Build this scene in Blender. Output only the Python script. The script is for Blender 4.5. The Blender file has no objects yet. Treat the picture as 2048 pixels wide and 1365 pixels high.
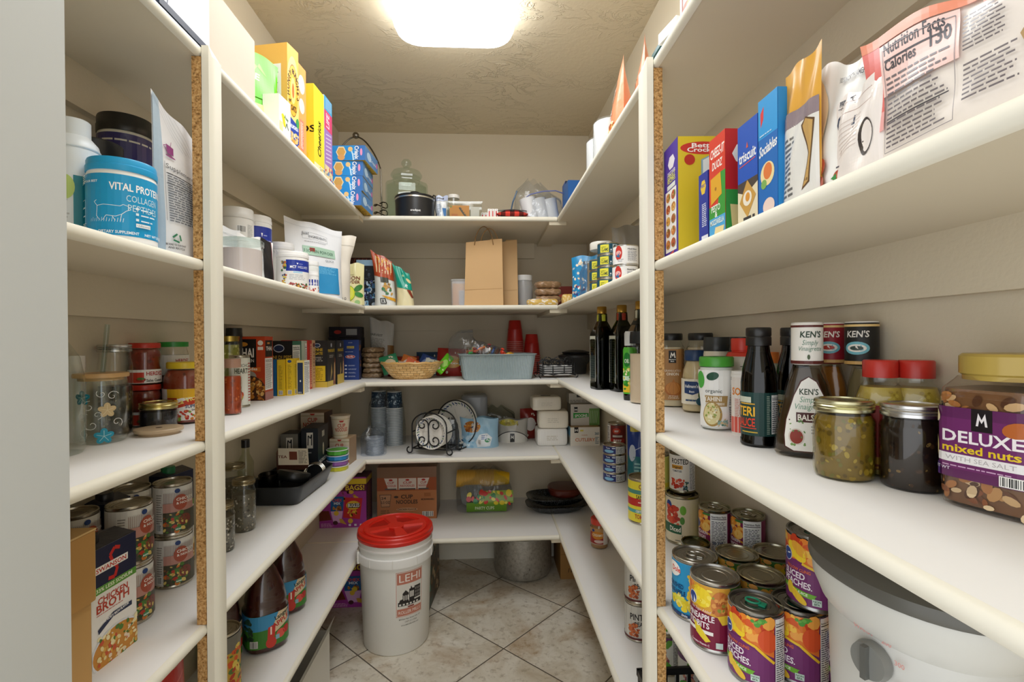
import bpy, math, random
from mathutils import Vector, Matrix
from math import pi, sin, cos, atan2, radians
sc = bpy.context.scene
COL = sc.collection
# ---------------------------------------------------------------- camera
yaw, pit, rol, H = .0583, -.0041, -.0076, 1.251
A = Matrix(((cos(yaw), -sin(yaw), 0), (0, 0, -1), (sin(yaw), cos(yaw), 0)))
Cm = Matrix(((1, 0, 0), (0, cos(pit), sin(pit)), (0, -sin(pit), cos(pit))))
Dm = Matrix(((cos(rol), -sin(rol), 0), (sin(rol), cos(rol), 0), (0, 0, 1)))
R = Dm @ Cm @ A
cam_d = bpy.data.cameras.new('camera'); cam = bpy.data.objects.new('camera', cam_d); COL.objects.link(cam)
cam_d.sensor_width = 36; cam_d.lens = 36 * 980 / 2048; cam_d.clip_start = .02
rt, dn, fw = R[0], R[1], R[2]
cam.matrix_world = Matrix(((rt[0], -dn[0], -fw[0], 0), (rt[1], -dn[1], -fw[1], 0), (rt[2], -dn[2], -fw[2], H), (0, 0, 0, 1)))
sc.camera = cam
# ---------------------------------------------------------------- world (daylight of the kitchen behind the open door) and exposure
w = bpy.data.worlds.new('world'); sc.world = w; w.use_nodes = True
bg = w.node_tree.nodes['Background']; bg.inputs[0].default_value = (.96, .98, 1, 1); bg.inputs[1].default_value = 1.15
sc.view_settings.view_transform = 'Standard'; sc.view_settings.look = 'None'
sc.view_settings.gamma = 1; sc.view_settings.exposure = 0.63; sc.view_settings.use_curve_mapping = False
LAMP = 5.7   # emission of the ceiling diffuser
sc.cycles.max_bounces = 12; sc.cycles.diffuse_bounces = 6; sc.cycles.transparent_max_bounces = 24
sc.cycles.use_denoising = True; sc.cycles.caustics_reflective = False; sc.cycles.caustics_refractive = False
# ---------------------------------------------------------------- materials
def lin(c):
    if isinstance(c, str):
        c = c.lstrip('#'); c = ''.join(q * 2 for q in c) if len(c) == 3 else c; c = [int(c[i:i + 2], 16) / 255 for i in (0, 2, 4)]
        return tuple(x / 12.92 if x <= .04045 else ((x + .055) / 1.055) ** 2.4 for x in c) + (1,)
    return tuple(c) + ((1,) if len(c) == 3 else ())
class NT:
    def __init__(s, name):
        s.m = bpy.data.materials.new(name); s.m.use_nodes = True; s.t = s.m.node_tree; s.t.nodes.clear()
        s.o = s.t.nodes.new('ShaderNodeOutputMaterial')
    def n(s, kind, ins={}, **kw):
        nd = s.t.nodes.new('ShaderNode' + kind)
        for k, v in kw.items(): setattr(nd, k, v)
        for k, v in ins.items():
            if isinstance(v, bpy.types.NodeSocket): s.t.links.new(v, nd.inputs[k])
            else: nd.inputs[k].default_value = v
        return nd
    def math(s, op, a, b=0.0): return s.n('Math', {0: a, 1: b}, operation=op).outputs[0]
    def mix(s, f, a, b):
        nd = s.n('Mix', {}, data_type='RGBA')
        for i, v in ((0, f), (6, a), (7, b)):
            if isinstance(v, bpy.types.NodeSocket): s.t.links.new(v, nd.inputs[i])
            else: nd.inputs[i].default_value = v
        return nd.outputs[2]
    def noise(s, sc_, det=3, vec=None, rough=.5, dist=0):
        i = {'Scale': sc_, 'Detail': det, 'Roughness': rough, 'Distortion': dist}
        if vec is not None: i['Vector'] = vec
        return s.n('TexNoise', i)
    def ramp(s, f, stops):
        nd = s.n('ValToRGB', {0: f}); e = nd.color_ramp.elements
        while len(e) < len(stops): e.new(.5)
        for q, (p, c) in zip(e, stops): q.position = p; q.color = lin(c)
        return nd.outputs[0]
    def bump(s, h, st=.3, d=.001): return s.n('Bump', {'Height': h, 'Strength': st, 'Distance': d}).outputs[0]
    def out(s, sh): s.t.links.new(sh, s.o.inputs[0]); return s.m
    def obj(s): return s.n('TexCoord').outputs['Object']
    def pr(s, col, rough=.5, metal=0, nrm=None, spec=.5, coat=0, sub=0):
        i = {'Base Color': col, 'Roughness': rough, 'Metallic': metal, 'Specular IOR Level': spec, 'Coat Weight': coat}
        if nrm is not None: i['Normal'] = nrm
        return s.n('BsdfPrincipled', i).outputs[0]
def attr(t): return t.n('Attribute', attribute_name='Col').outputs[0]
def m_print(name, rough, metal=0, bumpscale=0, bst=.1, spec=.5, coat=0, bd=.002):
    t = NT(name); nrm = t.bump(t.noise(bumpscale, 3, t.obj()).outputs[0], bst, bd) if bumpscale else None
    return t.out(t.pr(attr(t), rough, metal, nrm, spec, coat))
PAPER = m_print('printed_card', .42, spec=.35)
GLOSS = m_print('glossy_print', .28)
FOIL = m_print('foil_film', .33, 0, 26, .35, .6, bd=.006)
PLAS = m_print('plastic', .34)
MATTE = m_print('matte_paint', .75, spec=.25)
METAL = m_print('tin_metal', .27, 1)
IRON = m_print('black_wire', .4, 0)
CLOTH = m_print('cloth', .9, 0, 300, .3, .2, bd=.001)
CARDB = m_print('cardboard', .85, 0, 60, .15, .2)
def m_glass(name, fres=1.25, rough=.03, diffuse=0, bumps=0, bst=.5):
    t = NT(name); c = attr(t)
    nrm = t.bump(t.noise(bumps, 2, t.obj(), dist=1.5).outputs[0], bst, .012) if bumps else None
    tr = t.n('BsdfTransparent', {0: c}).outputs[0]
    g = {'Color': (1, 1, 1, 1), 'Roughness': rough}
    if nrm is not None: g['Normal'] = nrm
    gl = t.n('BsdfGlossy', g).outputs[0]
    lw = t.n('LayerWeight', {'Blend': .5, **({'Normal': nrm} if nrm is not None else {})}).outputs[1]
    f = t.math('ADD', .045, t.math('MULTIPLY', t.math('POWER', lw, 4.0), fres - .9))
    mx = t.n('MixShader', {0: f, 1: tr, 2: gl}).outputs[0]
    if diffuse: mx = t.n('MixShader', {0: diffuse, 1: mx, 2: t.n('BsdfDiffuse', {0: (.85, .87, .9, 1)}).outputs[0]}).outputs[0]
    return t.out(mx)
GLASS = m_glass('clear_glass', 1.42)
FILM = m_glass('plastic_film', 1.3, .1, .025, 22, .6)
FROST = m_glass('milky_plastic', 1.35, .25, .35)
def m_wall(name, col, sc_, st):
    t = NT(name); o = t.obj(); return t.out(t.pr(lin(col), .7, 0, t.bump(t.noise(sc_, 4, o).outputs[0], st, .002), .25))
WALL = m_wall('tan_wall_paint', '#d3c8b1', 120, .25)
BOARD = m_wall('bounce_tinted_underside', '#d6ccb6', 90, .1)  # warm bounce from the tan walls is put into this off-white
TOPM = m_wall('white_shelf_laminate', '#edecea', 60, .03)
EDGE = m_wall('painted_edge_trim', '#e9e5d6', 70, .12)
JAMB = m_wall('grey_white_jamb', '#c3c6c4', 60, .03)
def ceil_m():
    t = NT('troweled_ceiling'); o = t.obj()
    wv = t.n('Mapping', {'Vector': o, 'Scale': (1, 1.6, 1)}).outputs[0]
    n1 = t.noise(7.5, 5, wv, .62, .9).outputs[0]
    r = t.math('ABSOLUTE', t.math('SUBTRACT', n1, .5)); r = t.math('SUBTRACT', 1.0, t.math('MINIMUM', t.math('MULTIPLY', r, 34.0), 1.0))
    m = t.math('MULTIPLY', t.math('SUBTRACT', t.noise(3, 2, o).outputs[0], .42), 4.0); m = t.math('MINIMUM', t.math('MAXIMUM', m, 0.0), 1.0)
    h = t.math('ADD', t.math('MULTIPLY', r, m), t.math('MULTIPLY', t.noise(60, 3, o).outputs[0], .25))
    return t.out(t.pr(lin('#d6c9ae'), .75, 0, t.bump(h, .6, .007), .2))
CEIL = ceil_m()
def floor_m():
    t = NT('travertine_tile'); o = t.obj()
    mp = t.n('Mapping', {'Vector': o, 'Rotation': (0, 0, radians(45)), 'Location': (0, 0, 0)}).outputs[0]
    sp = t.n('SeparateXYZ', {0: mp}); side = .4098
    ox, oy = cos(radians(45)) * -.218 - sin(radians(45)) * 2.262, sin(radians(45)) * -.218 + cos(radians(45)) * 2.262
    ed = []; ids = []
    for k, off in ((0, ox), (1, oy)):
        q = t.math('DIVIDE', t.math('SUBTRACT', sp.outputs[k], off), side)
        ids.append(t.math('FLOOR', q)); fr = t.math('FRACT', q)
        ed.append(t.math('MINIMUM', fr, t.math('SUBTRACT', 1.0, fr)))
    e = t.math('MINIMUM', ed[0], ed[1]); line = t.math('LESS_THAN', e, .0062)
    cid = t.n('CombineXYZ', {0: t.math('MULTIPLY', ids[0], 3.7), 1: t.math('MULTIPLY', ids[1], 5.3), 2: 0.0}).outputs[0]
    v = t.n('VectorMath', {0: o, 1: cid}, operation='ADD').outputs[0]
    n1 = t.noise(5, 7, v, .65, .6).outputs[0]; n2 = t.noise(34, 5, v, .7).outputs[0]; n3 = t.noise(3.1, 4, v, .6, 1).outputs[0]
    base = t.ramp(n1, [(.32, '#bdb09a'), (.5, '#d6cfc0'), (.68, '#e4dfd4')])
    fine = t.math('MULTIPLY', t.math('MINIMUM', t.math('MAXIMUM', t.math('MULTIPLY', t.math('SUBTRACT', n2, .53), 8.0), 0.0), 1.0), .6)
    base = t.mix(fine, base, lin('#9a8d78'))
    st = t.math('MULTIPLY', t.math('MINIMUM', t.math('MAXIMUM', t.math('MULTIPLY', t.math('SUBTRACT', n3, .54), 9.0), 0.0), 1.0), .85)
    base = t.mix(t.math('MULTIPLY', st, n2), base, lin('#a07a45'))
    c = t.mix(line, base, lin('#5f564b'))
    h = t.math('SUBTRACT', t.math('MULTIPLY', n2, .3), line)
    return t.out(t.pr(c, .42, 0, t.bump(h, .35, .002), .4))
FLOOR = floor_m()
def chip_m():
    t = NT('chipboard'); o = t.obj()
    n1 = t.noise(220, 3, o, .7).outputs[0]; v = t.n('TexVoronoi', {'Vector': o, 'Scale': 260.0}).outputs[1]
    c = t.ramp(n1, [(.3, '#7d5a33'), (.47, '#b98d57'), (.7, '#d9b57f')]); g = t.n('RGBToBW', {0: v}).outputs[0]
    c = t.mix(t.math('MULTIPLY', t.math('LESS_THAN', g, .24), .5), c, lin('#5d4223'))
    return t.out(t.pr(c, .85, 0, t.bump(n1, .4, .001), .15))
CHIP = chip_m()
def emit_m():
    t = NT('lit_diffuser'); return t.out(t.n('Emission', {0: (.97, .985, 1, 1), 1: LAMP}).outputs[0])
LIT = emit_m()
def wicker_m():
    t = NT('wicker'); o = t.n('TexCoord').outputs['UV']
    b = t.n('TexBrick', {'Vector': o, 'Scale': 1.0, 'Mortar Size': .12, 'Mortar Smooth': 1.0, 'Brick Width': 3.0, 'Row Height': 1.5, 'Color1': lin('#ecc88c'), 'Color2': lin('#d2a664'), 'Mortar': lin('#86602e')})
    return t.out(t.pr(b.outputs[0], .5, 0, t.bump(t.math('SUBTRACT', 1.0, b.outputs[1]), .9, .003), .4))
WICK = wicker_m()
def granite_m():
    t = NT('speckled_enamel'); o = t.obj(); v = t.n('TexVoronoi', {'Vector': o, 'Scale': 160.0}).outputs[0]
    f = t.math('LESS_THAN', v, .28); return t.out(t.pr(t.mix(t.math('MULTIPLY', f, .5), lin('#15181a'), lin('#8a9095')), .2))
GRAN = granite_m()
def pot_m():
    t = NT('worn_aluminium'); o = t.obj(); n = t.noise(55, 4, o, .7).outputs[0]
    c = t.ramp(n, [(.30, '#4a4741'), (.36, '#a09d96'), (.6, '#b9b7b0')])
    return t.out(t.pr(c, .5, .8, t.bump(n, .2, .001)))
POTM = pot_m()
# ---------------------------------------------------------------- mesh builder
class B:
    def __init__(s): s.v = []; s.f = []; s.c = []; s.m = []; s.s = []; s.mats = []; s.uv = {}
    def mi(s, m):
        if m not in s.mats: s.mats.append(m)
        return s.mats.index(m)
    def addv(s, pts): k = len(s.v); s.v += [tuple(p) for p in pts]; return k
    def fi(s, idx, col, m, sm=False): s.f.append(tuple(idx)); s.c.append(col); s.m.append(s.mi(m)); s.s.append(sm)
    def face(s, pts, col, m): k = s.addv(pts); s.fi(range(k, k + len(pts)), lin(col) if isinstance(col, str) else col, m)
    def box(s, c0, c1, col='#ffffff', m=None, M=None, skip='', cols={}, mm={}):
        m = m or PAPER; x0, y0, z0 = c0; x1, y1, z1 = c1
        V = [(x0, y0, z0), (x1, y0, z0), (x1, y1, z0), (x0, y1, z0), (x0, y0, z1), (x1, y0, z1), (x1, y1, z1), (x0, y1, z1)]
        if M: V = [tuple(M @ Vector(p)) for p in V]
        k = s.addv(V)
        for nm, q in (('D', (0, 3, 2, 1)), ('T', (4, 5, 6, 7)), ('F', (0, 1, 5, 4)), ('R', (1, 2, 6, 5)), ('K', (2, 3, 7, 6)), ('L', (3, 0, 4, 7))):
            if nm not in skip: s.fi([k + i for i in q], lin(cols.get(nm, col)), mm.get(nm, m))
        return s
    def lathe(s, prof, col='#ffffff', m=None, seg=32, sq=2.0, ax=1, ay=1, c=(0, 0), cols=None, ph=0, M=None, rip=None):
        m = m or PLAS; rings = []
        for (r, z) in prof:
            ring = []
            for i in range(seg if r > 1e-6 else 1):
                a = ph + 2 * pi * i / seg; f = 1.0
                if sq != 2.0: f = (abs(cos(a)) ** sq + abs(sin(a)) ** sq) ** (-1 / sq)
                rr = r * f * (1 + (rip(a, z) if rip else 0)) if r > 1e-6 else 0
                p = (c[0] + ax * rr * cos(a), c[1] + ay * rr * sin(a), z)
                ring.append(tuple(M @ Vector(p)) if M else p)
            rings.append((s.addv(ring), len(ring)))
        for j in range(len(rings) - 1):
            (a, na), (b, nb) = rings[j], rings[j + 1]
            cc = lin(cols[j]) if cols else lin(col)
            for i in range(seg):
                i2 = (i + 1) % seg
                if na == 1 and nb == 1: continue
                if na == 1: s.fi((a, b + i2, b + i), cc, m, True)
                elif nb == 1: s.fi((a + i, a + i2, b), cc, m, True)
                else:
                    if m is WICK: s.uv[len(s.f)] = [(i, j), (i + 1, j), (i + 1, j + 1), (i, j + 1)]
                    s.fi((a + i, a + i2, b + i2, b + i), cc, m, True)
        return s
    def tube(s, pts, r, col='#111111', m=None, seg=8, closed=False):
        m = m or IRON; n = len(pts); P = [Vector(p) for p in pts]; rings = []
        for i in range(n):
            d = (P[(i + 1) % n] - P[i - 1]) if closed else (P[min(i + 1, n - 1)] - P[max(i - 1, 0)])
            d.normalize(); u = d.cross(Vector((0, 0, 1)))
            if u.length < .15: u = d.cross(Vector((0, 1, 0))) if i == 0 or True else u
            u.normalize(); w_ = d.cross(u)
            rings.append(s.addv([P[i] + r * (cos(2 * pi * k / seg) * u + sin(2 * pi * k / seg) * w_) for k in range(seg)]))
        for j in range(n if closed else n - 1):
            a, b = rings[j], rings[(j + 1) % n]
            for k in range(seg): s.fi((a + k, b + k, b + (k + 1) % seg, a + (k + 1) % seg), lin(col), m, True)
        if not closed:
            s.fi(range(rings[0], rings[0] + seg), lin(col), m); s.fi(range(rings[-1], rings[-1] + seg), lin(col), m)
        return s
    def grid(s, fn, nu, nv, col, m, both=False, sm=True, closeu=False):
        nn = nu if closeu else nu + 1
        k = s.addv([fn(i / nu, j / nv) for j in range(nv + 1) for i in range(nn)])
        for j in range(nv):
            for i in range(nu):
                cc = col(i / nu, j / nv) if callable(col) else col
                i2 = (i + 1) % nn
                s.fi((k + j * nn + i, k + j * nn + i2, k + (j + 1) * nn + i2, k + (j + 1) * nn + i), lin(cc), m, sm)
        return s
    def build(s, name, parent=None, loc=None, rz=0):
        me = bpy.data.meshes.new(name); me.from_pydata(s.v, [], s.f)
        for m in s.mats: me.materials.append(m)
        me.polygons.foreach_set('material_index', s.m); me.polygons.foreach_set('use_smooth', s.s)
        ca = me.color_attributes.new('Col', 'FLOAT_COLOR', 'CORNER'); buf = []
        for f, c in zip(s.f, s.c): buf += list(c) * len(f)
        ca.data.foreach_set('color', buf)
        if s.uv:
            ul = me.uv_layers.new(name='UVMap'); li = 0
            for fi_, f in enumerate(s.f):
                for k in range(len(f)):
                    if fi_ in s.uv: ul.data[li].uv = s.uv[fi_][k]
                    li += 1
        if any(s.s): me.set_sharp_from_angle(angle=radians(38))
        me.update(); o = bpy.data.objects.new(name, me); COL.objects.link(o)
        if parent: o.parent = parent
        if loc: o.location = loc; o.rotation_euler[2] = rz
        return o
    def thing(s, name, label, cat, loc=(0, 0, 0), rz=0, group=None):
        return tag(s.build(name, None, loc, rz), label, cat, group)
def tag(o, label, cat, group=None):
    o['label'] = label; o['category'] = cat
    if group: o['group'] = group
    return o
def root(name, label, cat, loc, rz=0, group=None, tilt=None):
    o = bpy.data.objects.new(name, None); COL.objects.link(o); o.empty_display_size = .02
    o.location = loc; o.rotation_euler = (tilt[0] if tilt else 0, tilt[1] if tilt else 0, rz)
    return tag(o, label, cat, group)
def dup(src, loc, label, rz=None, group=None):
    r = src.copy(); COL.objects.link(r); r.location = loc; r['label'] = label
    if rz is not None: r.rotation_euler[2] = rz
    if group: r['group'] = group
    for ch in list(src.children):
        c = ch.copy(); COL.objects.link(c); c.parent = r
        for g in list(ch.children):
            d = g.copy(); COL.objects.link(d); d.parent = c
    return r
def struct(b, name, parent=None, loc=None):
    o = b.build(name, parent, loc)
    if not parent: o['kind'] = 'structure'
    return o
# ---------------------------------------------------------------- printing on surfaces
_tx = {}
def glyphs(t, bold):
    k = (t, bold)
    if k not in _tx:
        cu = bpy.data.curves.new('t', 'FONT'); cu.body = t; cu.size = 1; cu.resolution_u = 2; cu.offset = .022 if bold else 0; cu.fill_mode = 'FRONT'
        ob = bpy.data.objects.new('t', cu); me = ob.to_mesh()
        P = [[tuple(me.vertices[i].co[:2]) for i in p.vertices] for p in me.polygons]
        ob.to_mesh_clear(); bpy.data.objects.remove(ob); bpy.data.curves.remove(cu)
        xs = [q[0] for p in P for q in p] or [0, 1]
        _tx[k] = (P, min(xs), max(xs))
    return _tx[k]
def clip(poly, ax, lo, hi):
    for sgn, lim in ((1, lo), (-1, -hi)):
        out = []
        for i in range(len(poly)):
            a, b = poly[i - 1], poly[i]; da, db = sgn * a[ax] - lim, sgn * b[ax] - lim
            if (da >= 0) != (db >= 0):
                t = da / (da - db); out.append((a[0] + t * (b[0] - a[0]), a[1] + t * (b[1] - a[1])))
            if db >= 0: out.append(b)
        poly = out
        if len(poly) < 3: return []
    return poly
class Pr:
    """prints flat shapes (u, v in metres) on a surface given by fn(u, v, height)"""
    def __init__(s, b, fn, m=None, su=0, sv=0, h=.0003, box=None): s.b = b; s.fn = fn; s.m = m or PAPER; s.su = su; s.sv = sv; s.h = h; s.bx = box
    def poly(s, pts, col, up=True):
        if up: s.h += .00006
        P = [pts]
        if s.bx:
            P = [clip(P[0], 0, s.bx[0], s.bx[2])]; P = [clip(p, 1, s.bx[1], s.bx[3]) for p in P if p]
        for ax, st in ((0, s.su), (1, s.sv)):
            if not st: continue
            Q = []
            for p in P:
                if not p: continue
                lo, hi = min(q[ax] for q in p), max(q[ax] for q in p)
                if hi - lo <= st * 1.01: Q.append(p); continue
                for k in range(math.floor(lo / st), math.ceil(hi / st)):
                    c = clip(p, ax, k * st, (k + 1) * st)
                    if c: Q.append(c)
            P = Q
        cc = lin(col)
        for p in P:
            if len(p) >= 3: s.b.face([s.fn(q[0], q[1], s.h) for q in p], cc, s.m)
    def rect(s, u0, v0, u1, v1, col): s.poly([(u0, v0), (u1, v0), (u1, v1), (u0, v1)], col)
    def ell(s, u, v, a, b, col, n=20, rot=0):
        s.poly([(u + a * cos(t) * cos(rot) - b * sin(t) * sin(rot), v + a * cos(t) * sin(rot) + b * sin(t) * cos(rot)) for t in [2 * pi * i / n for i in range(n)]], col)
    def txt(s, t, u, v, h, col, al='c', w=None, bold=True, rot=0, sh=0, up=True):
        P, x0, x1 = glyphs(t, bold); k = h / .70; kx = k if w is None else w / (x1 - x0)
        W = (x1 - x0) * kx; off = {'l': 0, 'c': -W / 2, 'r': -W}[al]
        if up: s.h += .00006
        for p in P:
            q = [((x - x0) * kx + off + sh * y * k, y * k) for x, y in p]
            s.poly([(u + x * cos(rot) - y * sin(rot), v + x * sin(rot) + y * cos(rot)) for x, y in q], col, False)
        return W
    def fine(s, u0, v0, u1, v1, n, col, seed=1, fill=.5, gap=.9):
        rg = random.Random(seed); st = (v1 - v0) / n; s.h += .00006
        for i in range(n):
            u = u0; end = u1 - rg.random() * (u1 - u0) * .25; v = v0 + i * st
            while u < end:
                l = st * (1.2 + 2.2 * rg.random()); e = min(u + l, end)
                s.poly([(u, v), (e, v), (e, v + st * fill), (u, v + st * fill)], col, False); u = e + st * .45
    def blobs(s, u0, v0, u1, v1, cols, n, r, seed=1, asp=1.0):
        rg = random.Random(seed)
        for i in range(n):
            if i % 6 == 0: s.h += .00005
            u, v, a = rg.uniform(u0, u1), rg.uniform(v0, v1), r * rg.uniform(.5, 1.2); th = rg.random() * pi; b_ = a * rg.uniform(.45, 1) * asp; c = rg.choice(cols)
            s.poly([(u + a * cos(t) * cos(th) - b_ * sin(t) * sin(th), v + a * cos(t) * sin(th) + b_ * sin(t) * cos(th)) for t in [2 * pi * k / 8 for k in range(8)]], c, False)
    def bars(s, u0, v0, u1, v1, seed=3):
        s.rect(u0 - .001, v0 - .001, u1 + .001, v1 + .001, '#f4f4f0'); rg = random.Random(seed); u = u0; s.h += .00006; k = (u1 - u0) / 40
        while u < u1:
            w_ = k * rg.choice((1, 1, 2)); s.poly([(u, v0), (min(u + w_, u1), v0), (min(u + w_, u1), v1), (u, v1)], '#202020', False); u += w_ + k * rg.choice((1, 1, 2))
    def line(s, pts, w_, col):
        s.h += .00006
        for (a, b_), (c, d) in zip(pts[:-1], pts[1:]):
            L = math.hypot(c - a, d - b_) or 1; nx, ny = -(d - b_) / L * w_ / 2, (c - a) / L * w_ / 2
            s.poly([(a - nx, b_ - ny), (c - nx, d - ny), (c + nx, d + ny), (a + nx, b_ + ny)], col, False)
    def nutri(s, u0, v0, u1, v1, seed=5, title='Nutrition Facts'):
        s.rect(u0, v0, u1, v1, '#f2f2ef'); hh = v1 - v0; ww = u1 - u0
        s.txt(title, u0 + ww * .06, v1 - hh * .09, min(hh * .06, ww * .12), '#181820', 'l', w=ww * .85)
        s.rect(u0 + ww * .06, v1 - hh * .125, u1 - ww * .06, v1 - hh * .11, '#181820')
        s.fine(u0 + ww * .07, v0 + hh * .05, u1 - ww * .06, v1 - hh * .15, max(6, int(hh / .0042)), '#4a4a52', seed, .42)
def face_fn(f, w_, d, h):
    return {'F': lambda u, v, k: (-w_ / 2 + u, -d / 2 - k, v), 'R': lambda u, v, k: (w_ / 2 + k, -d / 2 + u, v),
            'L': lambda u, v, k: (-w_ / 2 - k, d / 2 - u, v), 'T': lambda u, v, k: (-w_ / 2 + u, -d / 2 + v, h + k),
            'K': lambda u, v, k: (w_ / 2 - u, d / 2 + k, v), 'D': lambda u, v, k: (-w_ / 2 + u, d / 2 - v, -k)}[f]
def cyl_fn(rf, a0=-pi / 2, sq=2.0, ax=1, ay=1, r0=None):
    r0 = r0 or (rf if not callable(rf) else rf(0))
    def fn(u, v, k):
        a = a0 + u / r0; r = rf(v) if callable(rf) else rf; f = 1.0
        if sq != 2.0: f = (abs(cos(a)) ** sq + abs(sin(a)) ** sq) ** (-1 / sq)
        return (ax * (r * f + k) * cos(a), ay * (r * f + k) * sin(a), v)
    return fn
def look(x, y, off=0): return atan2(-y, -x) + radians(off)     # angle that faces the aisle in front of the camera
# ================================================================ the room
LX, RX, BY, CZ = -.804, .617, 2.81, 2.423
SX0, SX1, SY = -.532, .345, 2.25
ZA, ZB, ZC, ZD, ZE = 1.816, 1.408, 1.060, .708, .337
LEV = [('top', ZA), ('second', ZB), ('third', ZC), ('fourth', ZD), ('lowest', ZE)]
struct(B().box((-1.1, -.6, -.05), (1.2, 2.95, 0), m=FLOOR), 'floor')
struct(B().box((-1.1, -.6, CZ), (1.2, 2.95, CZ + .05), m=CEIL), 'ceiling')
struct(B().box((LX - .1, .53, 0), (LX, BY, CZ), m=WALL), 'wall_left')
struct(B().box((RX, -.6, 0), (RX + .1, BY, CZ), m=WALL), 'wall_right')
struct(B().box((LX - .1, BY, 0), (RX + .1, BY + .1, CZ), m=WALL), 'wall_back')
struct(B().box((-1.1, .43, 0), (-.47, .53, CZ), m=WALL), 'wall_front')
b = B().box((-.47, .30, 0), (-.425, .528, CZ), m=JAMB); b.box((-.56, .28, 0), (-.42, .30, CZ), m=JAMB); struct(b, 'trim_1')
b = B().box((LX + .001, BY - .014, 0), (RX - .001, BY, .085), m=EDGE); b.box((LX + .001, BY - .010, .085), (RX - .001, BY, .095), m=EDGE); struct(b, 'baseboard_back')
struct(B().box((LX, .54, 0), (LX + .014, BY - .014, .09), m=EDGE), 'baseboard_left')
struct(B().box((RX - .014, -.4, 0), (RX, BY - .014, .09), m=EDGE), 'baseboard_right')
def nosing(b, p0, p1, out, z, r=.0105):
    # half-round strip from p0 to p1, bulging towards out
    o = Vector(out + (0,)); a, c = Vector(p0 + (0,)), Vector(p1 + (0,)); n = 8; k = []
    for P in (a, c):
        k.append(b.addv([P + o * (.011 * sin(pi * i / n) ** .7) + Vector((0, 0, z - r + r * cos(pi * i / n) - .0005)) for i in range(n + 1)]))
    flip = (c - a).cross(Vector((0, 0, 1))).dot(o) > 0
    for i in range(n):
        q = (k[0] + i + 1, k[1] + i + 1, k[1] + i, k[0] + i)
        b.fi(q if flip else q[::-1], lin('#ffffff'), EDGE, True)
    for kk in k: b.fi(range(kk, kk + n + 1), lin('#ffffff'), EDGE)
def board(name, label, x0, x1, y0, y1, z, edge, cleats, group='painted pantry shelves'):
    r = root(name, label, 'shelf', ((x0 + x1) / 2, (y0 + y1) / 2, z - .020), 0, group); ox, oy = (x0 + x1) / 2, (y0 + y1) / 2
    e = dict(r=(x1, None), l=(x0, None), f=(None, y0))[edge]; i = .011
    bx0, bx1, by0 = (x0 + i if edge == 'l' else x0), (x1 - i if edge == 'r' else x1), (y0 + i if edge == 'f' else y0)
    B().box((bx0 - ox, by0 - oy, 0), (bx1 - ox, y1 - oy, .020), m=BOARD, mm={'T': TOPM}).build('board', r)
    b = B()
    if edge == 'r': nosing(b, (bx1 - ox, y0 - oy), (bx1 - ox, y1 - oy), (1, 0), .0205)
    if edge == 'l': nosing(b, (bx0 - ox, y0 - oy), (bx0 - ox, y1 - oy), (-1, 0), .0205)
    if edge == 'f': nosing(b, (x0 - ox, by0 - oy), (x1 - ox, by0 - oy), (0, -1), .0205)
    b.build('edge_trim', r)
    for (a0, b0, a1, b1, t) in cleats: B().box((a0 - ox, b0 - oy, -t), (a1 - ox, b1 - oy, 0), m=BOARD if t < .05 else WALL).build('support_cleat', r)
for nm, z in LEV:
    lo = z < .5
    board('shelf', 'white-topped shelf board along the left wall, %s level' % nm, LX, SX0, .532, SY - .001, z, 'r', [(LX, .54, LX + .019, SY, .085), (LX + .02, SY - .075, SX0 - .005, SY - .004, .017)])
    board('shelf', 'white-topped deep shelf board across the back wall, %s level' % nm, LX, SX1 - .001, SY, BY, z, 'f', [(LX + .02, BY - .019, SX1 - .05, BY, .085)])
    board('shelf', 'white-topped shelf board along the right wall, %s level' % nm, SX1, RX, .05, BY, z, 'l', [(RX - .019, .06, RX, BY - .02, .085), (SX1 - .037 + .001, SY + .012, SX1 + .045, BY - .02, .017)])
for sd, x0, s_, lab in (('left', SX0, 1, 'painted upright post with raw chipboard blocks on the left side'), ('right', SX1, -1, 'painted upright post with raw chipboard blocks on the right side')):
    r = root('shelf_post', lab, 'post', (x0, .985, 0)); b = B()
    prof = [(.0, -.018), (.013, -.018), (.018, -.014), (.020, -.006), (.020, .014), (.018, .018), (0, .018)]
    k = [b.addv([(s_ * (px + .0005), py, zz if px < .015 else zz2) for px, py in prof]) for zz, zz2 in ((0, 0), (1.815, 1.795))]
    n = len(prof)
    for i in range(n):
        q = (k[0] + i, k[0] + (i + 1) % n, k[1] + (i + 1) % n, k[1] + i); b.fi(q if s_ > 0 else q[::-1], lin('#ffffff'), EDGE, True)
    b.fi(range(k[1], k[1] + n), lin('#ffffff'), EDGE); b.build('face_strip', r)
    zz = [0] + [z for _, z in reversed(LEV)]
    for a in range(5): B().box((min(-s_ * .001, -s_ * .0185), -.017, zz[a] + .0005), (max(-s_ * .001, -s_ * .0185), .016, zz[a + 1] - .0215), m=CHIP).build('chipboard_block', r)
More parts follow.
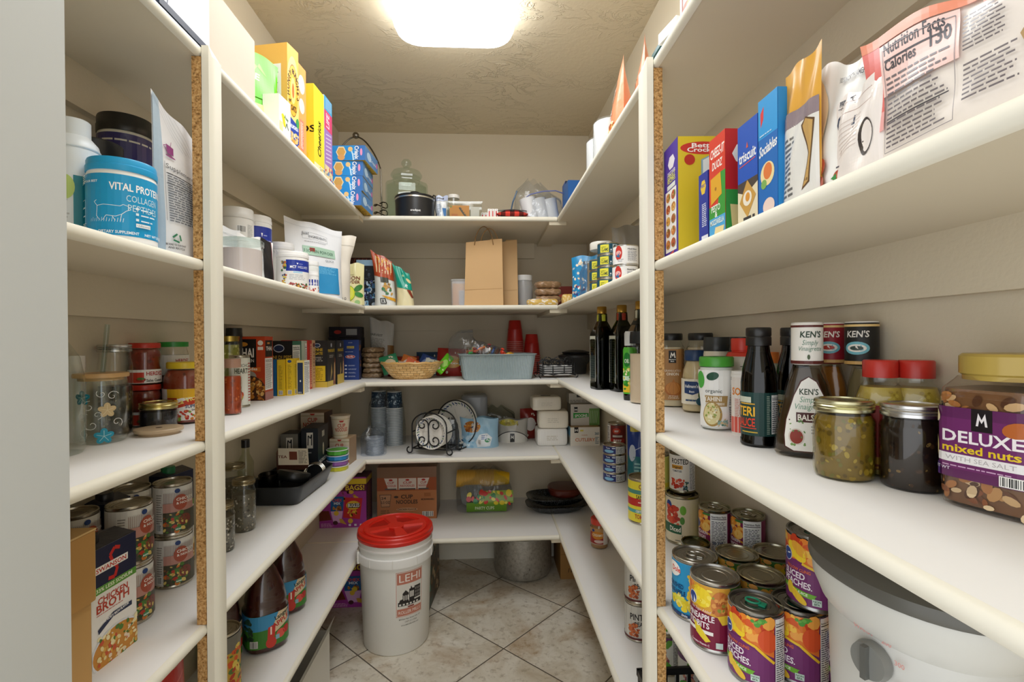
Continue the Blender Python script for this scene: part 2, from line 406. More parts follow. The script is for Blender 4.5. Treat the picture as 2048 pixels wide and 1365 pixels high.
# ceiling light
r = root('ceiling_light', 'white rounded rectangular ceiling light with glowing diffuser', 'ceiling light', (-.095, 1.24, CZ))
def rr(hx, hy, rad, z, n=6):
    P = []
    for cx, cy, a0 in ((hx - rad, hy - rad, 0), (-hx + rad, hy - rad, 90), (-hx + rad, -hy + rad, 180), (hx - rad, -hy + rad, 270)):
        for i in range(n + 1): a = radians(a0 + 90 * i / n); P.append((cx + rad * cos(a), cy + rad * sin(a), z))
    return P
b = B(); ks = [b.addv(rr(*q)) for q in ((.215, .635, .09, -.012), (.215, .635, .09, -.045), (.205, .625, .085, -.068), (.18, .60, .07, -.080))]; n = 28
for a, c in zip(ks[:-1], ks[1:]):
    for i in range(n): b.fi((a + (i + 1) % n, a + i, c + i, c + (i + 1) % n), (1, 1, 1, 1), LIT, True)
b.fi(range(ks[-1] + n - 1, ks[-1] - 1, -1), (1, 1, 1, 1), LIT); b.build('diffuser', r)
b = B().box((-.19, -.61, -.012), (.19, .61, 0), '#f0f0f0', MATTE); b.build('mounting_plate', r)
# ================================================================ makers
def Shift(p, du): return Pr(p.b, lambda u, v, k: p.fn(u + du, v, k), p.m, su=p.su, sv=p.sv, h=p.h, box=(p.bx[0] - du, p.bx[1], p.bx[2] - du, p.bx[3]))
def can(label, x, y, z, r, h, deco=None, off=0, lab='#e8e4d8', tab=None, group=None, name='food_can', cat='can', lid='#bdb6a6', bare=.0075, rz=None):
    t = root(name, label, cat, (x, y, z), look(x, y, off) + pi / 2 if rz is None else rz, group)
    b = B().lathe([(0, .0015), (r - .003, .0015), (r - .001, 0), (r, .0015), (r, .004), (r - .0012, .006), (r - .0012, h - .006), (r, h - .004), (r, h - .0012), (r - .0012, h), (r - .003, h - .001), (r - .0038, h - .0045), (r * .82, h - .0045), (r * .80, h - .0035), (r * .77, h - .0035), (r * .75, h - .0045), (r * .55, h - .0045), (r * .53, h - .0037), (r * .50, h - .0037), (r * .48, h - .0045), (0, h - .0045)], lid, METAL, 40)
    b.build('can_body', t)
    b = B().lathe([(r - .0008, bare), (r - .0002, bare), (r - .0002, h - bare), (r - .0008, h - bare)], lab, PAPER, 40)
    if deco:
        p = Pr(b, cyl_fn(r - .0002), su=.008); deco(p, r, bare, h - bare)
    b.build('label', t)
    if tab:
        c = 'tab'; b = B(); q = []
        for i in range(13): a = 2 * pi * i / 12; q.append((.011 * cos(a) - .004, .0085 * sin(a), h - .001))
        b.tube(q[:-1], .0016, tab, METAL if tab == '#b9b6ae' else PLAS, closed=True); b.box((.006, -.006, h - .004), (.016, .006, h - .0015), tab, METAL if tab == '#b9b6ae' else PLAS)
        b.build('pull_tab', t)
    return t
def carton(name, label, cat, x, y, z, w_, d, h, cols='#ffffff', decos={}, rz=0, group=None, m=None, flaps=None, tilt=None):
    b = B(); cd = cols if isinstance(cols, dict) else {}; base = cols if isinstance(cols, str) else cols.get('*', '#ffffff')
    e = .0008; b.box((-w_ / 2, -d / 2, 0), (w_ / 2, d / 2, h), base, m or PAPER, cols=cd)
    # folded end flaps
    fc = cd.get('T', base)
    b.box((-w_ / 2 + .001, -d / 2 + .001, h), (w_ / 2 - .001, d * .15, h + .0006), fc, m or PAPER)
    for f, fun in decos.items():
        W = d if f in 'RL' else w_; HH = d if f in 'TD' else h
        fun(Pr(b, face_fn(f, w_, d, h), m or PAPER, box=(0, 0, W, HH)), W, HH)
    o = b.thing(name, label, cat, (x, y, z), rz, group)
    if tilt: o.rotation_euler = (tilt[0], tilt[1], rz)
    return o
def pouch_fn(w_, d, h, slant=0, lean=0, sway=0, nar=.04, seed=0, pinch=None, wr=.0025, gus=.25, topd=.0):
    rg = random.Random(seed); ph = [rg.random() * 6 for _ in range(6)]
    def fn(s_, u, v, k=0):
        t = min(max(v / h, 0), 1); uu = max(-1, min(1, 2 * u / w_)); e = (1 - abs(uu) ** 3.2)
        T = d / 2 * ((1 - t ** 1.7) * (1 - topd) + topd) * (1.0 if not pinch else (1 - pinch * math.exp(-((t - .62) / .16) ** 2)))
        wk = wr * e * (sin(5 * uu + ph[0] + 4 * t) * sin(8 * t + ph[1]) + .5 * sin(9 * uu + 4 * t + ph[2]) * t)
        y = s_ * (T * (e * (1 - gus) + gus * (1 - abs(uu) ** 12)) + k) + wk + lean * t * t
        x = u * (1 - nar * sin(pi * t)) * (1 - (0 if not pinch else pinch * .25 * math.exp(-((t - .62) / .14) ** 2))) + sway * t * t
        z = v * (1 - slant * (uu + 1) / 2 * t) + .004 * sin(5 * uu + ph[3]) * t ** 6
        return (x, y, z)
    return fn
def pouch(name, label, cat, x, y, z, w_, d, h, col, decoF=None, decoK=None, rz=0, m=None, group=None, tilt=None, zones=None, **kw):
    m = m or FOIL; fn = pouch_fn(w_, d, h, **kw); b = B(); nu, nv = 22, 28
    def cf(u, v):
        if zones:
            for lo, hi, c in zones:
                if lo <= v < hi: return c
        return col
    b.grid(lambda a, c: fn(-1, (a - .5) * w_, c * h), nu, nv, cf, m)
    b.grid(lambda a, c: fn(1, (.5 - a) * w_, c * h), nu, nv, cf, m)
    b.face([fn(-1, (a / 8 - .5) * w_, 0) for a in range(9)] + [fn(1, (.5 - a / 8) * w_, 0) for a in range(1, 8)], col, m)
    if decoF: decoF(Pr(b, lambda u, v, k: fn(-1, u, v, k + .0022), m, su=w_ / 22, sv=h / 28, box=(-w_ / 2, 0, w_ / 2, h)), w_, h)
    if decoK: decoK(Pr(b, lambda u, v, k: fn(1, -u, v, k + .0022), m, su=w_ / 22, sv=h / 28, box=(-w_ / 2, 0, w_ / 2, h)), w_, h)
    o = b.thing(name, label, cat, (x, y, z), rz, group)
    if tilt: o.rotation_euler = (tilt[0], tilt[1], rz)
    return o
def tub(name, label, cat, x, y, z, r, h, lidh, body, lidc, deco=None, off=0, group=None, lz0=.006, lz1=None, lab=None, ribs=True):
    t = root(name, label, cat, (x, y, z), look(x, y, off) + pi / 2, group); hb = h - lidh; lz1 = lz1 or hb - .006
    B().lathe([(0, 0), (r * .96, 0), (r, .003), (r, hb - .004), (r * .98, hb), (0, hb)], body, PLAS, 48).build('tub_body', t)
    pr_ = [(0, hb), (r * 1.02, hb), (r * 1.03, hb + .002), (r * 1.03, hb + lidh * .45), (r * 1.005, hb + lidh * .5), (r * 1.005, h - .003), (r * .98, h), (r * .92, h), (r * .9, h - .003), (0, h - .003)]
    B().lathe(pr_, lidc, PLAS, 48).build('lid', t)
    b = B().lathe([(r + .0002, lz0), (r + .0006, lz0), (r + .0006, lz1), (r + .0002, lz1)], lab or body, GLOSS, 48)
    if deco: deco(Pr(b, cyl_fn(r + .0006), GLOSS, su=.009), r, lz0, lz1)
    b.build('label', t); return t
def jar(name, label, cat, x, y, z, prof, fill, fillcol, lidprof, lidcol, lidm=None, deco=None, lab=None, off=0, group=None, sq=2.0, ax=1, ay=1, glass=None, tint='#fafcfb', fillm=None, blobs=None, lidcols=None, seg=40, ph=0, rzz=None, rings=None):
    """prof: outer glass outline; fill: height of the contents; lab: (z0, z1, colour)"""
    rz = look(x, y, off) + pi / 2 if rzz is None else rzz
    t = root(name, label, cat, (x, y, z), rz, group); gb = glass or GLASS
    B().lathe([(0, .0004)] + prof, tint, gb, seg, sq, ax, ay).build('glass_jar' if gb is GLASS else 'clear_jar', t)
    def rad(v):
        for (r0, z0), (r1, z1) in zip(prof[:-1], prof[1:]):
            if z0 <= v <= z1 and z1 > z0: return r0 + (r1 - r0) * (v - z0) / (z1 - z0)
        return prof[-1][0]
    if fill:
        pf = [(0, .003)] + [(max(r - .0022, .001), max(zz, .003)) for r, zz in prof if zz < fill - .001] + [(rad(fill) - .0022, fill), (0, fill + .001)]
        b = B().lathe(pf, fillcol, fillm or GLOSS, seg, sq, ax, ay)
        if blobs:
            p = Pr(b, lambda u, v, k: cyl_fn(lambda q: rad(q) - .0021, -pi / 2, sq, ax, ay, r0=rad(fill / 2))(u, v, k), fillm or GLOSS, su=.02)
            R0 = rad(fill / 2); p.blobs(-pi * R0 * .62, .004, pi * R0 * .62, fill - .004, *blobs)
        b.build('contents', t)
    if lidprof: B().lathe(lidprof, lidcol, lidm or PLAS, seg, cols=lidcols, rip=rings).build('lid', t)
    if lab:
        z0, z1, lc = lab; n = 6
        b = B().lathe([(rad(z0) + .0003, z0)] + [(rad(z0 + (z1 - z0) * i / n) + .0005, z0 + (z1 - z0) * i / n) for i in range(n + 1)] + [(rad(z1) + .0003, z1)], lc, PAPER, seg, sq, ax, ay)
        if deco: deco(Pr(b, cyl_fn(lambda v: rad(v) + .0006, -pi / 2, sq, ax, ay, r0=rad((z0 + z1) / 2)), PAPER, su=.008, sv=.008), rad((z0 + z1) / 2), z0, z1)
        b.build('label', t)
    elif deco:
        b = B(); deco(Pr(b, cyl_fn(lambda v: rad(v) + .0003, -pi / 2, sq, ax, ay, r0=rad(prof[len(prof) // 2][1])), PAPER, su=.008), rad(.05), 0, .1); b.build('printed_design', t)
    return t
def masonlid(r, z0, h=.016): return [(0, z0), (r, z0), (r + .001, z0 + .001), (r + .001, z0 + h * .3), (r - .0006, z0 + h * .4), (r + .001, z0 + h * .5), (r - .0006, z0 + h * .62), (r + .0008, z0 + h * .75), (r, z0 + h - .001), (r - .0015, z0 + h), (r - .006, z0 + h), (r - .0065, z0 + h - .0015), (r * .5, z0 + h - .0012), (0, z0 + h - .0012)]
def mason(r, h, neck=.9): return [(r * .86, 0), (r * .95, .003), (r, .012), (r, h * .80), (r * .985, h * .84), (r * neck, h * .89), (r * neck, h)]
def food(p, u0, v0, u1, v1, seed=1, n=26, cols=('#d98a3c', '#c0562b', '#e8c46a', '#8a3d20', '#6d8a35'), r=.004): p.blobs(u0, v0, u1, v1, cols, n, r, seed)
# ================================================================ left wall, front bay
# --- second shelf: tubs and pouch
def d(p, r, a, c):
    p.rect(-r * 2.6, a + .008, r * 2.6, c - .001, '#149ad0')
    p.txt('VITAL PROTEINS', -.034, c - .026, .0115, '#ffffff', 'l', w=.088); p.txt('COLLAGEN', -.012, c - .043, .0105, '#cfe9f5', 'l', w=.05, bold=False); p.txt('PEPTIDES', -.010, c - .058, .0105, '#cfe9f5', 'l', w=.048, bold=False)
    w_ = '#e8f6fb'; y0 = a + .030
    p.line([(-.052, y0 + .008), (-.051, y0 + .024), (-.042, y0 + .026), (-.020, y0 + .025), (-.016, y0 + .028), (-.010, y0 + .026), (-.006, y0 + .021), (-.012, y0 + .018), (-.018, y0 + .012), (-.020, y0 + .001)], .0008, w_)
    p.line([(-.051, y0 + .024), (-.056, y0 + .030), (-.052, y0 + .033)], .0008, w_); p.line([(-.018, y0 + .012), (-.026, y0 + .008), (-.038, y0 + .009), (-.043, y0 + .001)], .0008, w_)
    p.line([(-.052, y0 + .008), (-.047, y0 + .001)], .0008, w_); p.line([(-.030, y0 + .008), (-.026, y0 + .001)], .0008, w_)
    for i in range(14): p.line([(-.062 + i * .0035, y0 - .001), (-.061 + i * .0035, y0 + .0035 + .002 * (i % 2))], .0006, w_)
    for i in range(3): p.rect(.000, y0 + .022 - i * .009, .004, y0 + .026 - i * .009, w_); p.fine(.007, y0 + .022 - i * .009, .032, y0 + .026 - i * .009, 1, w_, i)
    p.rect(.000, y0 - .006, .022, y0 + .000, '#f4f8f8'); p.txt('Unflavored', .011, y0 - .0045, .003, '#5b8ea5', bold=False)
    p.txt('DIETARY SUPPLEMENT', -.048, a + .011, .0045, '#f0fafd', 'l', w=.052); p.txt('NET WT 20 OZ', .012, a + .011, .004, '#f0fafd', 'l')
    p.txt('FOR YOUR BEST', -.085, c - .016, .0035, '#f0fafd', 'l')
    for i in range(3): p.line([(-.088, y0 - .004 + i * .013), (-.074, y0 - .004 + i * .013), (-.074, y0 + .008 + i * .013), (-.088, y0 + .008 + i * .013)], .0006, w_)
    p.fine(-.09, a + .09, -.07, a + .105, 5, w_, 2); p.fine(-.09, a + .012, -.07, a + .028, 6, w_, 4)
tub('supplement_tub', 'bright blue collagen tub with a running cow drawing', 'tub', -.604, .862, ZB, .047, .140, .021, '#f2f2ef', '#1f9fd6', d, off=20)
def d(p, r, a, c):
    p.rect(-.02, a + .02, .10, c - .01, '#1d7f8c'); p.fine(.0, a + .03, .06, c - .02, 12, '#cfe8ea', 4); p.fine(-.08, a + .01, -.025, c - .03, 14, '#b9bdc0', 5); p.ell(-.03, c - .03, .012, .02, '#bcd37a'); p.line([(-.07, c - .02), (-.05, c - .012), (-.032, c - .05)], .001, '#333333')
b_ = tub('supplement_bottle', 'white bottle with a teal side label beside the grey door jamb', 'bottle', -.682, .864, ZB, .034, .165, .002, '#dfe6ea', '#dfe6ea', d, off=30, lz1=.125)
B().lathe([(.034, .165), (.032, .174), (.024, .184), (.022, .186), (.022, .212), (.020, .214), (0, .214)], '#dfe6ea', PLAS, 32).build('cap', b_)
jar('protein_jar', 'clear ribbed jar of dark powder with a black lid behind the blue tub', 'jar', -.722, .962, ZB, [(.040, 0), (.042, .005), (.042, .15), (.040, .172), (.037, .182)], .14, '#38352f', [(.0, .182), (.041, .182), (.042, .185), (.042, .212), (.040, .214), (0, .214)], '#151515', blobs=(('#5a564c', '#77725f', '#26241f'), 90, .005, 3), glass=GLASS, tint='#c9cfc9')
def d(p, r, a, c):
    p.rect(-r * 3, a, r * 3, c - .006, '#2a2560'); p.txt('NATURE', -.010, c - .105, .030, '#d8d4cc', 'l', w=.10); p.fine(-r * 2, c - .016, r * 2, c - .009, 1, '#c9c6b8', 2)
tub('powder_tub', 'tall purple supplement tub with a black lid behind the silver pouch', 'tub', -.735, 1.060, ZB, .047, .300, .035, '#c9c6b8', '#171512', d, off=0, lab='#2a2560')
def d(p, w_, h):
    p = Shift(p, -.052); p.rect(-w_ / 2, 0, -w_ * .10, h * .985, '#a9bccb'); p.txt('Supplement Facts', -.012, h * .56, .009, '#30343a', 'l', w=.095, bold=False)
    p.line([(-.014, h * .60), (-.014, h * .22)], .0006, '#666'+'666'); p.fine(-.010, h * .22, .07, h * .54, 20, '#6b7078', 4); p.rect(-.012, h * .525, .08, h * .53, '#333338'); p.rect(-.012, h * .46, .08, h * .464, '#333338')
    p.poly([(-.008, h * .66), (.004, h * .66), (.007, h * .72), (-.010, h * .72)], '#8a3a78'); p.ell(-.002, h * .645, .010, .002, '#8a3a78'); p.line([(.0, h * .72), (.004, h * .76)], .001, '#8a3a78')
    p.line([(-.010, h * .71), (-.015, h * .70), (-.009, h * .67)], .0012, '#8a3a78')
    for k in range(3): a = pi / 2 + k * 2.094; p.line([(.001 + .008 * cos(a), h * .115 + .008 * sin(a)), (.001 + .008 * cos(a + 1.5), h * .115 + .008 * sin(a + 1.5))], .0032, '#2c7a56')
    p.txt('BE KIND TO OUR PLANET', .001, h * .065, .0035, '#333333', w=.036); p.txt('AND RECYCLE', .001, h * .045, .0035, '#333333', w=.03)
    for i in range(5): p.line([(-.03 + i * .012, h * .97), (.03 + i * .008, h * .74)], .0006, '#9aa0a6')
pouch('supplement_pouch', 'tall silver-white pouch with a peaked torn top beside the post', 'pouch', -.578, .992, ZB, .165, .045, .292, '#e3e4e6', d, rz=radians(83), slant=.26, nar=.03, seed=4, gus=.1)
# --- top shelf, front: large box and book
def d(p, w_, h): p.rect(0, 0, w_, h, '#ebe4d8')
carton('storage_box', 'large plain cream cardboard box on the top left shelf', 'box', -.668, 1.055, ZA, .235, .35, .165, '#cfc5b5', {}, 0, m=CARDB)
b = B().box((-.002, -.075, 0), (.012, .075, .19), '#26304a', PAPER, cols={'R': '#cfd3da', 'F': '#2a3350'}); p = Pr(b, face_fn('R', .024, .15, .19)); p.line([(.02, .01), (.03, .06), (.06, .12)], .002, '#3c4660'); p.rect(0, 0, .15, .012, '#20283e'); b.thing('hardcover_book', 'thin navy and white book leaning on the top left shelf edge', 'book', (-.546, .925, ZA))
# --- third shelf, front bay
t = root('drinking_glass', 'can-shaped glass cup with flower print, bamboo lid and glass straw', 'cup', (-.733, .985, ZC), look(-.733, .985) + pi / 2)
pf = [(.034, 0), (.039, .004), (.0415, .014), (.0415, .108), (.040, .118), (.0365, .124)]
B().lathe([(0, .0005)] + pf + [(.035, .124), (.0385, .117), (.0395, .105), (.0395, .014), (.034, .008), (0, .008)], '#fbfdfc', GLASS, 40).build('cup_glass', t)
b = B(); p = Pr(b, cyl_fn(.0418), PAPER, su=.006)
def flower(p, u, v, s_, c, c2):
    for k in range(5): a = pi / 2 + k * 2 * pi / 5; p.ell(u + s_ * .55 * cos(a), v + s_ * .55 * sin(a), s_ * .5, s_ * .38, c, 10, a)
    for k in range(5): a = pi / 2 + k * 2 * pi / 5; p.line([(u, v), (u + s_ * .75 * cos(a), v + s_ * .75 * sin(a))], s_ * .07, c2)
flower(p, -.030, .088, .0135, '#1c7f95', '#9fd0d8'); flower(p, .008, .064, .0135, '#d8c193', '#eadbb5'); flower(p, .003, .016, .0145, '#2f9fc0', '#a9dbe6')
rg = random.Random(4)
for cu, cv, s_ in ((-.018, .072, .011), (-.028, .052, .010), (-.014, .038, .012), (-.024, .022, .010), (.016, .090, .010), (.0, .095, .008), (.022, .040, .010), (-.006, .056, .008), (-.03, .012, .008)):
    a0 = rg.random() * 6; p.line([(cu + s_ * (1 - i / 14) * cos(a0 + i * .55), cv + s_ * (1 - i / 14) * sin(a0 + i * .55)) for i in range(13)], .0009, '#e6eaea')
b.build('printed_design', t)
B().lathe([(0, .118), (.035, .118), (.035, .124), (.0425, .124), (.043, .126), (.043, .130), (.042, .132), (0, .132)], '#cfa873', PLAS, 40).build('bamboo_lid', t)
B().tube([(.004, 0, .010), (.002, .004, .13), (.010, .002, .225)], .0042, '#eaf3f3', GLASS, 10).build('glass_straw', t)
b = B().lathe([(0, 0), (.035, 0), (.0355, .005), (.042, .006), (.043, .008), (.043, .012), (.042, .013), (0, .013)], '#c8b08f', PLAS, 40); b.lathe([(0, .0132), (.006, .0132), (.006, .0134), (0, .0134)], '#5a4630', MATTE, 16)
b.thing('bamboo_lid', 'loose round bamboo lid with a straw hole lying on the shelf', 'lid', (-.672, 1.055, ZC))
jar('jam_jar', 'squat jar of black jam with a gold screw lid', 'jar', -.712, 1.117, ZC, mason(.0355, .048, .95), .04, '#17141c', masonlid(.035, .045, .015), '#d8cb8f', METAL, blobs=(('#2b2833', '#0d0c10', '#3b3944'), 40, .005, 2))
def d(p, r, a, c):
    p.rect(-r * 3, a, r * 3, c, '#f0efea'); p.rect(-r * 3, a + .001, -.004, a + .024, '#c8402c'); p.ell(-.010, a + .008, .009, .005, '#9a3020'); p.ell(-.010, a + .010, .007, .003, '#4f7a3a')
    p.txt('HERDEZ', .0, a + .017, .0085, '#b5281e', 'l', w=.036); p.txt('Salsa Casera', .0, a + .003, .006, '#33261e', 'l', w=.034)
def hj(lb, y, z, lid, g, off=5, x=-.772):
    jar('salsa_jar', lb, 'jar', x, y, z, [(.028, 0), (.031, .003), (.031, .036), (.029, .046), (.031, .060), (.0325, .066), (.0305, .076), (.027, .082)], .080, '#7a2415', [(0, .082), (.030, .082), (.0305, .083), (.0305, .092), (.029, .094), (0, .094)], lid, deco=d, lab=(.004, .034, '#f0efea'), off=off, group=g, blobs=(('#94301c', '#5e1b10'), 30, .004, 5))
hj('red salsa jar, the lower one of the stacked pair', 1.165, ZC, '#b8301f', 'red salsa jars'); hj('red salsa jar, the upper one of the stacked pair', 1.165, ZC + .0945, '#b8301f', 'red salsa jars')
def d2(p, r, a, c): p.rect(-r * 3, a, r * 3, c, '#dcdcd4'); p.txt('HERDEZ', .0, a + .030, .0085, '#a5281e', 'l', w=.034); p.txt('Salsa Verde', .002, a + .018, .005, '#33463a', 'l')
jar('salsa_jar', 'tall salsa jar with a green lid behind the red stack', 'jar', -.768, 1.262, ZC, [(.030, 0), (.034, .004), (.034, .12), (.032, .16), (.028, .178)], .15, '#4c2416', [(0, .178), (.032, .178), (.032, .190), (0, .191)], '#2c8a36', deco=d2, lab=(.11, .158, '#dcdcd4'), off=8)
def d(p, r, a, c):
    p.rect(-r * 3, a, r * 3, c, '#f2f0ea'); p.poly([(-.05, c), (.10, c), (.10, c - .008), (-.05, c - .026)], '#e8b62a'); p.poly([(-.034, c - .034), (.06, c - .002), (.06, c - .022), (-.026, c - .043)], '#c8401f'); p.rect(-.05, c - .06, -.028, c - .02, '#a83220')
    p.txt('La Victoria', -.026, c - .036, .0105, '#f4e27a', 'l', w=.062, rot=.30); p.txt('SUPREMA', -.012, a + .028, .0075, '#22386a', 'l', w=.040); p.txt('SALSA', .0, a + .021, .0042, '#33404a', 'l')
    food(p, -.036, a + .002, .006, a + .022, 3, 26, ('#c8402c', '#b8281c', '#e0702c', '#7a9a3a'), .004); p.rect(.012, a + .006, .04, a + .016, '#e8c83a'); p.txt('MEDIUM', .013, a + .008, .006, '#8a3020', 'l')
t = jar('salsa_jar', 'large salsa jar with a yellow lid beside the chipboard post block', 'jar', -.706, 1.205, ZC, [(.040, 0), (.045, .005), (.0445, .06), (.0455, .085), (.0445, .108), (.038, .122), (.034, .128)], .124, '#8a3419', [(0, .128), (.0375, .128), (.038, .130), (.038, .141), (.036, .143), (0, .143)], '#e3c62e', deco=d, lab=(.010, .082, '#f2f0ea'), off=14, blobs=(('#a8451f', '#6a2412', '#c05a2a'), 40, .006, 7))
jar('mason_jar', 'glass jar of black seeds with a silver lid behind the flower cup', 'jar', -.766, 1.066, ZC, mason(.0300, .175), .10, '#1f1a17', masonlid(.0285, .170), '#b9bab8', METAL, blobs=(('#4d4034', '#8b7f6d', '#15120f'), 120, .003, 9))
jar('glass_jug', 'clear glass jug with a black cap at the edge of the door jamb', 'jug', -.738, .872, ZC, [(.046, 0), (.050, .006), (.050, .13), (.044, .165), (.030, .19), (.014, .205), (.012, .232)], 0, None, [(0, .225), (.0135, .225), (.0135, .262), (.012, .264), (0, .264)], '#15130f', tint='#f4f7f6')
tub('spice_bottle', 'slim white plastic bottle behind the glass jug', 'bottle', -.783, .99, ZC, .014, .165, .03, '#dcdcdc', '#e6e6e4', off=0)
# --- fourth shelf: soup cans, broth cartons, open cardboard box
def soup(p, r, a, c):
    p.rect(-r * 3.1, a, r * 3.1, c, '#cfcdc6')
    p.fine(-.030, a + .006, -.016, c - .012, 16, '#8d8a84', 3); p.bars(-.029, a + .006, -.019, a + .020, 4)
    p.rect(-.014, c - .010, .05, c, '#dddbd3')
    for i in range(22): p.rect(-.013 + i * .0028, c - .034, -.0118 + i * .0028, c - .012, '#a8948a')
    p.rect(-.014, c - .054, .05, c - .034, '#b9877a'); p.ell(.018, c - .034, .014, .017, '#a5503a'); p.txt('CHICKEN', .010, c - .030, .006, '#f2ece2', 'l'); p.txt('& NOODLE', .010, c - .038, .005, '#f2ece2', 'l')
    p.rect(-.014, a, .06, c - .054, '#4a4636'); food(p, -.012, a + .003, .03, c - .056, 6, 60, ('#4f7a35', '#c8702f', '#b53a28', '#d6c06a', '#8a5a3a', '#2f4a25'), .0045); p.ell(.026, a + .026, .012, .012, '#7a3f32')
    p.ell(.012, c - .008, .005, .005, '#2c447a'); p.rect(.008, a + .004, .018, a + .012, '#3f8a5a'); p.txt('NON', .013, a + .006, .003, '#ffffff')
S1 = 'soup cans under the jars'
c0 = can('soup can at the bottom of the stack beside the post', -.703, 1.148, ZD, .0375, .1145, soup, off=-6, group=S1, tab=None)
dup(c0, (-.703, 1.148, ZD + .115), 'soup can on top of the stack beside the post', group=S1)
for (x, y, k), nm in (((-.767, 1.108, -4), ('soup can at the bottom of the rear stack against the wall', 'soup can on top of the rear stack against the wall')), ((-.695, 1.000, 18), ('soup can at the bottom of the stack behind the broth carton', 'soup can on top of the stack behind the broth carton')), ((-.76, .952, 10), ('soup can at the bottom of the stack nearest the cardboard box', 'soup can on top of the stack nearest the cardboard box'))):
    for j in range(2): dup(c0, (x, y, ZD + j * .115), nm[j], look(x, y, k) + pi / 2, S1)
def broth(p, w_, h):
    p.rect(0, 0, w_, h, '#ecebe8'); p.rect(0, h * .68, w_, h, '#1d2340'); p.rect(0, h * .62, w_, h * .68, '#5f9a3c'); p.txt('33% LESS SODIUM', w_ / 2, h * .637, .006, '#e8f2d8', w=w_ * .8)
    p.line([(w_ * .62, h * .93), (w_ * .50, h * .95), (w_ * .40, h * .90), (w_ * .46, h * .83), (w_ * .56, h * .77), (w_ * .50, h * .70), (w_ * .36, h * .71)], .006, '#c82c26')
    p.rect(w_ * .06, h * .79, w_ * .80, h * .85, '#f0efec'); p.txt('SWANSON', w_ * .43, h * .80, .0075, '#c0392b', w=w_ * .66)
    p.txt('CHICKEN', w_ * .46, h * .535, .0105, '#b8402c', w=w_ * .66); p.txt('BROTH', w_ * .46, h * .465, .0135, '#b8402c', w=w_ * .72); p.fine(w_ * .1, h * .445, w_ * .85, h * .456, 1, '#b8402c', 2)
    p.poly([(w_ * .12, h * .33), (w_ * .45, h * .405), (w_ * .88, h * .40), (w_ * .88, h * .36), (w_ * .45, h * .365), (w_ * .14, h * .29)], '#26304f'); p.txt('FULL BODY RICH FLAVOR', w_ * .5, h * .373, .004, '#ffffff', w=w_ * .62, rot=.08)
    p.ell(w_ * .55, h * .10, w_ * .58, h * .19, '#dfe3ea', 28); p.ell(w_ * .55, h * .10, w_ * .54, h * .175, '#c98a35', 28)
    food(p, w_ * .12, h * .0, w_ * .98, h * .26, 8, 90, ('#e8d79a', '#f0e4b4', '#c8552f', '#4f7a30', '#d9a94a', '#e9d7c0'), .0045)
def brothc(lb, x, y, w_=.094, d_=.066, h=.2, cap='#14141a', foil='#3a3a42', dec=broth, group='broth cartons', rz=radians(86)):
    t = root('broth_carton', lb, 'carton', (x, y, ZD), rz, group)
    b = B().box((-w_ / 2, -d_ / 2, 0), (w_ / 2, d_ / 2, h), '#ecebe8', PAPER, cols={'T': foil, 'L': '#cfd3cf'}); dec(Pr(b, face_fn('F', w_, d_, h), box=(0, 0, w_, h)), w_, h)
    p = Pr(b, face_fn('L', w_, d_, h), box=(0, 0, d_, h)); p.rect(0, h * .68, d_, h, '#1d2340'); p.nutri(.006, .01, d_ - .006, h * .6); b.build('carton_body', t)
    b = B(); s_ = d_ / 2 - .002   # folded gable flap
    k = b.addv([(-w_ / 2 + .001, d_ / 2, h), (w_ / 2 - .001, d_ / 2, h), (w_ / 2 - .001, .004, h + .009), (-w_ / 2 + .001, .004, h + .009), (-w_ / 2 + .001, -s_, h + .0005), (w_ / 2 - .001, -s_, h + .0005)])
    b.fi((k, k + 1, k + 2, k + 3), lin(foil), FOIL); b.fi((k + 3, k + 2, k + 5, k + 4), lin(foil), FOIL); b.fi((k, k + 3, k + 4), lin(foil), FOIL); b.fi((k + 1, k + 5, k + 2), lin(foil), FOIL); b.build('top_flap', t)
    B().lathe([(0, h), (.014, h), (.0145, h + .004), (.0145, h + .016), (.013, h + .018), (0, h + .018)], cap, PLAS, 20, c=(-w_ * .2, -.004)).build('cap', t); return t
brothc('chicken broth carton standing nearest the shelf edge', -.670, .883)
brothc('broth carton with a black cap behind the front soup cans', -.758, 1.032, rz=radians(80), h=.225, w_=.055, d_=.045)
brothc('broth carton with a green cap behind the soup stack', -.752, 1.225, cap='#1f7a4a', rz=radians(80), w_=.075, d_=.05, h=.228)
t = root('cardboard_box', 'open brown cardboard box next to the door jamb', 'box', (-.70, .715, ZD)); b = B()
b.box((-.095, -.14, 0), (.078, .095, .14), '#c29a62', CARDB); p = Pr(b, face_fn('R', .156, .19, .2), CARDB); b.build('box_body', t)
b = B(); b.box((.080, -.14, .135), (.084, .096, .245), '#b98e55', CARDB); b.build('flap', t); B().box((-.095, .0955, .135), (.082, .0995, .245), '#cba670', CARDB).build('flap', t)
B().box((-.09, -.138, .2455), (.084, .099, .2485), '#d4b27c', CARDB).build('flap', t)
# lowest shelf: red and white bag
pouch('tote_bag', 'red and white plastic bag on the lowest left shelf', 'bag', -.665, .98, ZE, .24, .11, .25, '#d8d4cc', lambda p, w_, h: (p.rect(-w_ / 2, h * .62, w_ / 2, h, '#c4281c'), p.rect(-w_ / 2, h * .55, w_ / 2, h * .62, '#e6a59c'), p.line([(-.1, h * .7), (.09, h * .9)], .004, '#e2685c')), rz=radians(88), topd=.5)
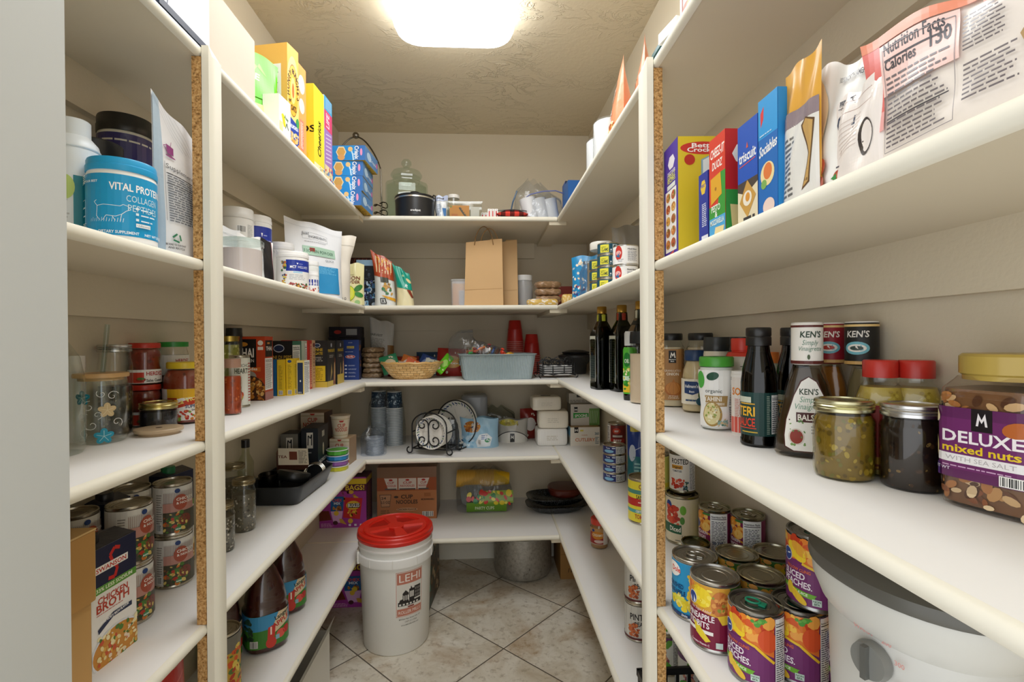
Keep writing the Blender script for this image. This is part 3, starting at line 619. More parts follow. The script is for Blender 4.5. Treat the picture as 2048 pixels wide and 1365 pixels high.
# ================================================================ left wall, back bay
# --- top shelf: cereal
def d(p, w_, h):
    p.poly([(-w_ / 2, h * .40), (w_ / 2, h * .36), (w_ / 2, h), (-w_ / 2, h)], '#5fc816'); p.txt('FREE', -.008, h * .60, .022, '#d6f0a8', sh=.2); p.txt('FROM', -.008, h * .72, .010, '#c8ee90'); p.txt('g', .0, h * .8, .014, '#c8ee90'); p.rect(-w_ / 2, 0, w_ / 2, h * .3, '#c9d68a')
    p.txt('NET', -.03, h * .30, .009, '#3a5a20'); p.txt('CARBS', -.03, h * .24, .009, '#3a5a20'); p.fine(-.055, .01, .02, h * .2, 5, '#9aa860', 2); p.poly([(-.03, h), (.01, h * .7), (.03, h * .86), (.05, h * .7)], '#8be04a')
pouch('snack_bag', 'lime green folded snack bag on the top left shelf', 'bag', -.628, 1.355, ZA, .17, .07, .235, '#66cc1c', d, rz=radians(50), seed=9, m=GLOSS, slant=.12)
carton('cereal_box', 'dark green topped box behind the lime green bag', 'box', -.712, 1.425, ZA, .165, .030, .235, {'*': '#e6e8e2', 'F': '#2f5a34', 'R': '#e4e8d4'}, {'F': lambda p, w_, h: p.txt('or', w_ * .6, h * .93, .01, '#e8f0e0')}, 0)
def d(p, w_, h): p.poly([(.012, h * .5), (.02, h * .56), (.03, h * .5), (.035, h * .25), (.025, h * .2)], '#e8d42a'); p.txt('Just', w_ * .6, h * .45, .01, '#3f7a3a', rot=-.4); p.line([(w_ * .55, h * .2), (w_ * .65, h * .36), (w_ * .8, h * .2)], .003, '#2f5a34'); p.rect(.002, h * .05, w_ * .3, h * .3, '#e7d9a0')
carton('snack_box', 'short white box with a yellow splash in front of the cereals', 'box', -.562, 1.385, ZA, .045, .062, .10, '#f4f3ea', {'R': d}, radians(-6))
def honey(p, w_, h):
    p.rect(0, 0, w_, h, '#f3cf74'); p.rect(0, h * .55, w_, h, '#eeb03c'); p.ell(w_ * .5, h * .55, w_ * .58, h * .36, '#f8e07e', 30); p.ell(w_ * .5, h * .57, w_ * .45, h * .26, '#8a4a1c', 30); p.ell(w_ * .5, h * .57, w_ * .43, h * .25, '#f0b23a', 30); p.ell(w_ * .5, h * .57, w_ * .22, h * .13, '#f8dc7a', 24); p.ell(w_ * .5, h * .57, w_ * .1, h * .075, '#c86a2c')
    s_ = 'HONEY BUNCHES'; n = len(s_)
    for i, ch in enumerate(s_):
        a = pi * (1.06 - 1.12 * i / (n - 1)); p.txt(ch, w_ * .5 + w_ * .33 * cos(a), h * .555 + h * .185 * sin(a), .013, '#3a2412', rot=a - pi / 2)
    p.txt('of', w_ * .2, h * .44, .010, '#3a2412'); p.txt('OATS', w_ * .52, h * .37, .016, '#3a2412', w=w_ * .46)
    p.poly([(w_ * .1, h * .30), (w_ * .98, h * .24), (w_ * .98, 0), (w_ * .2, 0)], '#2844a0'); p.txt('ALMONDS', w_ * .55, h * .19, .011, '#ffffff', w=w_ * .7); food(p, w_ * .25, h * .03, w_ * .9, h * .15, 3, 30, ('#e8c27a', '#d9a04a', '#f0dcae'), .006); p.ell(w_ * .85, h * .27, w_ * .14, h * .05, '#3f9a50')
def side(c1, c2): return lambda p, w_, h: (p.nutri(w_ * .12, h * .08, w_ * .88, h * .55), p.ell(w_ * .5, h * .75, w_ * .36, h * .13, c1), p.txt('OATS', w_ * .5, h * .73, .007, c2))
carton('cereal_box', 'cereal box with a round honey and oats emblem, ALMONDS in blue', 'cereal box', -.645, 1.495, ZA, .19, .055, .295, {'*': '#efbd5c', 'T': '#f0c060'}, {'F': lambda p, w_, h: p.nutri(w_ * .1, .02, w_ * .9, h * .8), 'R': lambda p, w_, h: (p.rect(0, 0, w_, h, '#f3c765'), honey(p, w_, h))}, radians(-12))
carton('cereal_box', 'orange cereal box between the honey box and the yellow box', 'cereal box', -.650, 1.575, ZA, .18, .062, .292, {'*': '#f0a860'}, {'R': lambda p, w_, h: (p.ell(w_ * .5, h * .8, w_ * .34, h * .1, '#f6e6d2'), p.ell(w_ * .5, h * .57, w_ * .30, h * .08, '#f6e6d2'), p.rect(w_ * .3, h * .1, w_ * .7, h * .42, '#e58a70'), p.fine(w_ * .34, h * .12, w_ * .66, h * .4, 18, '#f6e0d0', 4))}, radians(-5))
def cheer(p, w_, h): p.ell(w_ * .35, h * .60, w_ * .3, h * .13, '#f2d23a'); p.txt('CHEERIOS', w_ * .48, h * .44, .022, '#1a1712', w=w_ * 1.1); p.rect(w_ * .2, h * .08, w_ * .9, h * .2, '#efd23a'); food(p, w_ * .1, .01, w_ * .95, h * .13, 5, 30, ('#e0b050', '#c89038'), .006)
carton('cereal_box', 'tall yellow cereal box with black script on its spine', 'cereal box', -.645, 1.705, ZA, .19, .085, .285, {'*': '#f6de3c'}, {'F': cheer, 'R': lambda p, w_, h: (p.txt('Cheerios', w_ * .66, h * .2, .026, '#1f1a10', 'l', rot=pi / 2, w=.12, sh=.15), p.rect(0, 0, w_, h * .1, '#e9e3b8'), food(p, 0, 0, w_, h * .09, 4, 16, ('#4f9a3a', '#2f6aa8', '#d9b040'), .008))}, radians(-4))
def life(p, w_, h):
    p.rect(0, 0, w_, h, '#a87fc4'); p.rect(0, h * .84, w_, h, '#3fa8dc'); p.rect(0, h * .62, w_, h * .84, '#d84a78'); p.txt('LIFE', w_ * .62, h * .65, .03, '#f2dce8', 'l', rot=pi / 2, w=.05)
    for i in range(8): p.line([(w_ * .15, h * (.24 + .045 * i)), (w_ * .85, h * (.27 + .045 * i))], .0045, '#d9c6e6')
    p.rect(0, 0, w_, h * .2, '#e8d8a8'); food(p, 0, 0, w_, h * .2, 6, 30, ('#d9a04a', '#d84a58', '#3f8ad0', '#f0dcae'), .009)
    for i in range(8): p.line([(w_ * .1, h * (.86 + .016 * i)), (w_ * .9, h * (.87 + .016 * i))], .0018, '#bfe4f5')
carton('cereal_box', 'purple, red and light blue patterned cereal box last in the upright row', 'cereal box', -.648, 1.812, ZA, .19, .075, .305, {'*': '#e8ecf2', 'F': '#dfe7f0'}, {'R': life}, radians(-3))
def crisp(p, w_, h):
    p.rect(0, 0, w_, h, '#2b8fd8'); p.poly([(w_ * .86, 0), (w_, 0), (w_, h), (w_ * .86, h)], '#3f74b8'); p.line([(w_ * .83, 0), (w_ * .82, h * .4), (w_ * .78, h * .9)], .006, '#bfe2f8')
    p.poly([(w_ * .65 + .022 * cos(a * 1.047), h * .56 + .026 * sin(a * 1.047)) for a in range(6)], '#f2e2b8'); p.poly([(w_ * .65 + .018 * cos(a * 1.047), h * .56 + .021 * sin(a * 1.047)) for a in range(6)], '#d9a75a'); p.ell(w_ * .65, h * .2, .015, .012, '#e2a868')
    p.ell(w_ * .785, h * .75, .010, .010, '#e9c486')
    p.txt('Crispix', w_ * .85, h * .96, .017, '#ffffff', 'l', rot=-pi / 2, w=h * .9); p.ell(w_ * .945, h * .55, .005, .015, '#e89ac0')
for i, (dx, lb) in enumerate(((.0, 'bottom'), (.002, 'second from the bottom'), (.004, 'third from the bottom'), (.022, 'top'))):
    t = carton('cereal_box', 'blue waffle cereal box lying flat, %s of the pile of four' % lb, 'cereal box', -.645 + dx, 2.183, ZA + i * .0625, .285, .185, .0615, {'*': '#2a78c8', 'R': '#5a8cc4', 'D': '#d9b030'}, {'F': crisp, 'R': lambda p, w_, h: (p.ell(w_ * .3, h * .5, .03, .018, '#bcd8f0'), p.txt('Crispix', w_ * .62, h * .35, .012, '#dfeaf5', w=.09), p.ell(w_ * .9, h * .5, .01, .012, '#e86aa8')), 'D': lambda p, w_, h: p.fine(w_ * .74, .01, w_ * .98, h * .95, 22, '#7a5a18', 3)}, radians((-2, 0, 0, -4)[i]), group='pile of blue cereal boxes')
# wire stand
t = root('wire_stand', 'arched metal wire stand with a ball finial behind the blue boxes', 'stand', (-.655, 2.60, ZA)); b = B(); Q = [(-.125 + .25 * i / 24, 0, .33 + .165 * sin(pi * i / 24) ** .8) for i in range(25)]
b.tube([(-.125, 0, .008), (-.13, 0, .15)] + Q + [(.13, 0, .15), (.125, 0, .008)], .004, '#6b6459', METAL); b.tube([(-.125, -.06, .008), (.125, -.06, .008), (.125, .06, .008), (-.125, .06, .008)], .004, '#6b6459', METAL, closed=True)
for z0 in (.10, .14): b.tube([(.125 + .035 * sin(a * .5), -.03 * cos(a * .5), z0 + .01 * sin(a * 1.0)) for a in range(13)], .003, '#4a4238', METAL)
b.build('wire_frame', t); b = B().lathe([(0, .485)] + [(.017 * sin(pi * i / 10), .502 - .017 * cos(pi * i / 10)) for i in range(1, 10)] + [(0, .519)], '#8d877c', METAL, 20); b.build('ball_finial', t)
# --- second shelf
tub('supplement_tub', 'white tub with a barcode on its side at the back by the post', 'tub', -.72, 1.482, ZB, .045, .228, .03, '#e4e2dc', '#e2e0da', lambda p, r, a, c: (p.bars(.002, c - .035, .024, c - .018), p.fine(.03, c - .06, .05, c - .01, 12, '#b5b5b0', 3)), off=0)
def mct(p, r, a, c):
    H_ = c - a; p.rect(-r * 2.9, a, r * 2.9, c, '#ecebe6'); p.rect(-r * .55, a + H_ * .58, r * 2.2, c - H_ * .04, '#22389a'); p.txt('MCT', -r * .30, a + H_ * .68, H_ * .085, '#ffffff', 'l', w=r * .40); p.txt('WELLNESS', r * .16, a + H_ * .68, H_ * .085, '#dfe4f5', 'l', w=r * .78, bold=False)
    p.poly([(r * .10, a + H_ * .86), (r * .22, a + H_ * .86), (r * .16, a + H_ * .80)], '#ffffff'); p.fine(r * .26, a + H_ * .82, r * .6, a + H_ * .85, 1, '#aab4e0', 2); p.rect(-r * .1, a + H_ * .52, r * .5, a + H_ * .57, '#a8d4ec'); p.fine(-r * .35, a + H_ * .3, r * .7, a + H_ * .5, 4, '#8d96a5', 3, .25)
    p.blobs(-r * .85, a + .004, -r * .55, c - .008, ('#c8a32a', '#3f6a3a', '#c86a2a', '#d9c24a', '#32456a'), 34, .0045, 2); p.blobs(-r * .8, a + .002, r * .9, a + H_ * .16, ('#c8502a', '#3f6a3a', '#8a4a2a', '#d9b24a', '#9a3a3a'), 44, .0042, 3)
tub('supplement_tub', 'tall white and blue supplement tub behind the torn pouches', 'tub', -.725, 1.612, ZB, .047, .238, .022, '#f0efec', '#f3f2ef', mct, off=14)
tub('supplement_tub', 'short white and blue supplement tub standing at the shelf edge', 'tub', -.605, 1.600, ZB, .047, .122, .018, '#f0efec', '#f3f2ef', mct, off=8)
tub('supplement_tub', 'white and blue tub half hidden behind the black striped pouch', 'tub', -.664, 1.512, ZB, .030, .112, .018, '#f0efec', '#f3f2ef', mct, off=-10)
tub('supplement_tub', 'smallest white and blue tub standing by the protein pouch', 'tub', -.580, 1.700, ZB, .0225, .075, .014, '#f0efec', '#f3f2ef', lambda p, r, a, c: (p.rect(-r * 2, a + .022, r * 2, a + .042, '#22389a'), p.txt('VITAL REDS', 0, a + .026, .006, '#ffffff', w=.034), food(p, -.03, a, .03, a + .016, 4, 30, ('#c8502a', '#e8b0a0', '#9a3a3a', '#ecebe6'), .004)), off=5)
tub('supplement_tub', 'round white tub with a striped lid behind the small tubs', 'tub', -.69, 1.722, ZB, .042, .175, .024, '#eceae4', '#e9e8e6', lambda p, r, a, c: [p.line([(-.05 + i * .009, c), (-.046 + i * .009, c - .008)], .001, '#9aa') for i in range(10)], off=0)
tub('supplement_bottle', 'white bottle with a green leaf mark behind the smallest tub', 'bottle', -.612, 1.775, ZB, .030, .122, .016, '#eef0ec', '#f2f2f0', lambda p, r, a, c: (p.ell(.006, a + .035, .012, .014, '#3f9a58'), p.ell(.008, a + .036, .006, .007, '#cfe6d2')), off=0)
t = jar('storage_jar', 'wide glass canister of pale pink powder beside the post', 'jar', -.604, 1.265, ZB, [(.046, 0), (.0495, .004), (.0495, .078), (.052, .080), (.052, .084), (.050, .086)], .070, '#d9ccc9', [(0, .086), (.052, .086), (.052, .092), (.048, .096), (0, .097)], '#e4ebe8', lidm=GLASS, fillm=MATTE)
def d(p, w_, h): p.rect(w_ * .10, 0, w_ * .42, h, '#1d1c1e'); p.rect(w_ * .40, 0, w_ * .42, h, '#7a3a44')
pouch('coffee_pouch', 'white pouch with a wide black stripe down its side', 'bag', -.622, 1.385, ZB, .115, .04, .128, '#ececea', d, rz=radians(64), seed=2, m=GLOSS, slant=.02)
pouch('coffee_pouch', 'crumpled white pouch behind the pink powder canister', 'bag', -.705, 1.33, ZB, .15, .055, .150, '#e2e4e4', lambda p, w_, h: (p.line([(-w_ / 2, h * .86), (w_ / 2, h * .88)], .001, '#aab0b0'), p.txt('C', .02, h * .3, .012, '#333')) if False else p.line([(-w_ / 2, h * .86), (w_ / 2, h * .88)], .001, '#aab0b0'), rz=radians(60), seed=12)
def d(p, w_, h):
    p.line([(-.055, h * .86), (.045, h * .84), (.045, h * .75), (-.055, h * .77), (-.055, h * .86)], .0006, '#44484e'); p.txt('INGREDIENTS', .004, h * .785, .0095, '#3c4046', w=.075, bold=False); p.txt('just', -.045, h * .82, .012, '#3c4046', bold=False, sh=.3); p.fine(-.05, h * .73, .04, h * .74, 1, '#777', 1)
    p.rect(-.06, h * .55, .075, h * .67, '#a9c9b4'); p.txt('PROTEIN POWDER', -.056, h * .585, .0115, '#3f6a52', 'l', w=.122); p.rect(-.034, h * .60, -.014, h * .65, '#8a2f26'); p.txt('QUICK', .03, h * .49, .0085, '#7a8086', 'l', bold=False); p.rect(-.03, h * .06, .085, h * .42, '#2f8fc4'); p.fine(-.03, h * .32, .08, h * .42, 6, '#6ab6dc', 3)
    p.line([(-w_ / 2, h * .93), (w_ / 2, h * .90)], .0008, '#b9bec4')
pouch('protein_pouch', 'large white protein powder pouch with a mint green band', 'bag', -.625, 1.865, ZB, .235, .075, .285, '#e9ebee', d, rz=radians(50), seed=6, wr=.004, slant=.06)
def d(p, w_, h):
    p.line([(-w_ / 2, h * .86), (w_ / 2, h * .84)], .0012, '#a29c90'); p.poly([(-.03, h * .40), (.01, h * .60), (.03, h * .56), (-.005, h * .36)], '#c9c1b0'); p.ell(.03, h * .04, .005, .005, '#33312e'); p.ell(.03, h * .04, .003, .003, '#e3ddd2'); p.ell(.045, h * .04, .005, .005, '#33312e'); p.ell(.045, h * .04, .003, .003, '#e3ddd2')
pouch('flour_bag', 'cream paper bag with a folded-over bulging top', 'bag', -.613, 2.015, ZB, .165, .075, .275, '#e6dfd2', d, rz=radians(40), seed=8, m=PAPER, sway=.03, pinch=.35, wr=.005)
pouch('snack_bag', 'bag with a bright yellow sealed top behind the cream paper bag', 'bag', -.675, 2.13, ZB, .14, .05, .30, '#d8cf2a', None, rz=radians(30), seed=3, m=GLOSS)
def d(p, w_, h):
    p.txt('ORGANIC', -.01, h * .70, .006, '#8a7a3a', bold=False); p.txt('LEMON', -.008, h * .60, .015, '#7a3f20', w=.085); p.txt('POWDER', -.008, h * .51, .013, '#7a3f20', w=.085)
    p.ell(-.022, h * .27, .034, .036, '#8fae1f', 28); p.ell(-.022, h * .27, .031, .033, '#dfe23a', 28); p.ell(-.022, h * .27, .024, .026, '#e8ea5a', 28); p.ell(.026, h * .40, .022, .012, '#2f7a35', 16, .6); p.ell(.028, h * .24, .020, .011, '#3a8a3f', 16, -.3); p.ell(.02, h * .06, .012, .009, '#9ac27a'); p.ell(-.02, h * .07, .009, .009, '#a8c88a')
pouch('lemon_powder_pouch', 'pale yellow pouch printed with a halved lemon and leaves', 'bag', -.580, 2.215, ZB, .105, .045, .185, '#e9e3ad', d, rz=radians(18), seed=5, m=GLOSS)
def d(p, w_, h):
    p.rect(w_ * .08, 0, w_ * .92, h * .88, '#11161c'); p.blobs(w_ * .12, 0, w_ * .9, h * .55, ('#2a5f8a', '#7aa8c8', '#1b2a3a', '#b4c4d4', '#3a3f7a', '#101418'), 70, .010, 5); p.blobs(w_ * .15, h * .5, w_ * .85, h * .8, ('#26303a', '#3f4a55', '#0c0f12'), 20, .008, 7)
carton('snack_box', 'open blue and black box full of foil packets', 'box', -.553, 2.445, ZB, .105, .14, .225, {'*': '#8fb0c8', 'R': '#5f8fb0', 'T': '#b5c6d4'}, {'F': d, 'R': lambda p, w_, h: (p.blobs(.01, .01, w_ - .01, h * .6, ('#8a8a4a', '#2a5f8a', '#c9a86a', '#35506a'), 30, .014, 3), p.ell(.05, h * .8, .02, .015, '#dfe6ea'), p.ell(.05, h * .66, .014, .012, '#dfe6ea'))}, radians(4))
carton('snack_box', 'dark red box at the back of the second shelf corner', 'box', -.66, 2.62, ZB, .16, .08, .27, {'*': '#4f2a20'}, {'F': lambda p, w_, h: [p.line([(w_ * .3 + i * .02, h * .6), (w_ * .5 + i * .02, h * .98)], .004, '#a05540') for i in range(5)]}, 0)
# --- third shelf, left back bay: jars and pasta boxes
jar('salsa_jar', 'mason jar of orange-red salsa right beside the post', 'jar', -.655, 1.318, ZC, [(.019, 0), (.0225, .004), (.0225, .095), (.018, .112), (.018, .122)], .100, '#a4401c', [(0, .122), (.0205, .122), (.0205, .145), (0, .146)], '#b08a76', blobs=(('#c45a2a', '#8a3416', '#d87a44'), 60, .004, 2))
def d(p, r, a, c):
    p.rect(-r * 3, a, r * 3, c, '#e6e7dc'); p.txt('ARTICHOKE', -.018, c - .026, .009, '#3f4a3a', 'l', w=.048, bold=False); p.txt('HEARTS', -.018, c - .044, .014, '#3f4a3a', 'l', w=.04); p.rect(-.014, c - .012, -.006, c - .005, '#8a3a32'); p.ell(-.008, a + .026, .012, .016, '#5f9a3a'); p.ell(-.004, a + .026, .007, .012, '#e0b03a'); p.ell(.0, a + .03, .005, .008, '#c8502f'); p.rect(.018, a, .03, c, '#d9dccf'); p.fine(.019, a + .01, .03, c - .01, 14, '#b0504a', 3)
can('white can with a green artichoke picture next to the salsa jar', -.705, 1.462, ZC, .0265, .150, d, off=10, lab='#e6e7dc')
jar('pickle_jar', 'jar of pale yellow-green peppers with a yellow lid', 'jar', -.770, 1.535, ZC, [(.026, 0), (.028, .004), (.028, .18), (.026, .19)], .18, '#9a9a3f', [(0, .190), (.028, .190), (.028, .206), (0, .207)], '#b9a052', METAL, blobs=(('#c4c067', '#8a8a32', '#d9d68a'), 70, .007, 5))
tub('spice_jar', 'dark lidded jar against the wall beside the orange noodle box', 'jar', -.780, 1.585, ZC, .022, .232, .03, '#3a3a35', '#151512')
def thaiF(p, w_, h):
    p.rect(0, 0, w_, h, '#b8401c'); p.rect(.0, h * .52, w_ * .72, h * .96, '#181312'); p.ell(w_ * .28, h * .88, w_ * .16, h * .035, '#c8862f'); p.txt('THAI', w_ * .08, h * .68, .028, '#f0e8de', 'l', w=w_ * .56); p.txt('KITCHEN', w_ * .08, h * .60, .010, '#f0e8de', 'l', w=w_ * .56, bold=False); p.rect(0, h * .455, w_ * .86, h * .52, '#d06a28'); p.txt('rice noodles', w_ * .05, h * .475, .009, '#f2e6d0', 'l', w=w_ * .7); p.ell(w_ * .86, h * .90, w_ * .09, h * .04, '#e8e0d4'); p.rect(w_ * .77, h * .79, w_ * .95, h * .84, '#e8e0d4')
    p.ell(w_ * .42, h * .38, w_ * .30, h * .09, '#9d958a'); p.ell(w_ * .5, h * .12, w_ * .55, h * .27, '#4a2a1a', 26); food(p, w_ * .03, h * .01, w_ * .97, h * .35, 4, 90, ('#c07a2a', '#d9983f', '#a85f1f', '#e0b068', '#7a4418'), .007)
def thaiR(p, w_, h): p.rect(0, 0, w_, h, '#b8401c'); p.rect(w_ * .06, h * .68, w_ * .94, h * .94, '#181312'); p.txt('THAI', w_ * .5, h * .78, .013, '#f0e8de', w=w_ * .7); p.rect(w_ * .3, h * .88, w_ * .6, h * .91, '#c8862f'); p.nutri(0, h * .16, w_ * .93, h * .66, 3); p.rect(0, 0, w_, h * .13, '#a8706a')
carton('noodle_box', 'tall orange and black rice noodle box showing a plate of noodles', 'box', -.745, 1.640, ZC, .092, .065, .205, {'*': '#b8401c', 'T': '#8a3018'}, {'F': thaiF, 'R': thaiR}, radians(2))
def side_y(bg, c2, seed, top=None):
    def f(p, w_, h): p.rect(0, 0, w_, h, bg); p.fine(w_ * .2, h * .2, w_ * .8, h * .86, 16, c2, seed, .35); p.bars(w_ * .25, h * .04, w_ * .75, h * .14, seed); top and p.ell(w_ * .5, h * .93, w_ * .3, h * .04, top)
    return f
def navy(p, w_, h): p.rect(0, 0, w_, h, '#e8d27a'); p.rect(w_ * .12, h * .02, w_ * .85, h * .94, '#24365a'); p.ell(w_ * .5, h * .4, w_ * .1, h * .03, '#dfe4ea'); p.fine(w_ * .2, h * .04, w_ * .7, h * .09, 2, '#dfe4ea', 3)
def pepe(p, w_, h): p.rect(0, 0, w_, h, '#1d1c1b'); p.ell(w_ * .5, h * .86, w_ * .20, h * .075, '#c8ccd6'); p.ell(w_ * .5, h * .86, w_ * .18, h * .06, '#22304f'); p.txt('ACINI DI PEPE', w_ * .5, h * .66, .012, '#c9a64a', w=w_ * .94)
PB = 'pasta boxes on the third shelf'
def bx(lb, x, y, w_, d_, h, c, dec, rz=6, nm='pasta_box'): return carton(nm, lb, 'box', x, y, ZC, w_, d_, h, c, dec, radians(rz), PB)
bx('black pasta box with a gold name above the small yellow boxes', -.738, 1.860, .094, .095, .190, {'*': '#1d1c1b'}, {'F': pepe, 'R': lambda p, w_, h: (p.rect(0, 0, w_, h, '#2f6a54'), p.nutri(0, h * .15, w_ * .85, h * .92))}, 2)
bx('small blue box between the noodle box and the yellow box', -.724, 1.765, .020, .06, .125, {'*': '#1f6aa0'}, {}, 0)
bx('small yellow box, the nearer of the pair with ingredient print', -.700, 1.765, .023, .06, .125, {'*': '#e8c72f'}, {'F': side_y('#e8c72f', '#8a7420', 5), 'R': side_y('#e8c72f', '#8a7420', 8)}, 0)
bx('small yellow box, the farther of the pair with ingredient print', -.674, 1.777, .023, .06, .128, {'*': '#e8c72f'}, {'F': side_y('#e8c72f', '#8a7420', 7, '#3f5a8a'), 'R': side_y('#e8c72f', '#8a7420', 9)}, 0)
bx('small cream and navy box at the front of the pasta boxes', -.647, 1.800, .026, .055, .120, {'*': '#e8d27a'}, {'F': navy, 'R': lambda p, w_, h: p.nutri(0, 0, w_, h)}, 0)
bx('pale green edged pasta box beside the red one', -.735, 1.930, .10, .034, .190, {'*': '#cfd8c6'}, {'R': lambda p, w_, h: (p.rect(0, 0, w_, h, '#bcd0c0'), p.nutri(w_ * .3, h * .2, w_, h * .95))}, 2)
bx('narrow red-spined box with pink panel', -.732, 1.968, .105, .034, .192, {'*': '#c8352a'}, {'R': lambda p, w_, h: (p.rect(0, 0, w_, h, '#c8352a'), p.rect(w_ * .38, h * .04, w_, h * .93, '#e39a86'), p.fine(w_ * .45, h * .1, w_ * .95, h * .9, 18, '#b8604f', 3)), 'F': side_y('#c8352a', '#e8a090', 3)}, 2)
bx('narrow peach-coloured box beside the red-spined box', -.732, 2.007, .105, .036, .192, {'*': '#dcb890'}, {'R': lambda p, w_, h: (p.ell(w_ * .5, h * .9, w_ * .4, h * .045, '#7a3a30'), p.fine(w_ * .3, h * .1, w_ * .7, h * .8, 10, '#a8705a', 5))}, 2)
def penF(p, w_, h):
    p.rect(0, 0, w_, h, '#2a2827'); p.ell(w_ * .5, h * .90, w_ * .16, h * .045, '#c8ccd6'); p.ell(w_ * .5, h * .90, w_ * .13, h * .034, '#2a3a5a'); p.txt('PENNE', w_ * .5, h * .78, .011, '#d9b62f', w=w_ * .55); p.txt('RIGATE', w_ * .5, h * .70, .011, '#d9b62f', w=w_ * .55); p.fine(w_ * .2, h * .56, w_ * .8, h * .67, 3, '#a8a49c', 3)
    p.rect(w_ * .04, h * .13, w_ * .9, h * .46, '#e0bf2c'); p.fine(w_ * .1, h * .16, w_ * .8, h * .43, 8, '#a88a20', 4); p.rect(0, 0, w_, h * .12, '#d9bc4a')
def penR(p, w_, h):
    p.rect(0, 0, w_, h, '#2c2a29'); p.ell(w_ * .5, h * .9, w_ * .07, h * .045, '#c8ccd6'); p.txt('PENNE RIGATE', w_ * .5, h * .75, .012, '#d9b62f', w=w_ * .8); p.fine(w_ * .25, h * .63, w_ * .75, h * .70, 2, '#a8a49c', 3); p.rect(0, 0, w_, h * .12, '#d9bc4a')
    p.poly([(w_ * .35, h * .12), (w_ * .5, h * .5), (w_ * .62, h * .3)], '#b59a5a'); p.poly([(w_ * .68, h * .02), (w_ * .92, h * .62), (w_, h * .6), (w_, h * .02)], '#8a4a35'); p.ell(w_ * .9, h * .3, w_ * .1, h * .22, '#c9a070')
bx('black and gold pasta box, nearer of the two with yellow base', -.676, 2.093, .078, .12, .190, {'*': '#2a2827'}, {'F': penF, 'R': penR}, 2)
bx('black and gold pasta box, farther of the two', -.676, 2.222, .080, .115, .190, {'*': '#2a2827'}, {'R': lambda p, w_, h: (penR(p, w_, h), p.rect(0, 0, w_, h * .22, '#d9bc4a'))}, 2)
def barF(p, w_, h):
    p.rect(0, 0, w_, h, '#2e4486'); p.txt('ACINI', w_ * .5, h * .92, .005, '#dfe4ea', bold=False); p.rect(w_ * .3, h * .79, w_ * .72, h * .845, '#e0c32f'); p.txt('RIGATONI', w_ * .5, h * .80, .006, '#2e4486', w=w_ * .38); p.ell(w_ * .5, h * .58, w_ * .28, h * .045, '#e8e0e0'); p.ell(w_ * .5, h * .58, w_ * .26, h * .038, '#c83a35'); p.txt('Barilla', w_ * .5, h * .565, .007, '#fff', w=w_ * .34); p.fine(w_ * .2, h * .7, w_ * .8, h * .72, 1, '#c8cfe6', 2)
    for i in range(4): p.ell(w_ * .24, h * (.36 - .09 * i), w_ * .07, h * .02, '#dfe4f2'); p.fine(w_ * .38, h * (.345 - .09 * i), w_ * .85, h * (.38 - .09 * i), 2, '#b9c2de', i + 2)
bx('bright royal blue pasta box at the end of the row', -.640, 2.42, .082, .040, .192, {'*': '#2e4486', 'R': '#1f2b58'}, {'F': barF, 'R': lambda p, w_, h: p.blobs(0, h * .1, w_, h * .9, ('#8a5a3a', '#2a3a6a', '#b08050'), 16, .010, 3)}, 0)
for j in range(2): bx(('dark lasagna box lying in the back corner, lower one', 'dark lasagna box lying in the back corner, upper one')[j], -.70, 2.56, .16, .08, .205 + .0 if j == 0 else .055, {'*': '#1d1a22'}, {'F': (lambda p, w_, h: (p.ell(w_ * .28, h * .86, .018, .006, '#b8352f'), p.rect(w_ * .55, h * .8, w_ * .8, h * .9, '#8a8a8a'))) if j == 0 else (lambda p, w_, h: (p.ell(w_ * .28, h * .5, .018, .008, '#b8352f'), p.rect(w_ * .55, h * .2, w_ * .8, h * .8, '#9a9a9a')))}, 0) if j == 0 else carton('pasta_box', 'dark lasagna box lying on top of the other in the back corner', 'box', -.70, 2.56, ZC + .2065, .155, .08, .052, {'*': '#221d26'}, {'F': lambda p, w_, h: (p.ell(w_ * .28, h * .5, .018, .010, '#b8352f'), p.rect(w_ * .55, h * .2, w_ * .9, h * .8, '#9a9a9a'))}, 0, PB)
# stack of wrapped flat breads between the blue box and the flour bag
FLAT = True
# ================================================================ fourth shelf, left back bay
def seeds(lb, x, y, r, h, z=ZD, seed=1, n=150): return jar('mason_jar', lb, 'jar', x, y, z, mason(r, h - .012), h * .72, '#6a6354', masonlid(r * .93, h - .016), '#a89e84', METAL, blobs=(('#b8b0a0', '#8a7b5f', '#3a342a', '#d4cdc0', '#574a34'), n, .0035, seed))
seeds('mason jar of mixed seeds standing in front beside the post', -.692, 1.452, .0315, .148, seed=3)
seeds('mason jar of seeds mostly hidden by the post', -.678, 1.312, .027, .125, seed=5)
seeds('mason jar with a silver lid behind the front seed jar', -.765, 1.545, .0315, .168, seed=8)
jar('oil_bottle', 'clear glass bottle with a black cap against the left wall', 'bottle', -.775, 1.640, ZD, [(.022, 0), (.024, .004), (.024, .15), (.012, .175), (.0105, .20)], .09, '#c8b878', [(0, .197), (.0125, .197), (.0125, .222), (0, .223)], '#181512', tint='#eef0e6', fillm=GLASS)
t = root('roasting_pan', 'black rectangular roasting pan holding a lid and jar rings', 'pan', (-.688, 1.790, ZD), radians(-3)); b = B()
def prect(hx, hy, rad, z, n=5): return rr(hx, hy, rad, z, n)
ks = [b.addv(prect(*q)) for q in ((.075, .137, .025, .001), (.080, .142, .028, .006), (.098, .160, .03, .060), (.098, .163, .03, .064), (.098, .163, .03, .067), (.092, .157, .028, .065), (.078, .140, .026, .009))]; n = 24
for a, c in zip(ks[:-1], ks[1:]):
    for i in range(n): b.fi((a + i, a + (i + 1) % n, c + (i + 1) % n, c + i), lin('#232527'), PLAS, True)
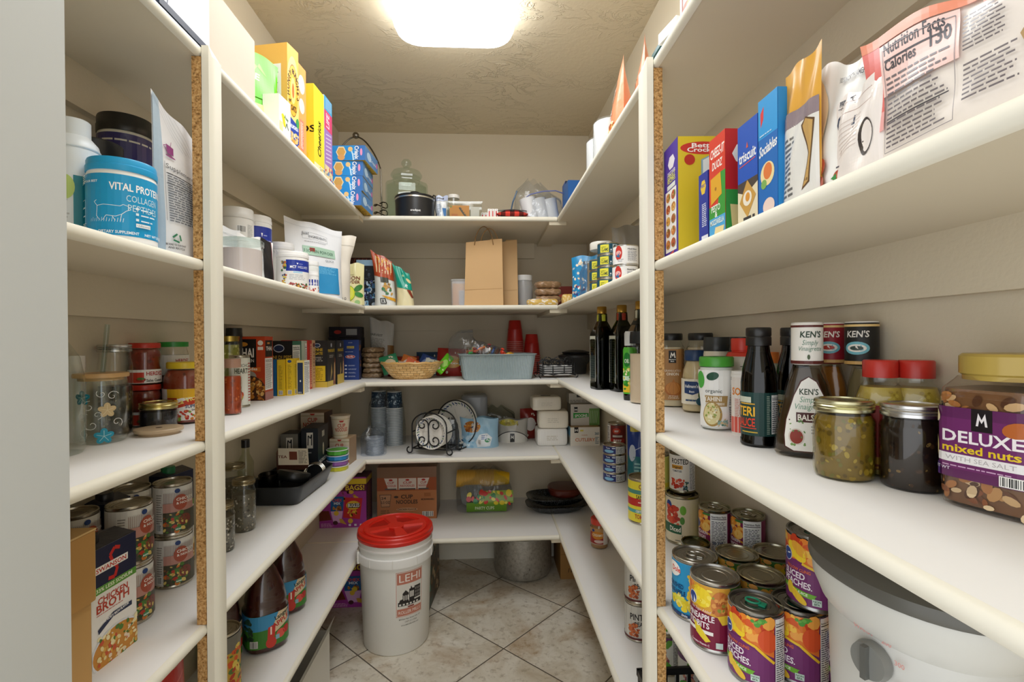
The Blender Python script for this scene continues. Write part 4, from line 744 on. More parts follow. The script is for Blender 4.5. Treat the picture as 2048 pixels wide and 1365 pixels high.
b.fi(list(range(ks[-1], ks[-1] + n)), lin('#1a1b1c'), PLAS); b.fi(list(range(ks[0] + n - 1, ks[0] - 1, -1)), lin('#1a1b1c'), PLAS)
p = Pr(b, lambda u, v, k: (.0915 + k + (v - .035) * .33, -.01 + u, v), PLAS); p.line([(.02 * cos(a * .5), .034 + .016 * sin(a * .5)) for a in range(13)], .0015, '#4a4d50'); p.txt('NW', 0, .028, .012, '#4a4d50', bold=False)
b.build('pan_body', t)
b = B().lathe([(0, 0), (.052, 0), (.055, .004), (.055, .028), (.052, .032), (0, .034)], '#121313', PLAS, 40, M=Matrix.Translation((-.667, 1.745, ZD + .055)) @ Matrix.Rotation(radians(-14), 4, 'X') @ Matrix.Rotation(radians(10), 4, 'Y')); b.thing('plastic_bowl', 'round black plastic bowl turned over in the roasting pan', 'bowl')
b = B().lathe([(.030, 0), (.034, .001), (.034, .075), (.031, .078), (.029, .075), (.029, .003), (.030, 0)], '#26221c', METAL, 32, M=Matrix.Translation((-.735, 1.72, ZD + .012))); b.thing('metal_cup', 'dark metal rimmed cup inside the roasting pan', 'cup')
for k in range(3): B().tube([(.034 * cos(2 * pi * i / 28), .034 * sin(2 * pi * i / 28), 0) for i in range(28)], .0035, '#b5b2a8', METAL, closed=True).thing('jar_ring', 'silver jar ring leaning in the roasting pan, number %s of three' % ('one', 'two', 'three')[k], 'jar ring', (-.640, 1.875 + .012 * k, ZD + .045), 0, 'silver jar rings in the pan').rotation_euler = (radians(62), .25, 0)
def d(p, w_, h): p.rect(0, 0, w_, h, '#e4ddcd'); p.rect(w_ * .36, h * .3, w_ * .62, h * .8, '#7a3f2f'); p.txt('TEA', w_ * .14, h * .4, .012, '#7a3f2f', rot=.0); p.fine(w_ * .66, h * .1, w_ * .95, h * .9, 9, '#8a857a', 3)
carton('tea_box', 'small cream and brown tea box tilted in the roasting pan', 'box', -.705, 1.850, ZD + .075, .105, .03, .075, {'*': '#7a4a38', 'F': '#e4ddcd'}, {'F': d}, radians(30), tilt=(radians(-48), radians(8)))
def nor(p, w_, h): p.rect(w_ * .38, h * .78, w_ * .62, h * .9, '#c9c4b8'); p.ell(w_ * .5, h * .52, w_ * .07, h * .13, '#c9c2ae'); p.ell(w_ * .5, h * .60, w_ * .05, h * .05, '#e0dccf'); p.txt('NORDIC', w_ * .5, h * .27, .014, '#e8e6e0', w=w_ * .8); p.fine(w_ * .15, h * .12, w_ * .85, h * .24, 3, '#9a9a9a', 2)
def nor2(p, w_, h): p.rect(w_ * .32, h * .60, w_ * .70, h * .92, '#d5d2c8'); p.line([(w_ * .4, h * .66), (w_ * .42, h * .86), (w_ * .55, h * .8), (w_ * .62, h * .88), (w_ * .62, h * .66)], .004, '#22242a'); p.fine(w_ * .3, h * .5, w_ * .7, h * .55, 1, '#8a8a8a', 2)
carton('appliance_box', 'dark slate kitchenware box with a white figure behind the pan', 'box', -.690, 2.045, ZD, .064, .14, .195, {'*': '#23272d'}, {'R': nor, 'F': nor2}, radians(2))
carton('appliance_box', 'grey-sided kitchenware box next to the wall behind the pan', 'box', -.760, 2.005, ZD, .066, .09, .178, {'*': '#2c2f33', 'F': '#75736c'}, {'F': nor2}, 0)
def cupbox(p, w_, h):
    p.rect(0, 0, w_, h, '#d5c6b0'); p.rect(0, h * .88, w_, h * .90, '#9a8a5a'); p.poly([(w_ * .38, h * .97), (w_ * .62, h * .97), (w_ * .56, h * .91), (w_ * .44, h * .91)], '#b8352a'); p.txt('CUP', w_ * .5, h * .66, .018, '#b84030', w=w_ * .42); p.txt('NOODLES', w_ * .5, h * .48, .018, '#b84030', w=w_ * .80); p.rect(w_ * .1, h * .36, w_ * .9, h * .44, '#c86a3a'); food(p, w_ * .05, 0, w_ * .95, h * .26, 4, 24, ('#d98a3c', '#3a6a8a', '#c8552f', '#e8c46a'), .008)
NB = 'noodle cup boxes'
carton('noodle_cup_box', 'lower printed noodle cup box behind the coloured cup molds', 'box', -.625, 2.215, ZD, .085, .10, .115, {'*': '#b59a7a', 'R': '#a88c6c', 'F': '#cfc4a8'}, {'F': cupbox}, radians(-3), NB)
carton('noodle_cup_box', 'noodle cup box standing on top behind the dark slate box', 'box', -.735, 2.205, ZD + .1162, .10, .10, .115, {'*': '#a88462', 'F': '#d5c6b0', 'R': '#5a3f2a'}, {'F': cupbox}, radians(-3), NB)
carton('noodle_cup_box', 'brown cardboard noodle box at the wall under the upper noodle box', 'box', -.735, 2.205, ZD, .10, .10, .115, {'*': '#6a4a32'}, {}, radians(-3), NB)
def noodle(p, r, a, c):
    p.rect(-r * 3, a, r * 3, c, '#dccfb8'); p.rect(-r * 3, c - .006, r * 3, c - .004, '#b5a06a'); p.rect(-r * 3, a + .006, r * 3, a + .008, '#b5a06a'); p.poly([(-.010, c - .010), (.010, c - .010), (.006, c - .018), (-.006, c - .018)], '#b8352a'); p.txt('CUP', 0, c - .040, .016, '#b84030', w=.034); p.txt('NOODLES', 0, c - .058, .016, '#b84030', w=.058)
t = root('noodle_cup', 'paper noodle cup standing on the printed noodle box', 'cup', (-.632, 2.200, ZD + .1162), look(-.63, 2.2, 6) + pi / 2)
B().lathe([(0, .002), (.030, 0), (.0305, .004), (.0405, .092), (.043, .094), (.043, .097), (.040, .098), (0, .097)], '#ded2bd', PAPER, 36).build('cup_body', t); b = B(); noodle(Pr(b, cyl_fn(lambda v: .0302 + (v - .002) * .1132, r0=.037), PAPER, su=.008, sv=.01), .037, .006, .088); b.build('label', t)
for i, c in enumerate(('#d2cf32', '#9a5fb0', '#2f8fd0', '#57b83a')):
    b = B().lathe([(.036, 0), (.040, .001), (.042, .006), (.042, .017), (.040, .019), (0, .0195)], c, PLAS, 36, rip=lambda a, z: .03 * (1 if sin(11 * a) > 0 else -1)); b.lathe([(.0425, .018), (.0455, .0185), (.0455, .021), (.0425, .0212)], '#e8e6f0', PLAS, 36)
    b.thing('silicone_mold', '%s scalloped cup mold in the coloured stack beside the pan' % ('yellow bottom', 'purple', 'blue', 'green top')[i], 'cup mold', (-.616, 2.098, ZD + i * .022), 0, 'coloured cup molds')
# ================================================================ back wall, top shelf
G = '#f1f7f3'
t = root('glass_canister', 'large pale green eight-sided glass canister with a ball-knob lid', 'jar', (-.385, 2.53, ZA), radians(10))
B().lathe([(0, .001), (.108, 0), (.112, .004), (.112, .215), (.104, .228), (.066, .240), (.066, .246), (.075, .252), (.075, .262)], G, GLASS, 8, ph=pi / 8).build('canister_body', t)
B().lathe([(.0, .006), (.100, .006), (.104, .012), (.104, .208), (.062, .236)], G, GLASS, 8, ph=pi / 8).build('canister_wall', t)
B().lathe([(0, .264), (.076, .264), (.079, .268), (.079, .274), (.070, .290), (.040, .302), (.016, .305), (.013, .311), (.019, .318), (.026, .329), (.025, .342), (.017, .352), (0, .357)], G, GLASS, 36).build('lid', t)
t = root('slow_cooker', 'small round black slow cooker with a steel rim and black knob', 'slow cooker', (-.318, 2.345, ZA), -.15)
B().lathe([(0, .001), (.084, 0), (.090, .006), (.092, .09), (0, .09)], '#1a1b1d', PLAS, 48).build('cooker_body', t); B().lathe([(.092, .088), (.0945, .089), (.0945, .095), (.092, .096), (.088, .096)], '#d8d8d4', METAL, 48).build('steel_rim', t)
ld = B().lathe([(0, .096), (.093, .096), (.095, .099), (.092, .106), (.060, .113), (.0, .116)], '#17181a', PLAS, 48).build('lid', t); B().lathe([(.008, .114), (.009, .120), (.022, .124), (.024, .130), (.020, .133), (0, .134)], '#141414', PLAS, 24).build('lid_knob', ld)
b = B(); p = Pr(b, cyl_fn(.0922), PAPER, su=.01); p.txt('crockpot', .028, .022, .0095, '#f0f0ee', w=.046); b.build('printed_name', t)
B().tube([(.07, .03, .108), (.085, .02, .122), (.098, .0, .112), (.101, -.01, .085), (.1, -.015, .05), (.108, -.02, .02), (.105, -.02, .004)], .0028, '#1a1a1a').build('power_cord', t)
def d(p, w_, h): p.rect(-w_ / 2, h * .80, w_ / 2, h, '#b8c4e0'); p.rect(-.022, h * .86, .012, h * .93, '#5a5f6a'); p.poly([(.004, h * .5), (.022, h * .5), (.022, .008), (.014, .008)], '#3f7ab8'); p.fine(-.022, .01, .0, h * .7, 9, '#aebcd0', 3)
pouch('white_pouch', 'white zip pouch with a blue wedge between slow cooker and jars', 'bag', -.194, 2.36, ZA, .060, .03, .120, '#e4e8ea', d, seed=3, m=GLOSS, topd=.3)
for (x, y, h, lb) in ((-.142, 2.44, .148, 'taller clear jar with a white lid behind the clear bin'), (-.072, 2.45, .105, 'shorter clear jar with a white lid behind the clear bin')):
    jar('spice_jar', lb, 'jar', x, y, ZA, [(.026, 0), (.028, .004), (.028, h - .025), (.026, h - .018)], h * .5, '#cfcac0', [(0, h - .018), (.030, h - .018), (.030, h - .004), (.027, h), (0, h)], '#e6e4de', group='clear jars with white lids')
t = root('clear_bin', 'clear plastic bin holding an orange packet', 'bin', (-.085, 2.345, ZA)); b = B()
for q in (((-.080, -.045, 0), (.080, .045, .003)), ((-.082, -.047, .002), (.082, -.045, .078)), ((-.082, .045, .002), (.082, .047, .078)), ((-.082, -.045, .002), (-.080, .045, .078)), ((.080, -.045, .002), (.082, .045, .078)), ((-.086, -.050, .074), (.086, -.047, .079))): b.box(q[0], q[1], '#f1f2f0', FROST if False else GLASS)
b.build('bin_body', t)
def d(p, w_, h): p.line([(w_ * .5, h * .85), (w_ * .72, h * .35), (w_ * .92, h * .02)], .008, '#4a4238'); [p.line([(w_ * (.50 + .07 * i), h * (.72 - .15 * i)), (w_ * (.62 + .07 * i), h * (.80 - .15 * i))], .003, '#4a4238') for i in range(5)]; p.rect(.002, h * .85, .012, h * .97, '#8aa05a'); p.fine(.01, .004, .04, h * .4, 4, '#c8522a', 3)
carton('spice_packet', 'orange seasoning packet with a dark feather drawing in the clear bin', 'packet', -.108, 2.325, ZA + .0035, .092, .012, .062, {'*': '#e89a3c'}, {'F': d})
carton('white_card', 'folded white card standing in the clear bin', 'card', -.035, 2.330, ZA + .0035, .040, .006, .058, {'*': '#eceae6'}, {})
def d(p, w_, h): p.rect(w_ * .3, 0, w_ * .7, h * .80, '#b8302c'); p.ell(w_ * .5, h * .9, w_ * .14, h * .035, '#4a2a2a')
for i in range(5): carton('test_tube_box', 'white box with a red stripe beside the clear bin, %s from the bin' % ('first', 'second', 'third', 'fourth', 'fifth')[i] if i > 1 else 'white box with a red stripe seen through the end of the clear bin, %s one' % ('left', 'right')[i], 'box', (-.0 + .0145 * i if i > 1 else .055 + .0145 * (i + 1) - .0145 * 4.0) + .0 if False else (.016 + .0165 * (i - 1)) if i > 1 else (.0163 * i - .012 + .0125), 2.335 if i > 1 else 2.405, ZA, .0145, .04, .050, {'*': '#f0eeea'}, {'F': d}, 0, 'red striped white boxes')
t = root('plaid_pouch', 'red and black buffalo plaid zip pouch lying flat', 'pouch', (.140, 2.335, ZA)); b = B()
def pf_(s_): return lambda a, c: ((a - .5) * .150, (c - .5) * .085, max(0, .024 + s_ * .024 * (1 - abs(2 * a - 1) ** 3.0) * (1 - abs(2 * c - 1) ** 2.6) - (.0)))
cp = lambda a, c: ('#d8473a', '#6e2420', '#1c1818')[(int(a * 7) % 2) + (int(c * 5 + .5) % 2)]
b.grid(pf_(1), 28, 20, cp, CLOTH); b.grid(lambda a, c: pf_(-1)(1 - a, c), 28, 20, cp, CLOTH); b.build('pouch_body', t); B().tube([(-.07, -.01, .044), (0, -.012, .050), (.07, -.01, .044)], .002, '#5f6468', METAL).build('zipper', t)
def film(name, label, x, y, z, w_, d_, h, seed, tint='#eef0f2', m=None, rz=0, peak=0, group=None, cat='bag'):
    rg = random.Random(seed); ph = [rg.random() * 6 for _ in range(8)]
    def fn(u, v):
        a = 2 * pi * u; t = v; sx = (1 - .25 * t ** 2) ; zz = h * (v ** .8); r = 1 + .10 * sin(3 * a + ph[0] + 4 * t) * t + .07 * sin(7 * a + ph[1] + 9 * t) * t + .04 * sin(13 * a + ph[2]) * t
        k = (1 - .55 * max(0, t - .7) / .3)
        f = (abs(cos(a)) ** 3 + abs(sin(a)) ** 3) ** (-1 / 3)
        return (w_ / 2 * cos(a) * f * r * sx * k, d_ / 2 * sin(a) * f * r * sx * k, zz * (1 + peak * .25 * cos(a + ph[3])) + .008 * t * sin(5 * a + ph[4]))
    b = B().grid(fn, 36, 14, tint, m or FILM, closeu=True); return b.thing(name, label, cat, (x, y, z), rz, group)
# stacked silver cups in a zip bag
for k in range(3): B().lathe([(.030, 0), (.036, .004), (.040, .10), (.042, .104), (.038, .104), (.034, .006), (0, .004)], '#dfe1e3', GLOSS, 32, M=Matrix.Rotation(radians(-12), 4, 'Y')).thing('plastic_cup', 'white plastic cup in the zip bag, %s of three' % ('left', 'middle', 'right')[k], 'cup', (.238 + .052 * k, 2.36 + .01 * k, ZA + .008), 0, 'white cups in the zip bag')
t = root('zip_bag', 'clear zip bag of white cups with a blue zip line', 'bag', (.290, 2.365, ZA)); o = film('zip_bag', '', 0, 0, 0, .205, .095, .135, 5, peak=.3); o.name = 'bag_film'; o.parent = t; [o.__delitem__(k) for k in ('label', 'category')]
B().tube([(-.100, -.02, .100), (-.06, -.035, .125), (0, -.04, .138), (.06, -.035, .143), (.10, -.02, .135)], .003, '#6a74a8', GLOSS).build('zip_strip', t)
t = root('zip_bag', 'crumpled clear bag rising behind the zip bag of cups', 'bag', (.262, 2.49, ZA)); o = film('b', '', 0, 0, 0, .20, .10, .235, 11, peak=.2); o.name = 'bag_film'; o.parent = t; [o.__delitem__(k) for k in ('label', 'category')]
B().tube([(-.125, -.06, .05), (-.112, -.07, .11), (-.09, -.06, .17)], .004, '#4f6a86', GLOSS).build('zip_strip', t)
# ================================================================ top shelf, right wall
def d(p, w_, h): p.poly([(w_ * .3, h * .35), (w_ * .62, h * .35), (w_ * .98, h * .68), (w_ * .7, h * .72)], '#c8352a'); p.line([(w_ * .3, h * .35), (w_ * .62, h * .35), (w_ * .98, h * .68), (w_ * .7, h * .72), (w_ * .3, h * .35)], .002, '#f0e8e8')
carton('blue_box', 'dark blue box with a red slanted mark in the back right corner', 'box', .445, 2.30, ZA, .105, .12, .165, {'*': '#1f5aa0', 'L': '#2a66ac', 'D': '#1f5aa0'}, {'F': d}, radians(2))
carton('blue_box', 'second blue box behind the one with the red mark', 'box', .455, 2.42, ZA, .10, .09, .205, {'*': '#2a5cb0'}, {'F': lambda p, w_, h: (p.rect(0, h * .93, w_, h, '#1a2a4a'), p.rect(w_ * .4, h * .8, w_ * .7, h * .9, '#e8eaf0'))})
for (y, h, lb) in ((1.650, .168, 'nearer wrapped white paper roll on the top right shelf'), (1.765, .150, 'farther wrapped white paper roll on the top right shelf')):
    t = root('paper_roll', lb, 'paper towel', (.432, y, ZA), 0, 'wrapped paper rolls'); B().lathe([(0, 0), (.048, 0), (.051, .004), (.051, h - .004), (.046, h), (.018, h), (.018, h - .02), (0, h - .02)], '#f2f2f4', MATTE, 36).build('roll', t); B().lathe([(.0525, .002), (.053, h - .002), (.046, h + .006), (.030, h + .004)], '#f6f8f8', FILM, 28, rip=lambda a, z: .02 * sin(9 * a + 40 * z)).build('wrapper', t)
def d(p, w_, h):
    [p.line([(-.03 + .012 * i, h * .58), (.0 + .012 * i, h * .66)], .003, '#f6d8c8') for i in range(5)]; p.txt('Pork', -.02, h * .38, .018, '#f6ece4', w=.06); p.txt('rinds', -.02, h * .30, .010, '#f6ece4', w=.04)
    p.ell(0, h * .20, w_ * .34, h * .04, '#f4e0cc'); p.blobs(-w_ * .34, .006, w_ * .34, h * .20, ('#e8b46a', '#c8702f', '#f0dcaa', '#a84a24', '#e9c48a'), 60, .009, 4)
pouch('snack_pouch', 'tall orange-pink snack pouch standing at the top right shelf edge', 'bag', .405, 1.400, ZA, .165, .07, .208, '#e59468', None, d, rz=radians(78) , seed=4, slant=-.04)
pouch('snack_pouch', 'second orange pouch leaning behind the post', 'bag', .420, 1.235, ZA, .15, .06, .172, '#dc7f50', None, lambda p, w_, h: [p.line([(-.05, h * .2 + .012 * i), (.02, h * .3 + .012 * i)], .004, '#a8442a') for i in range(8)], rz=radians(70), seed=14, slant=.35)
t = root('plastic_container', 'dark teal plastic container on top of the right shelf', 'container', (.475, 1.08, ZA)); B().lathe([(0, 0), (.06, 0), (.075, .05), (.078, .075), (.082, .078), (.082, .088), (.075, .094), (0, .094)], '#2f5f60', PLAS, 36, 4.0).build('container_body', t)
carton('snack_box', 'white box with orange print on the top right shelf above the camera side', 'box', .385, .815, ZA, .05, .11, .14, {'*': '#efeae2'}, {'L': lambda p, w_, h: (p.blobs(w_ * .1, .01, w_ * .5, h, ('#e0762c', '#c8522a', '#f0c06a'), 40, .012, 3), p.line([(w_ * .1, .01), (w_ * .1, h)], .004, '#c83a28'))})
carton('paper_sheet', 'folded white paper lying on the top right shelf edge', 'paper', .372, .905, ZA, .05, .06, .02, {'*': '#f2f2f0'}, {}, .2)
# ================================================================ second shelf, back
def d(p, w_, h):
    p.poly([(-w_ / 2, h * .55), (w_ / 2, h * .5), (w_ / 2, h), (-w_ / 2, h)], '#b04a28'); [p.line([(-.035 + .014 * i, h * .62), (-.028 + .014 * i, h * .95)], .005, '#ead0a0') for i in range(6)]; p.blobs(-.03, h * .62, .04, h * .95, ('#d9882c', '#b8431f', '#e8b04a'), 22, .008, 3)
    p.rect(-.02, h * .44, .02, h * .54, '#3f4238'); p.txt('FRITOS', .0, h * .72, .02, '#f0e2c8', w=.075, rot=-.15) if False else None
    p.blobs(-.01, h * .22, .035, h * .42, ('#3f7a4a', '#8a5a2a', '#c89a4a'), 20, .008, 5); p.poly([(-.02, h * .2), (.05, h * .14), (.05, h * .08), (.01, h * .13)], '#e0a52c'); p.line([(-.02, .012), (.004, .012), (-.002, .036), (-.024, .036), (-.02, .012)], .004, '#22201f'); p.txt('R', -.010, .016, .014, '#22201f')
pouch('snack_bag', 'white snack bag with an orange striped top and twisted neck', 'bag', -.458, 2.335, ZB, .098, .065, .262, '#dfe1de', d, seed=7, m=GLOSS, slant=.18, sway=-.018, rz=radians(12), nar=.1)
def d(p, w_, h): p.poly([(-w_ / 2, h * .44), (w_ / 2, h * .40), (w_ / 2, h), (-w_ / 2, h)], '#159a84'); p.txt('R', .01, h * .46, .018, '#e8f2ee', rot=-.4); p.txt('B', .0, h * .75, .012, '#cfe0a8', rot=-.5); p.poly([(.012, h * .4), (.03, h * .4), (.042, h * .2), (.032, h * .2)], '#8a3a28'); p.ell(.028, h * .68, .01, .016, '#e8d9a0', 14, .6)
pouch('snack_bag', 'small teal topped bag with a curling tip', 'bag', -.365, 2.335, ZB, .080, .06, .205, '#e6dcb2', d, seed=17, m=GLOSS, slant=.25, sway=-.022, rz=radians(8), nar=.12)
t = root('food_container', 'clear container of orange macaroni packets half behind the paper bag', 'container', (-.108, 2.455, ZB)); B().lathe([(0, .001), (.046, 0), (.048, .004), (.050, .128), (.052, .13), (.052, .138)], '#eef1f4', FROST, 32, 5.0).build('container_body', t)
b = B().box((-.042, -.03, .003), (.035, .03, .118), '#e8a22c', GLOSS); p = Pr(b, face_fn('F', .077, .06, .118), GLOSS); [b.box((-.040, -.036, .004), (-.010, -.031, .11), '#e0942a', GLOSS)]; q = Pr(b, lambda u, v, k: (u - .01, -.0305 - k, v), GLOSS); q.rect(0, .03, .045, .085, '#e9e7e2'); q.fine(.002, .035, .042, .083, 6, '#55555f', 3); q.poly([(-.01, .02), (.02, .045), (.045, .012), (.03, .004)], '#dfe3ea'); b.build('contents', t)
def kraft(name, lb, x, y, w_, d_, h, rz, handle):
    t = root('paper_bag', lb, 'bag', (x, y, ZB), radians(rz), None); b = B(); rg = random.Random(name)
    X = w_ / 2
    def wall(s_): return lambda a, c: ((a - .5) * w_ * (1 - .10 * c * (.6)), s_ * d_ / 2 * (1 - .86 * c ** .9) + .004 * sin(7 * a + 9 * c + name) * c * (1 - c), c * h * (1 + (.05 * (a - .5))))
    b.grid(wall(-1), 12, 14, '#caa679', CARDB, sm=False); b.grid(lambda a, c: wall(1)(1 - a, c), 12, 14, '#c19c6e', CARDB, sm=False)
    for s_ in (0, 1):
        k0 = []
        for j in range(9):
            c = j / 8; A_ = Vector(wall(-1)(s_, c)); C_ = Vector(wall(1)(s_, c)); m_ = (A_ + C_) / 2 + Vector((-(s_ - .5) * .05 * (c + .15) * 2, 0, 0)); k0.append(b.addv([A_, m_, C_]))
        for j in range(8):
            for q in (0, 1): b.fi((k0[j] + q, k0[j] + q + 1, k0[j + 1] + q + 1, k0[j + 1] + q), lin('#b8935f'), CARDB)
    b.face([wall(-1)(0, 0), wall(-1)(1, 0), wall(1)(1, 0), wall(1)(0, 0)], '#b8935f', CARDB)
    p = Pr(b, lambda u, v, k: (u, wall(-1)(.5 + u / w_, v / h)[1] - k - .0006, v), CARDB, su=.012, sv=h / 14); p.line([(-X * .98, h * .245), (X * .95, h * .265)], .0012, '#a98557')
    b.build('bag_body', t)
    if handle:
        for k, (x0, hh) in enumerate(((-.028, .088), (-.002, .084))):
            s_ = -1 if k == 0 else 1; B().tube([(x0 - .018 + .07 * i / 14 * 1.3, s_ * .012, h * .93 + hh * sin(pi * min(1, max(0, i / 14))) ** .55) for i in range(15)], .0022, '#a9855a' if k else '#8a6a44', CARDB).build('handle', t)
kraft(1, 'brown kraft paper bag with twisted handles on the second shelf', .007, 2.37, .185, .10, .318, -4, True)
kraft(3, 'second kraft paper bag standing directly behind the first', .110, 2.475, .135, .07, .335, -5, False)
jar('storage_jar', 'clear jar with a white lid full of grey powder beside the paper bags', 'jar', .212, 2.545, ZB, [(.044, 0), (.047, .005), (.047, .12), (.041, .145)], .10, '#8d8478', [(0, .145), (.045, .145), (.045, .172), (0, .173)], '#e8e8e6', glass=FROST, fillm=MATTE)
def loaf(lb, x, y, z, w_, d_, h, c1, c2, seed, rz=0, group=None, name='snack_packet'):
    def fn(a, c):
        th = 2 * pi * a; ph = pi * (c - .5); r = (abs(cos(th)) ** 4 + abs(sin(th)) ** 4) ** -.25
        return (w_ / 2 * cos(ph) ** .35 * cos(th) * r * (1 + .03 * sin(9 * th + seed)), d_ / 2 * cos(ph) ** .35 * sin(th) * r * (1 + .03 * sin(7 * th + seed)), max(0, h / 2 * (1 + sin(ph)) + .004 * sin(11 * th + 3 * seed) * cos(ph)))
    rg = random.Random(seed); b = B().grid(fn, 30, 10, lambda a, c: rg.choice((c1, c1, c2)), FOIL, closeu=True); return b.thing(name, lb, 'packet', (x, y, z), rz, group)
for i in range(3): loaf('brown vacuum packet, %s of the pile on the second shelf' % ('lowest', 'middle', 'topmost')[i], .325, 2.44, ZB + .022 + i * .036, .128, .09, .035, '#9a7a58', '#b8977a', i + 2, .1 * i, 'pile of brown vacuum packets')
loaf('clear bag of yellow and white pieces lying under the brown packets', .285, 2.345, ZB, .150, .075, .034, '#d9b45a', '#efe6d8', 9, name='nut_bag')
loaf('small yellow cookie bag at the right end of the back shelf', .405, 2.325, ZB, .060, .07, .055, '#e3b85f', '#f0d79a', 12, name='cookie_bag')
carton('red_box', 'dark red box behind the brown packets in the corner', 'box', .44, 2.62, ZB, .10, .08, .12, {'*': '#7a2a22'}, {'F': lambda p, w_, h: p.rect(0, h * .5, w_, h * .65, '#b84a3a')})
# ================================================================ second shelf, right back bay
def d(p, w_, h):
    p.rect(-w_ / 2, 0, w_ / 2, h, '#1c8fc8'); p.rect(-.02, h * .80, .05, h * .88, '#1a2a38'); p.txt('SEA SALT', .016, h * .815, .010, '#cfe4f0', w=.055); p.txt('White', .03, h * .62, .016, '#e4f2fa', 'c', w=.06); p.ell(.03, h * .2, .032, .045, '#cfe0e8'); p.blobs(-w_ / 2 + .004, 0, -.01, h * .92, ('#f2ead8', '#e8d8b8', '#ffffff', '#b8c8d0'), 26, .009, 3); p.blobs(-w_ / 2, 0, .03, h * .35, ('#5a3a6a', '#c84a3a', '#e8d8c8', '#3a4a8a'), 26, .006, 5)
pouch('snack_pouch', 'bright blue snack pouch at the far end of the right second shelf', 'bag', .452, 2.08, ZB, .15, .06, .198, '#1c8fc8', d, rz=radians(-30), seed=3, m=GLOSS)
def sqj(lb, x, y, h, fill, g=None):
    return jar('square_jar', lb, 'jar', x, y, ZB, [(.050, 0), (.053, .005), (.053, h * .68), (.044, h * .82), (.043, h * .86)], fill, '#8a8378', [(0, h * .86), (.047, h * .86), (.048, h * .87), (.048, h * .98), (.045, h), (0, h)], '#e9e6dc', glass=GLASS, sq=3.5, fillm=MATTE, group=g, rzz=.3, blobs=(('#9a948a', '#7a746a'), 60, .012, 4))
sqj('large square clear jar with a cream lid full of grey powder', .462, 1.873, .212, .135); sqj('matching square jar mostly hidden behind the first', .545, 2.02, .190, .12)
pouch('snack_bag', 'dark speckled bag resting on top of the square jars', 'bag', .535, 1.80, ZB, .11, .055, .262, '#7d766a', None, rz=-.5, seed=6)
film('plastic_bag', 'crinkled clear bag between the blue pouch and the square jar', .425, 1.975, ZB, .06, .10, .15, 9, tint='#dfe2e6')
def gw(p, r, a, c):
    p.rect(-r * 3, a, r * 3, c, '#1f4f63'); p.rect(-.026, a + .002, .004, c - .003, '#e8e04a'); p.txt('CLAMS', -.022, a + .006, .010, '#26402f', 'l', w=.024); p.fine(-.022, c - .012, .0, c - .008, 1, '#6a7a2f', 2); p.rect(.016, a + .003, .034, c - .003, '#c9d4d8'); p.fine(.018, a + .006, .032, c - .006, 4, '#2a3a42', 2); p.ell(.024, c - .010, .004, .005, '#1a2a30'); p.ell(.011, a + .010, .0025, .0025, '#e8eef0'); p.fine(.007, a + .004, .014, a + .006, 1, '#e8eef0', 1)
g = 'short seafood cans on the right second shelf'
c0 = can('short teal and yellow can at the bottom of the nearer stack', .412, 1.600, ZB, .036, .0385, gw, off=-4, group=g, bare=.004)
for j, l in ((1, 'in the middle of the nearer stack'), (2, 'near the top of the nearer stack'), (3, 'on top of the nearer stack')): dup(c0, (.412 + .001 * j, 1.600, ZB + j * .0387), 'short teal and yellow can ' + l, group=g)
for j, l in ((0, 'at the bottom of the farther stack'), (1, 'in the middle of the farther stack'), (2, 'on top of the farther stack')): dup(c0, (.408, 1.695, ZB + j * .0387), 'short teal and yellow can ' + l, group=g)
def wc(p, r, a, c): p.rect(-r * 3, a, r * 3, c, '#f0efee'); p.ell(-.022, c - .020, .012, .022, '#c8362e'); p.ell(-.022, c - .020, .009, .007, '#e8b0ac'); p.poly([(-.034, a + .022), (-.018, a + .034), (-.018, a + .018)], '#2f6a9a'); p.txt('Nutrition', .006, c - .012, .005, '#33343a', 'l', w=.03); p.fine(.006, a + .008, .04, c - .014, 10, '#9a9aa4', 4); p.fine(-.024, a + .006, -.006, a + .016, 2, '#b0b4bc', 2)
c0 = can('white milk can with a red oval at the bottom behind the shelf edge', .430, 1.462, ZB, .0375, .060, wc, group='white milk cans', bare=.004, lid='#c9c7c2'); dup(c0, (.432, 1.462, ZB + .0605), 'white milk can with a red oval stacked on top', group='white milk cans')
# ================================================================ third shelf, back
def flour(p, w_, h):
    p.rect(-w_ / 2, h * .35, w_ / 2, h, '#b7b4ac'); p.txt('HARVEST', -.03, h * .70, .012, '#55544e', w=.07); p.fine(-.065, h * .38, .02, h * .67, 14, '#77756e', 3, .35); p.rect(.03, h * .35, .075, h * .55, '#8a6230'); p.rect(-w_ / 2, h * .06, w_ / 2, h * .35, '#5d6062'); p.blobs(-w_ / 2 + .01, h * .08, w_ / 2 - .01, h * .33, ('#8d9294', '#3a3d40', '#a9adae', '#4a4e50'), 40, .010, 3)
pouch('flour_bag', 'tall grey and white cornmeal bag with folded top behind the basket', 'bag', -.535, 2.63, ZC, .125, .08, .310, '#b0aea6', flour, seed=5, m=PAPER, rz=.12, slant=.10, gus=.5)
for i in range(6): loaf('brown foil wrapped flat packet, %s from the bottom beside the royal blue pasta box' % ('first', 'second', 'third', 'fourth', 'fifth', 'sixth')[i], -.560 + .004 * (i % 2), 2.52, ZC + i * .0255, .10, .09, .027, '#80664a', '#a08868', i, .15 * i, 'pile of wrapped flat packets', 'wrapped_snack')
t = root('wicker_basket', 'oval wicker basket filled with snack packets', 'basket', (-.350, 2.43, ZC), .03)
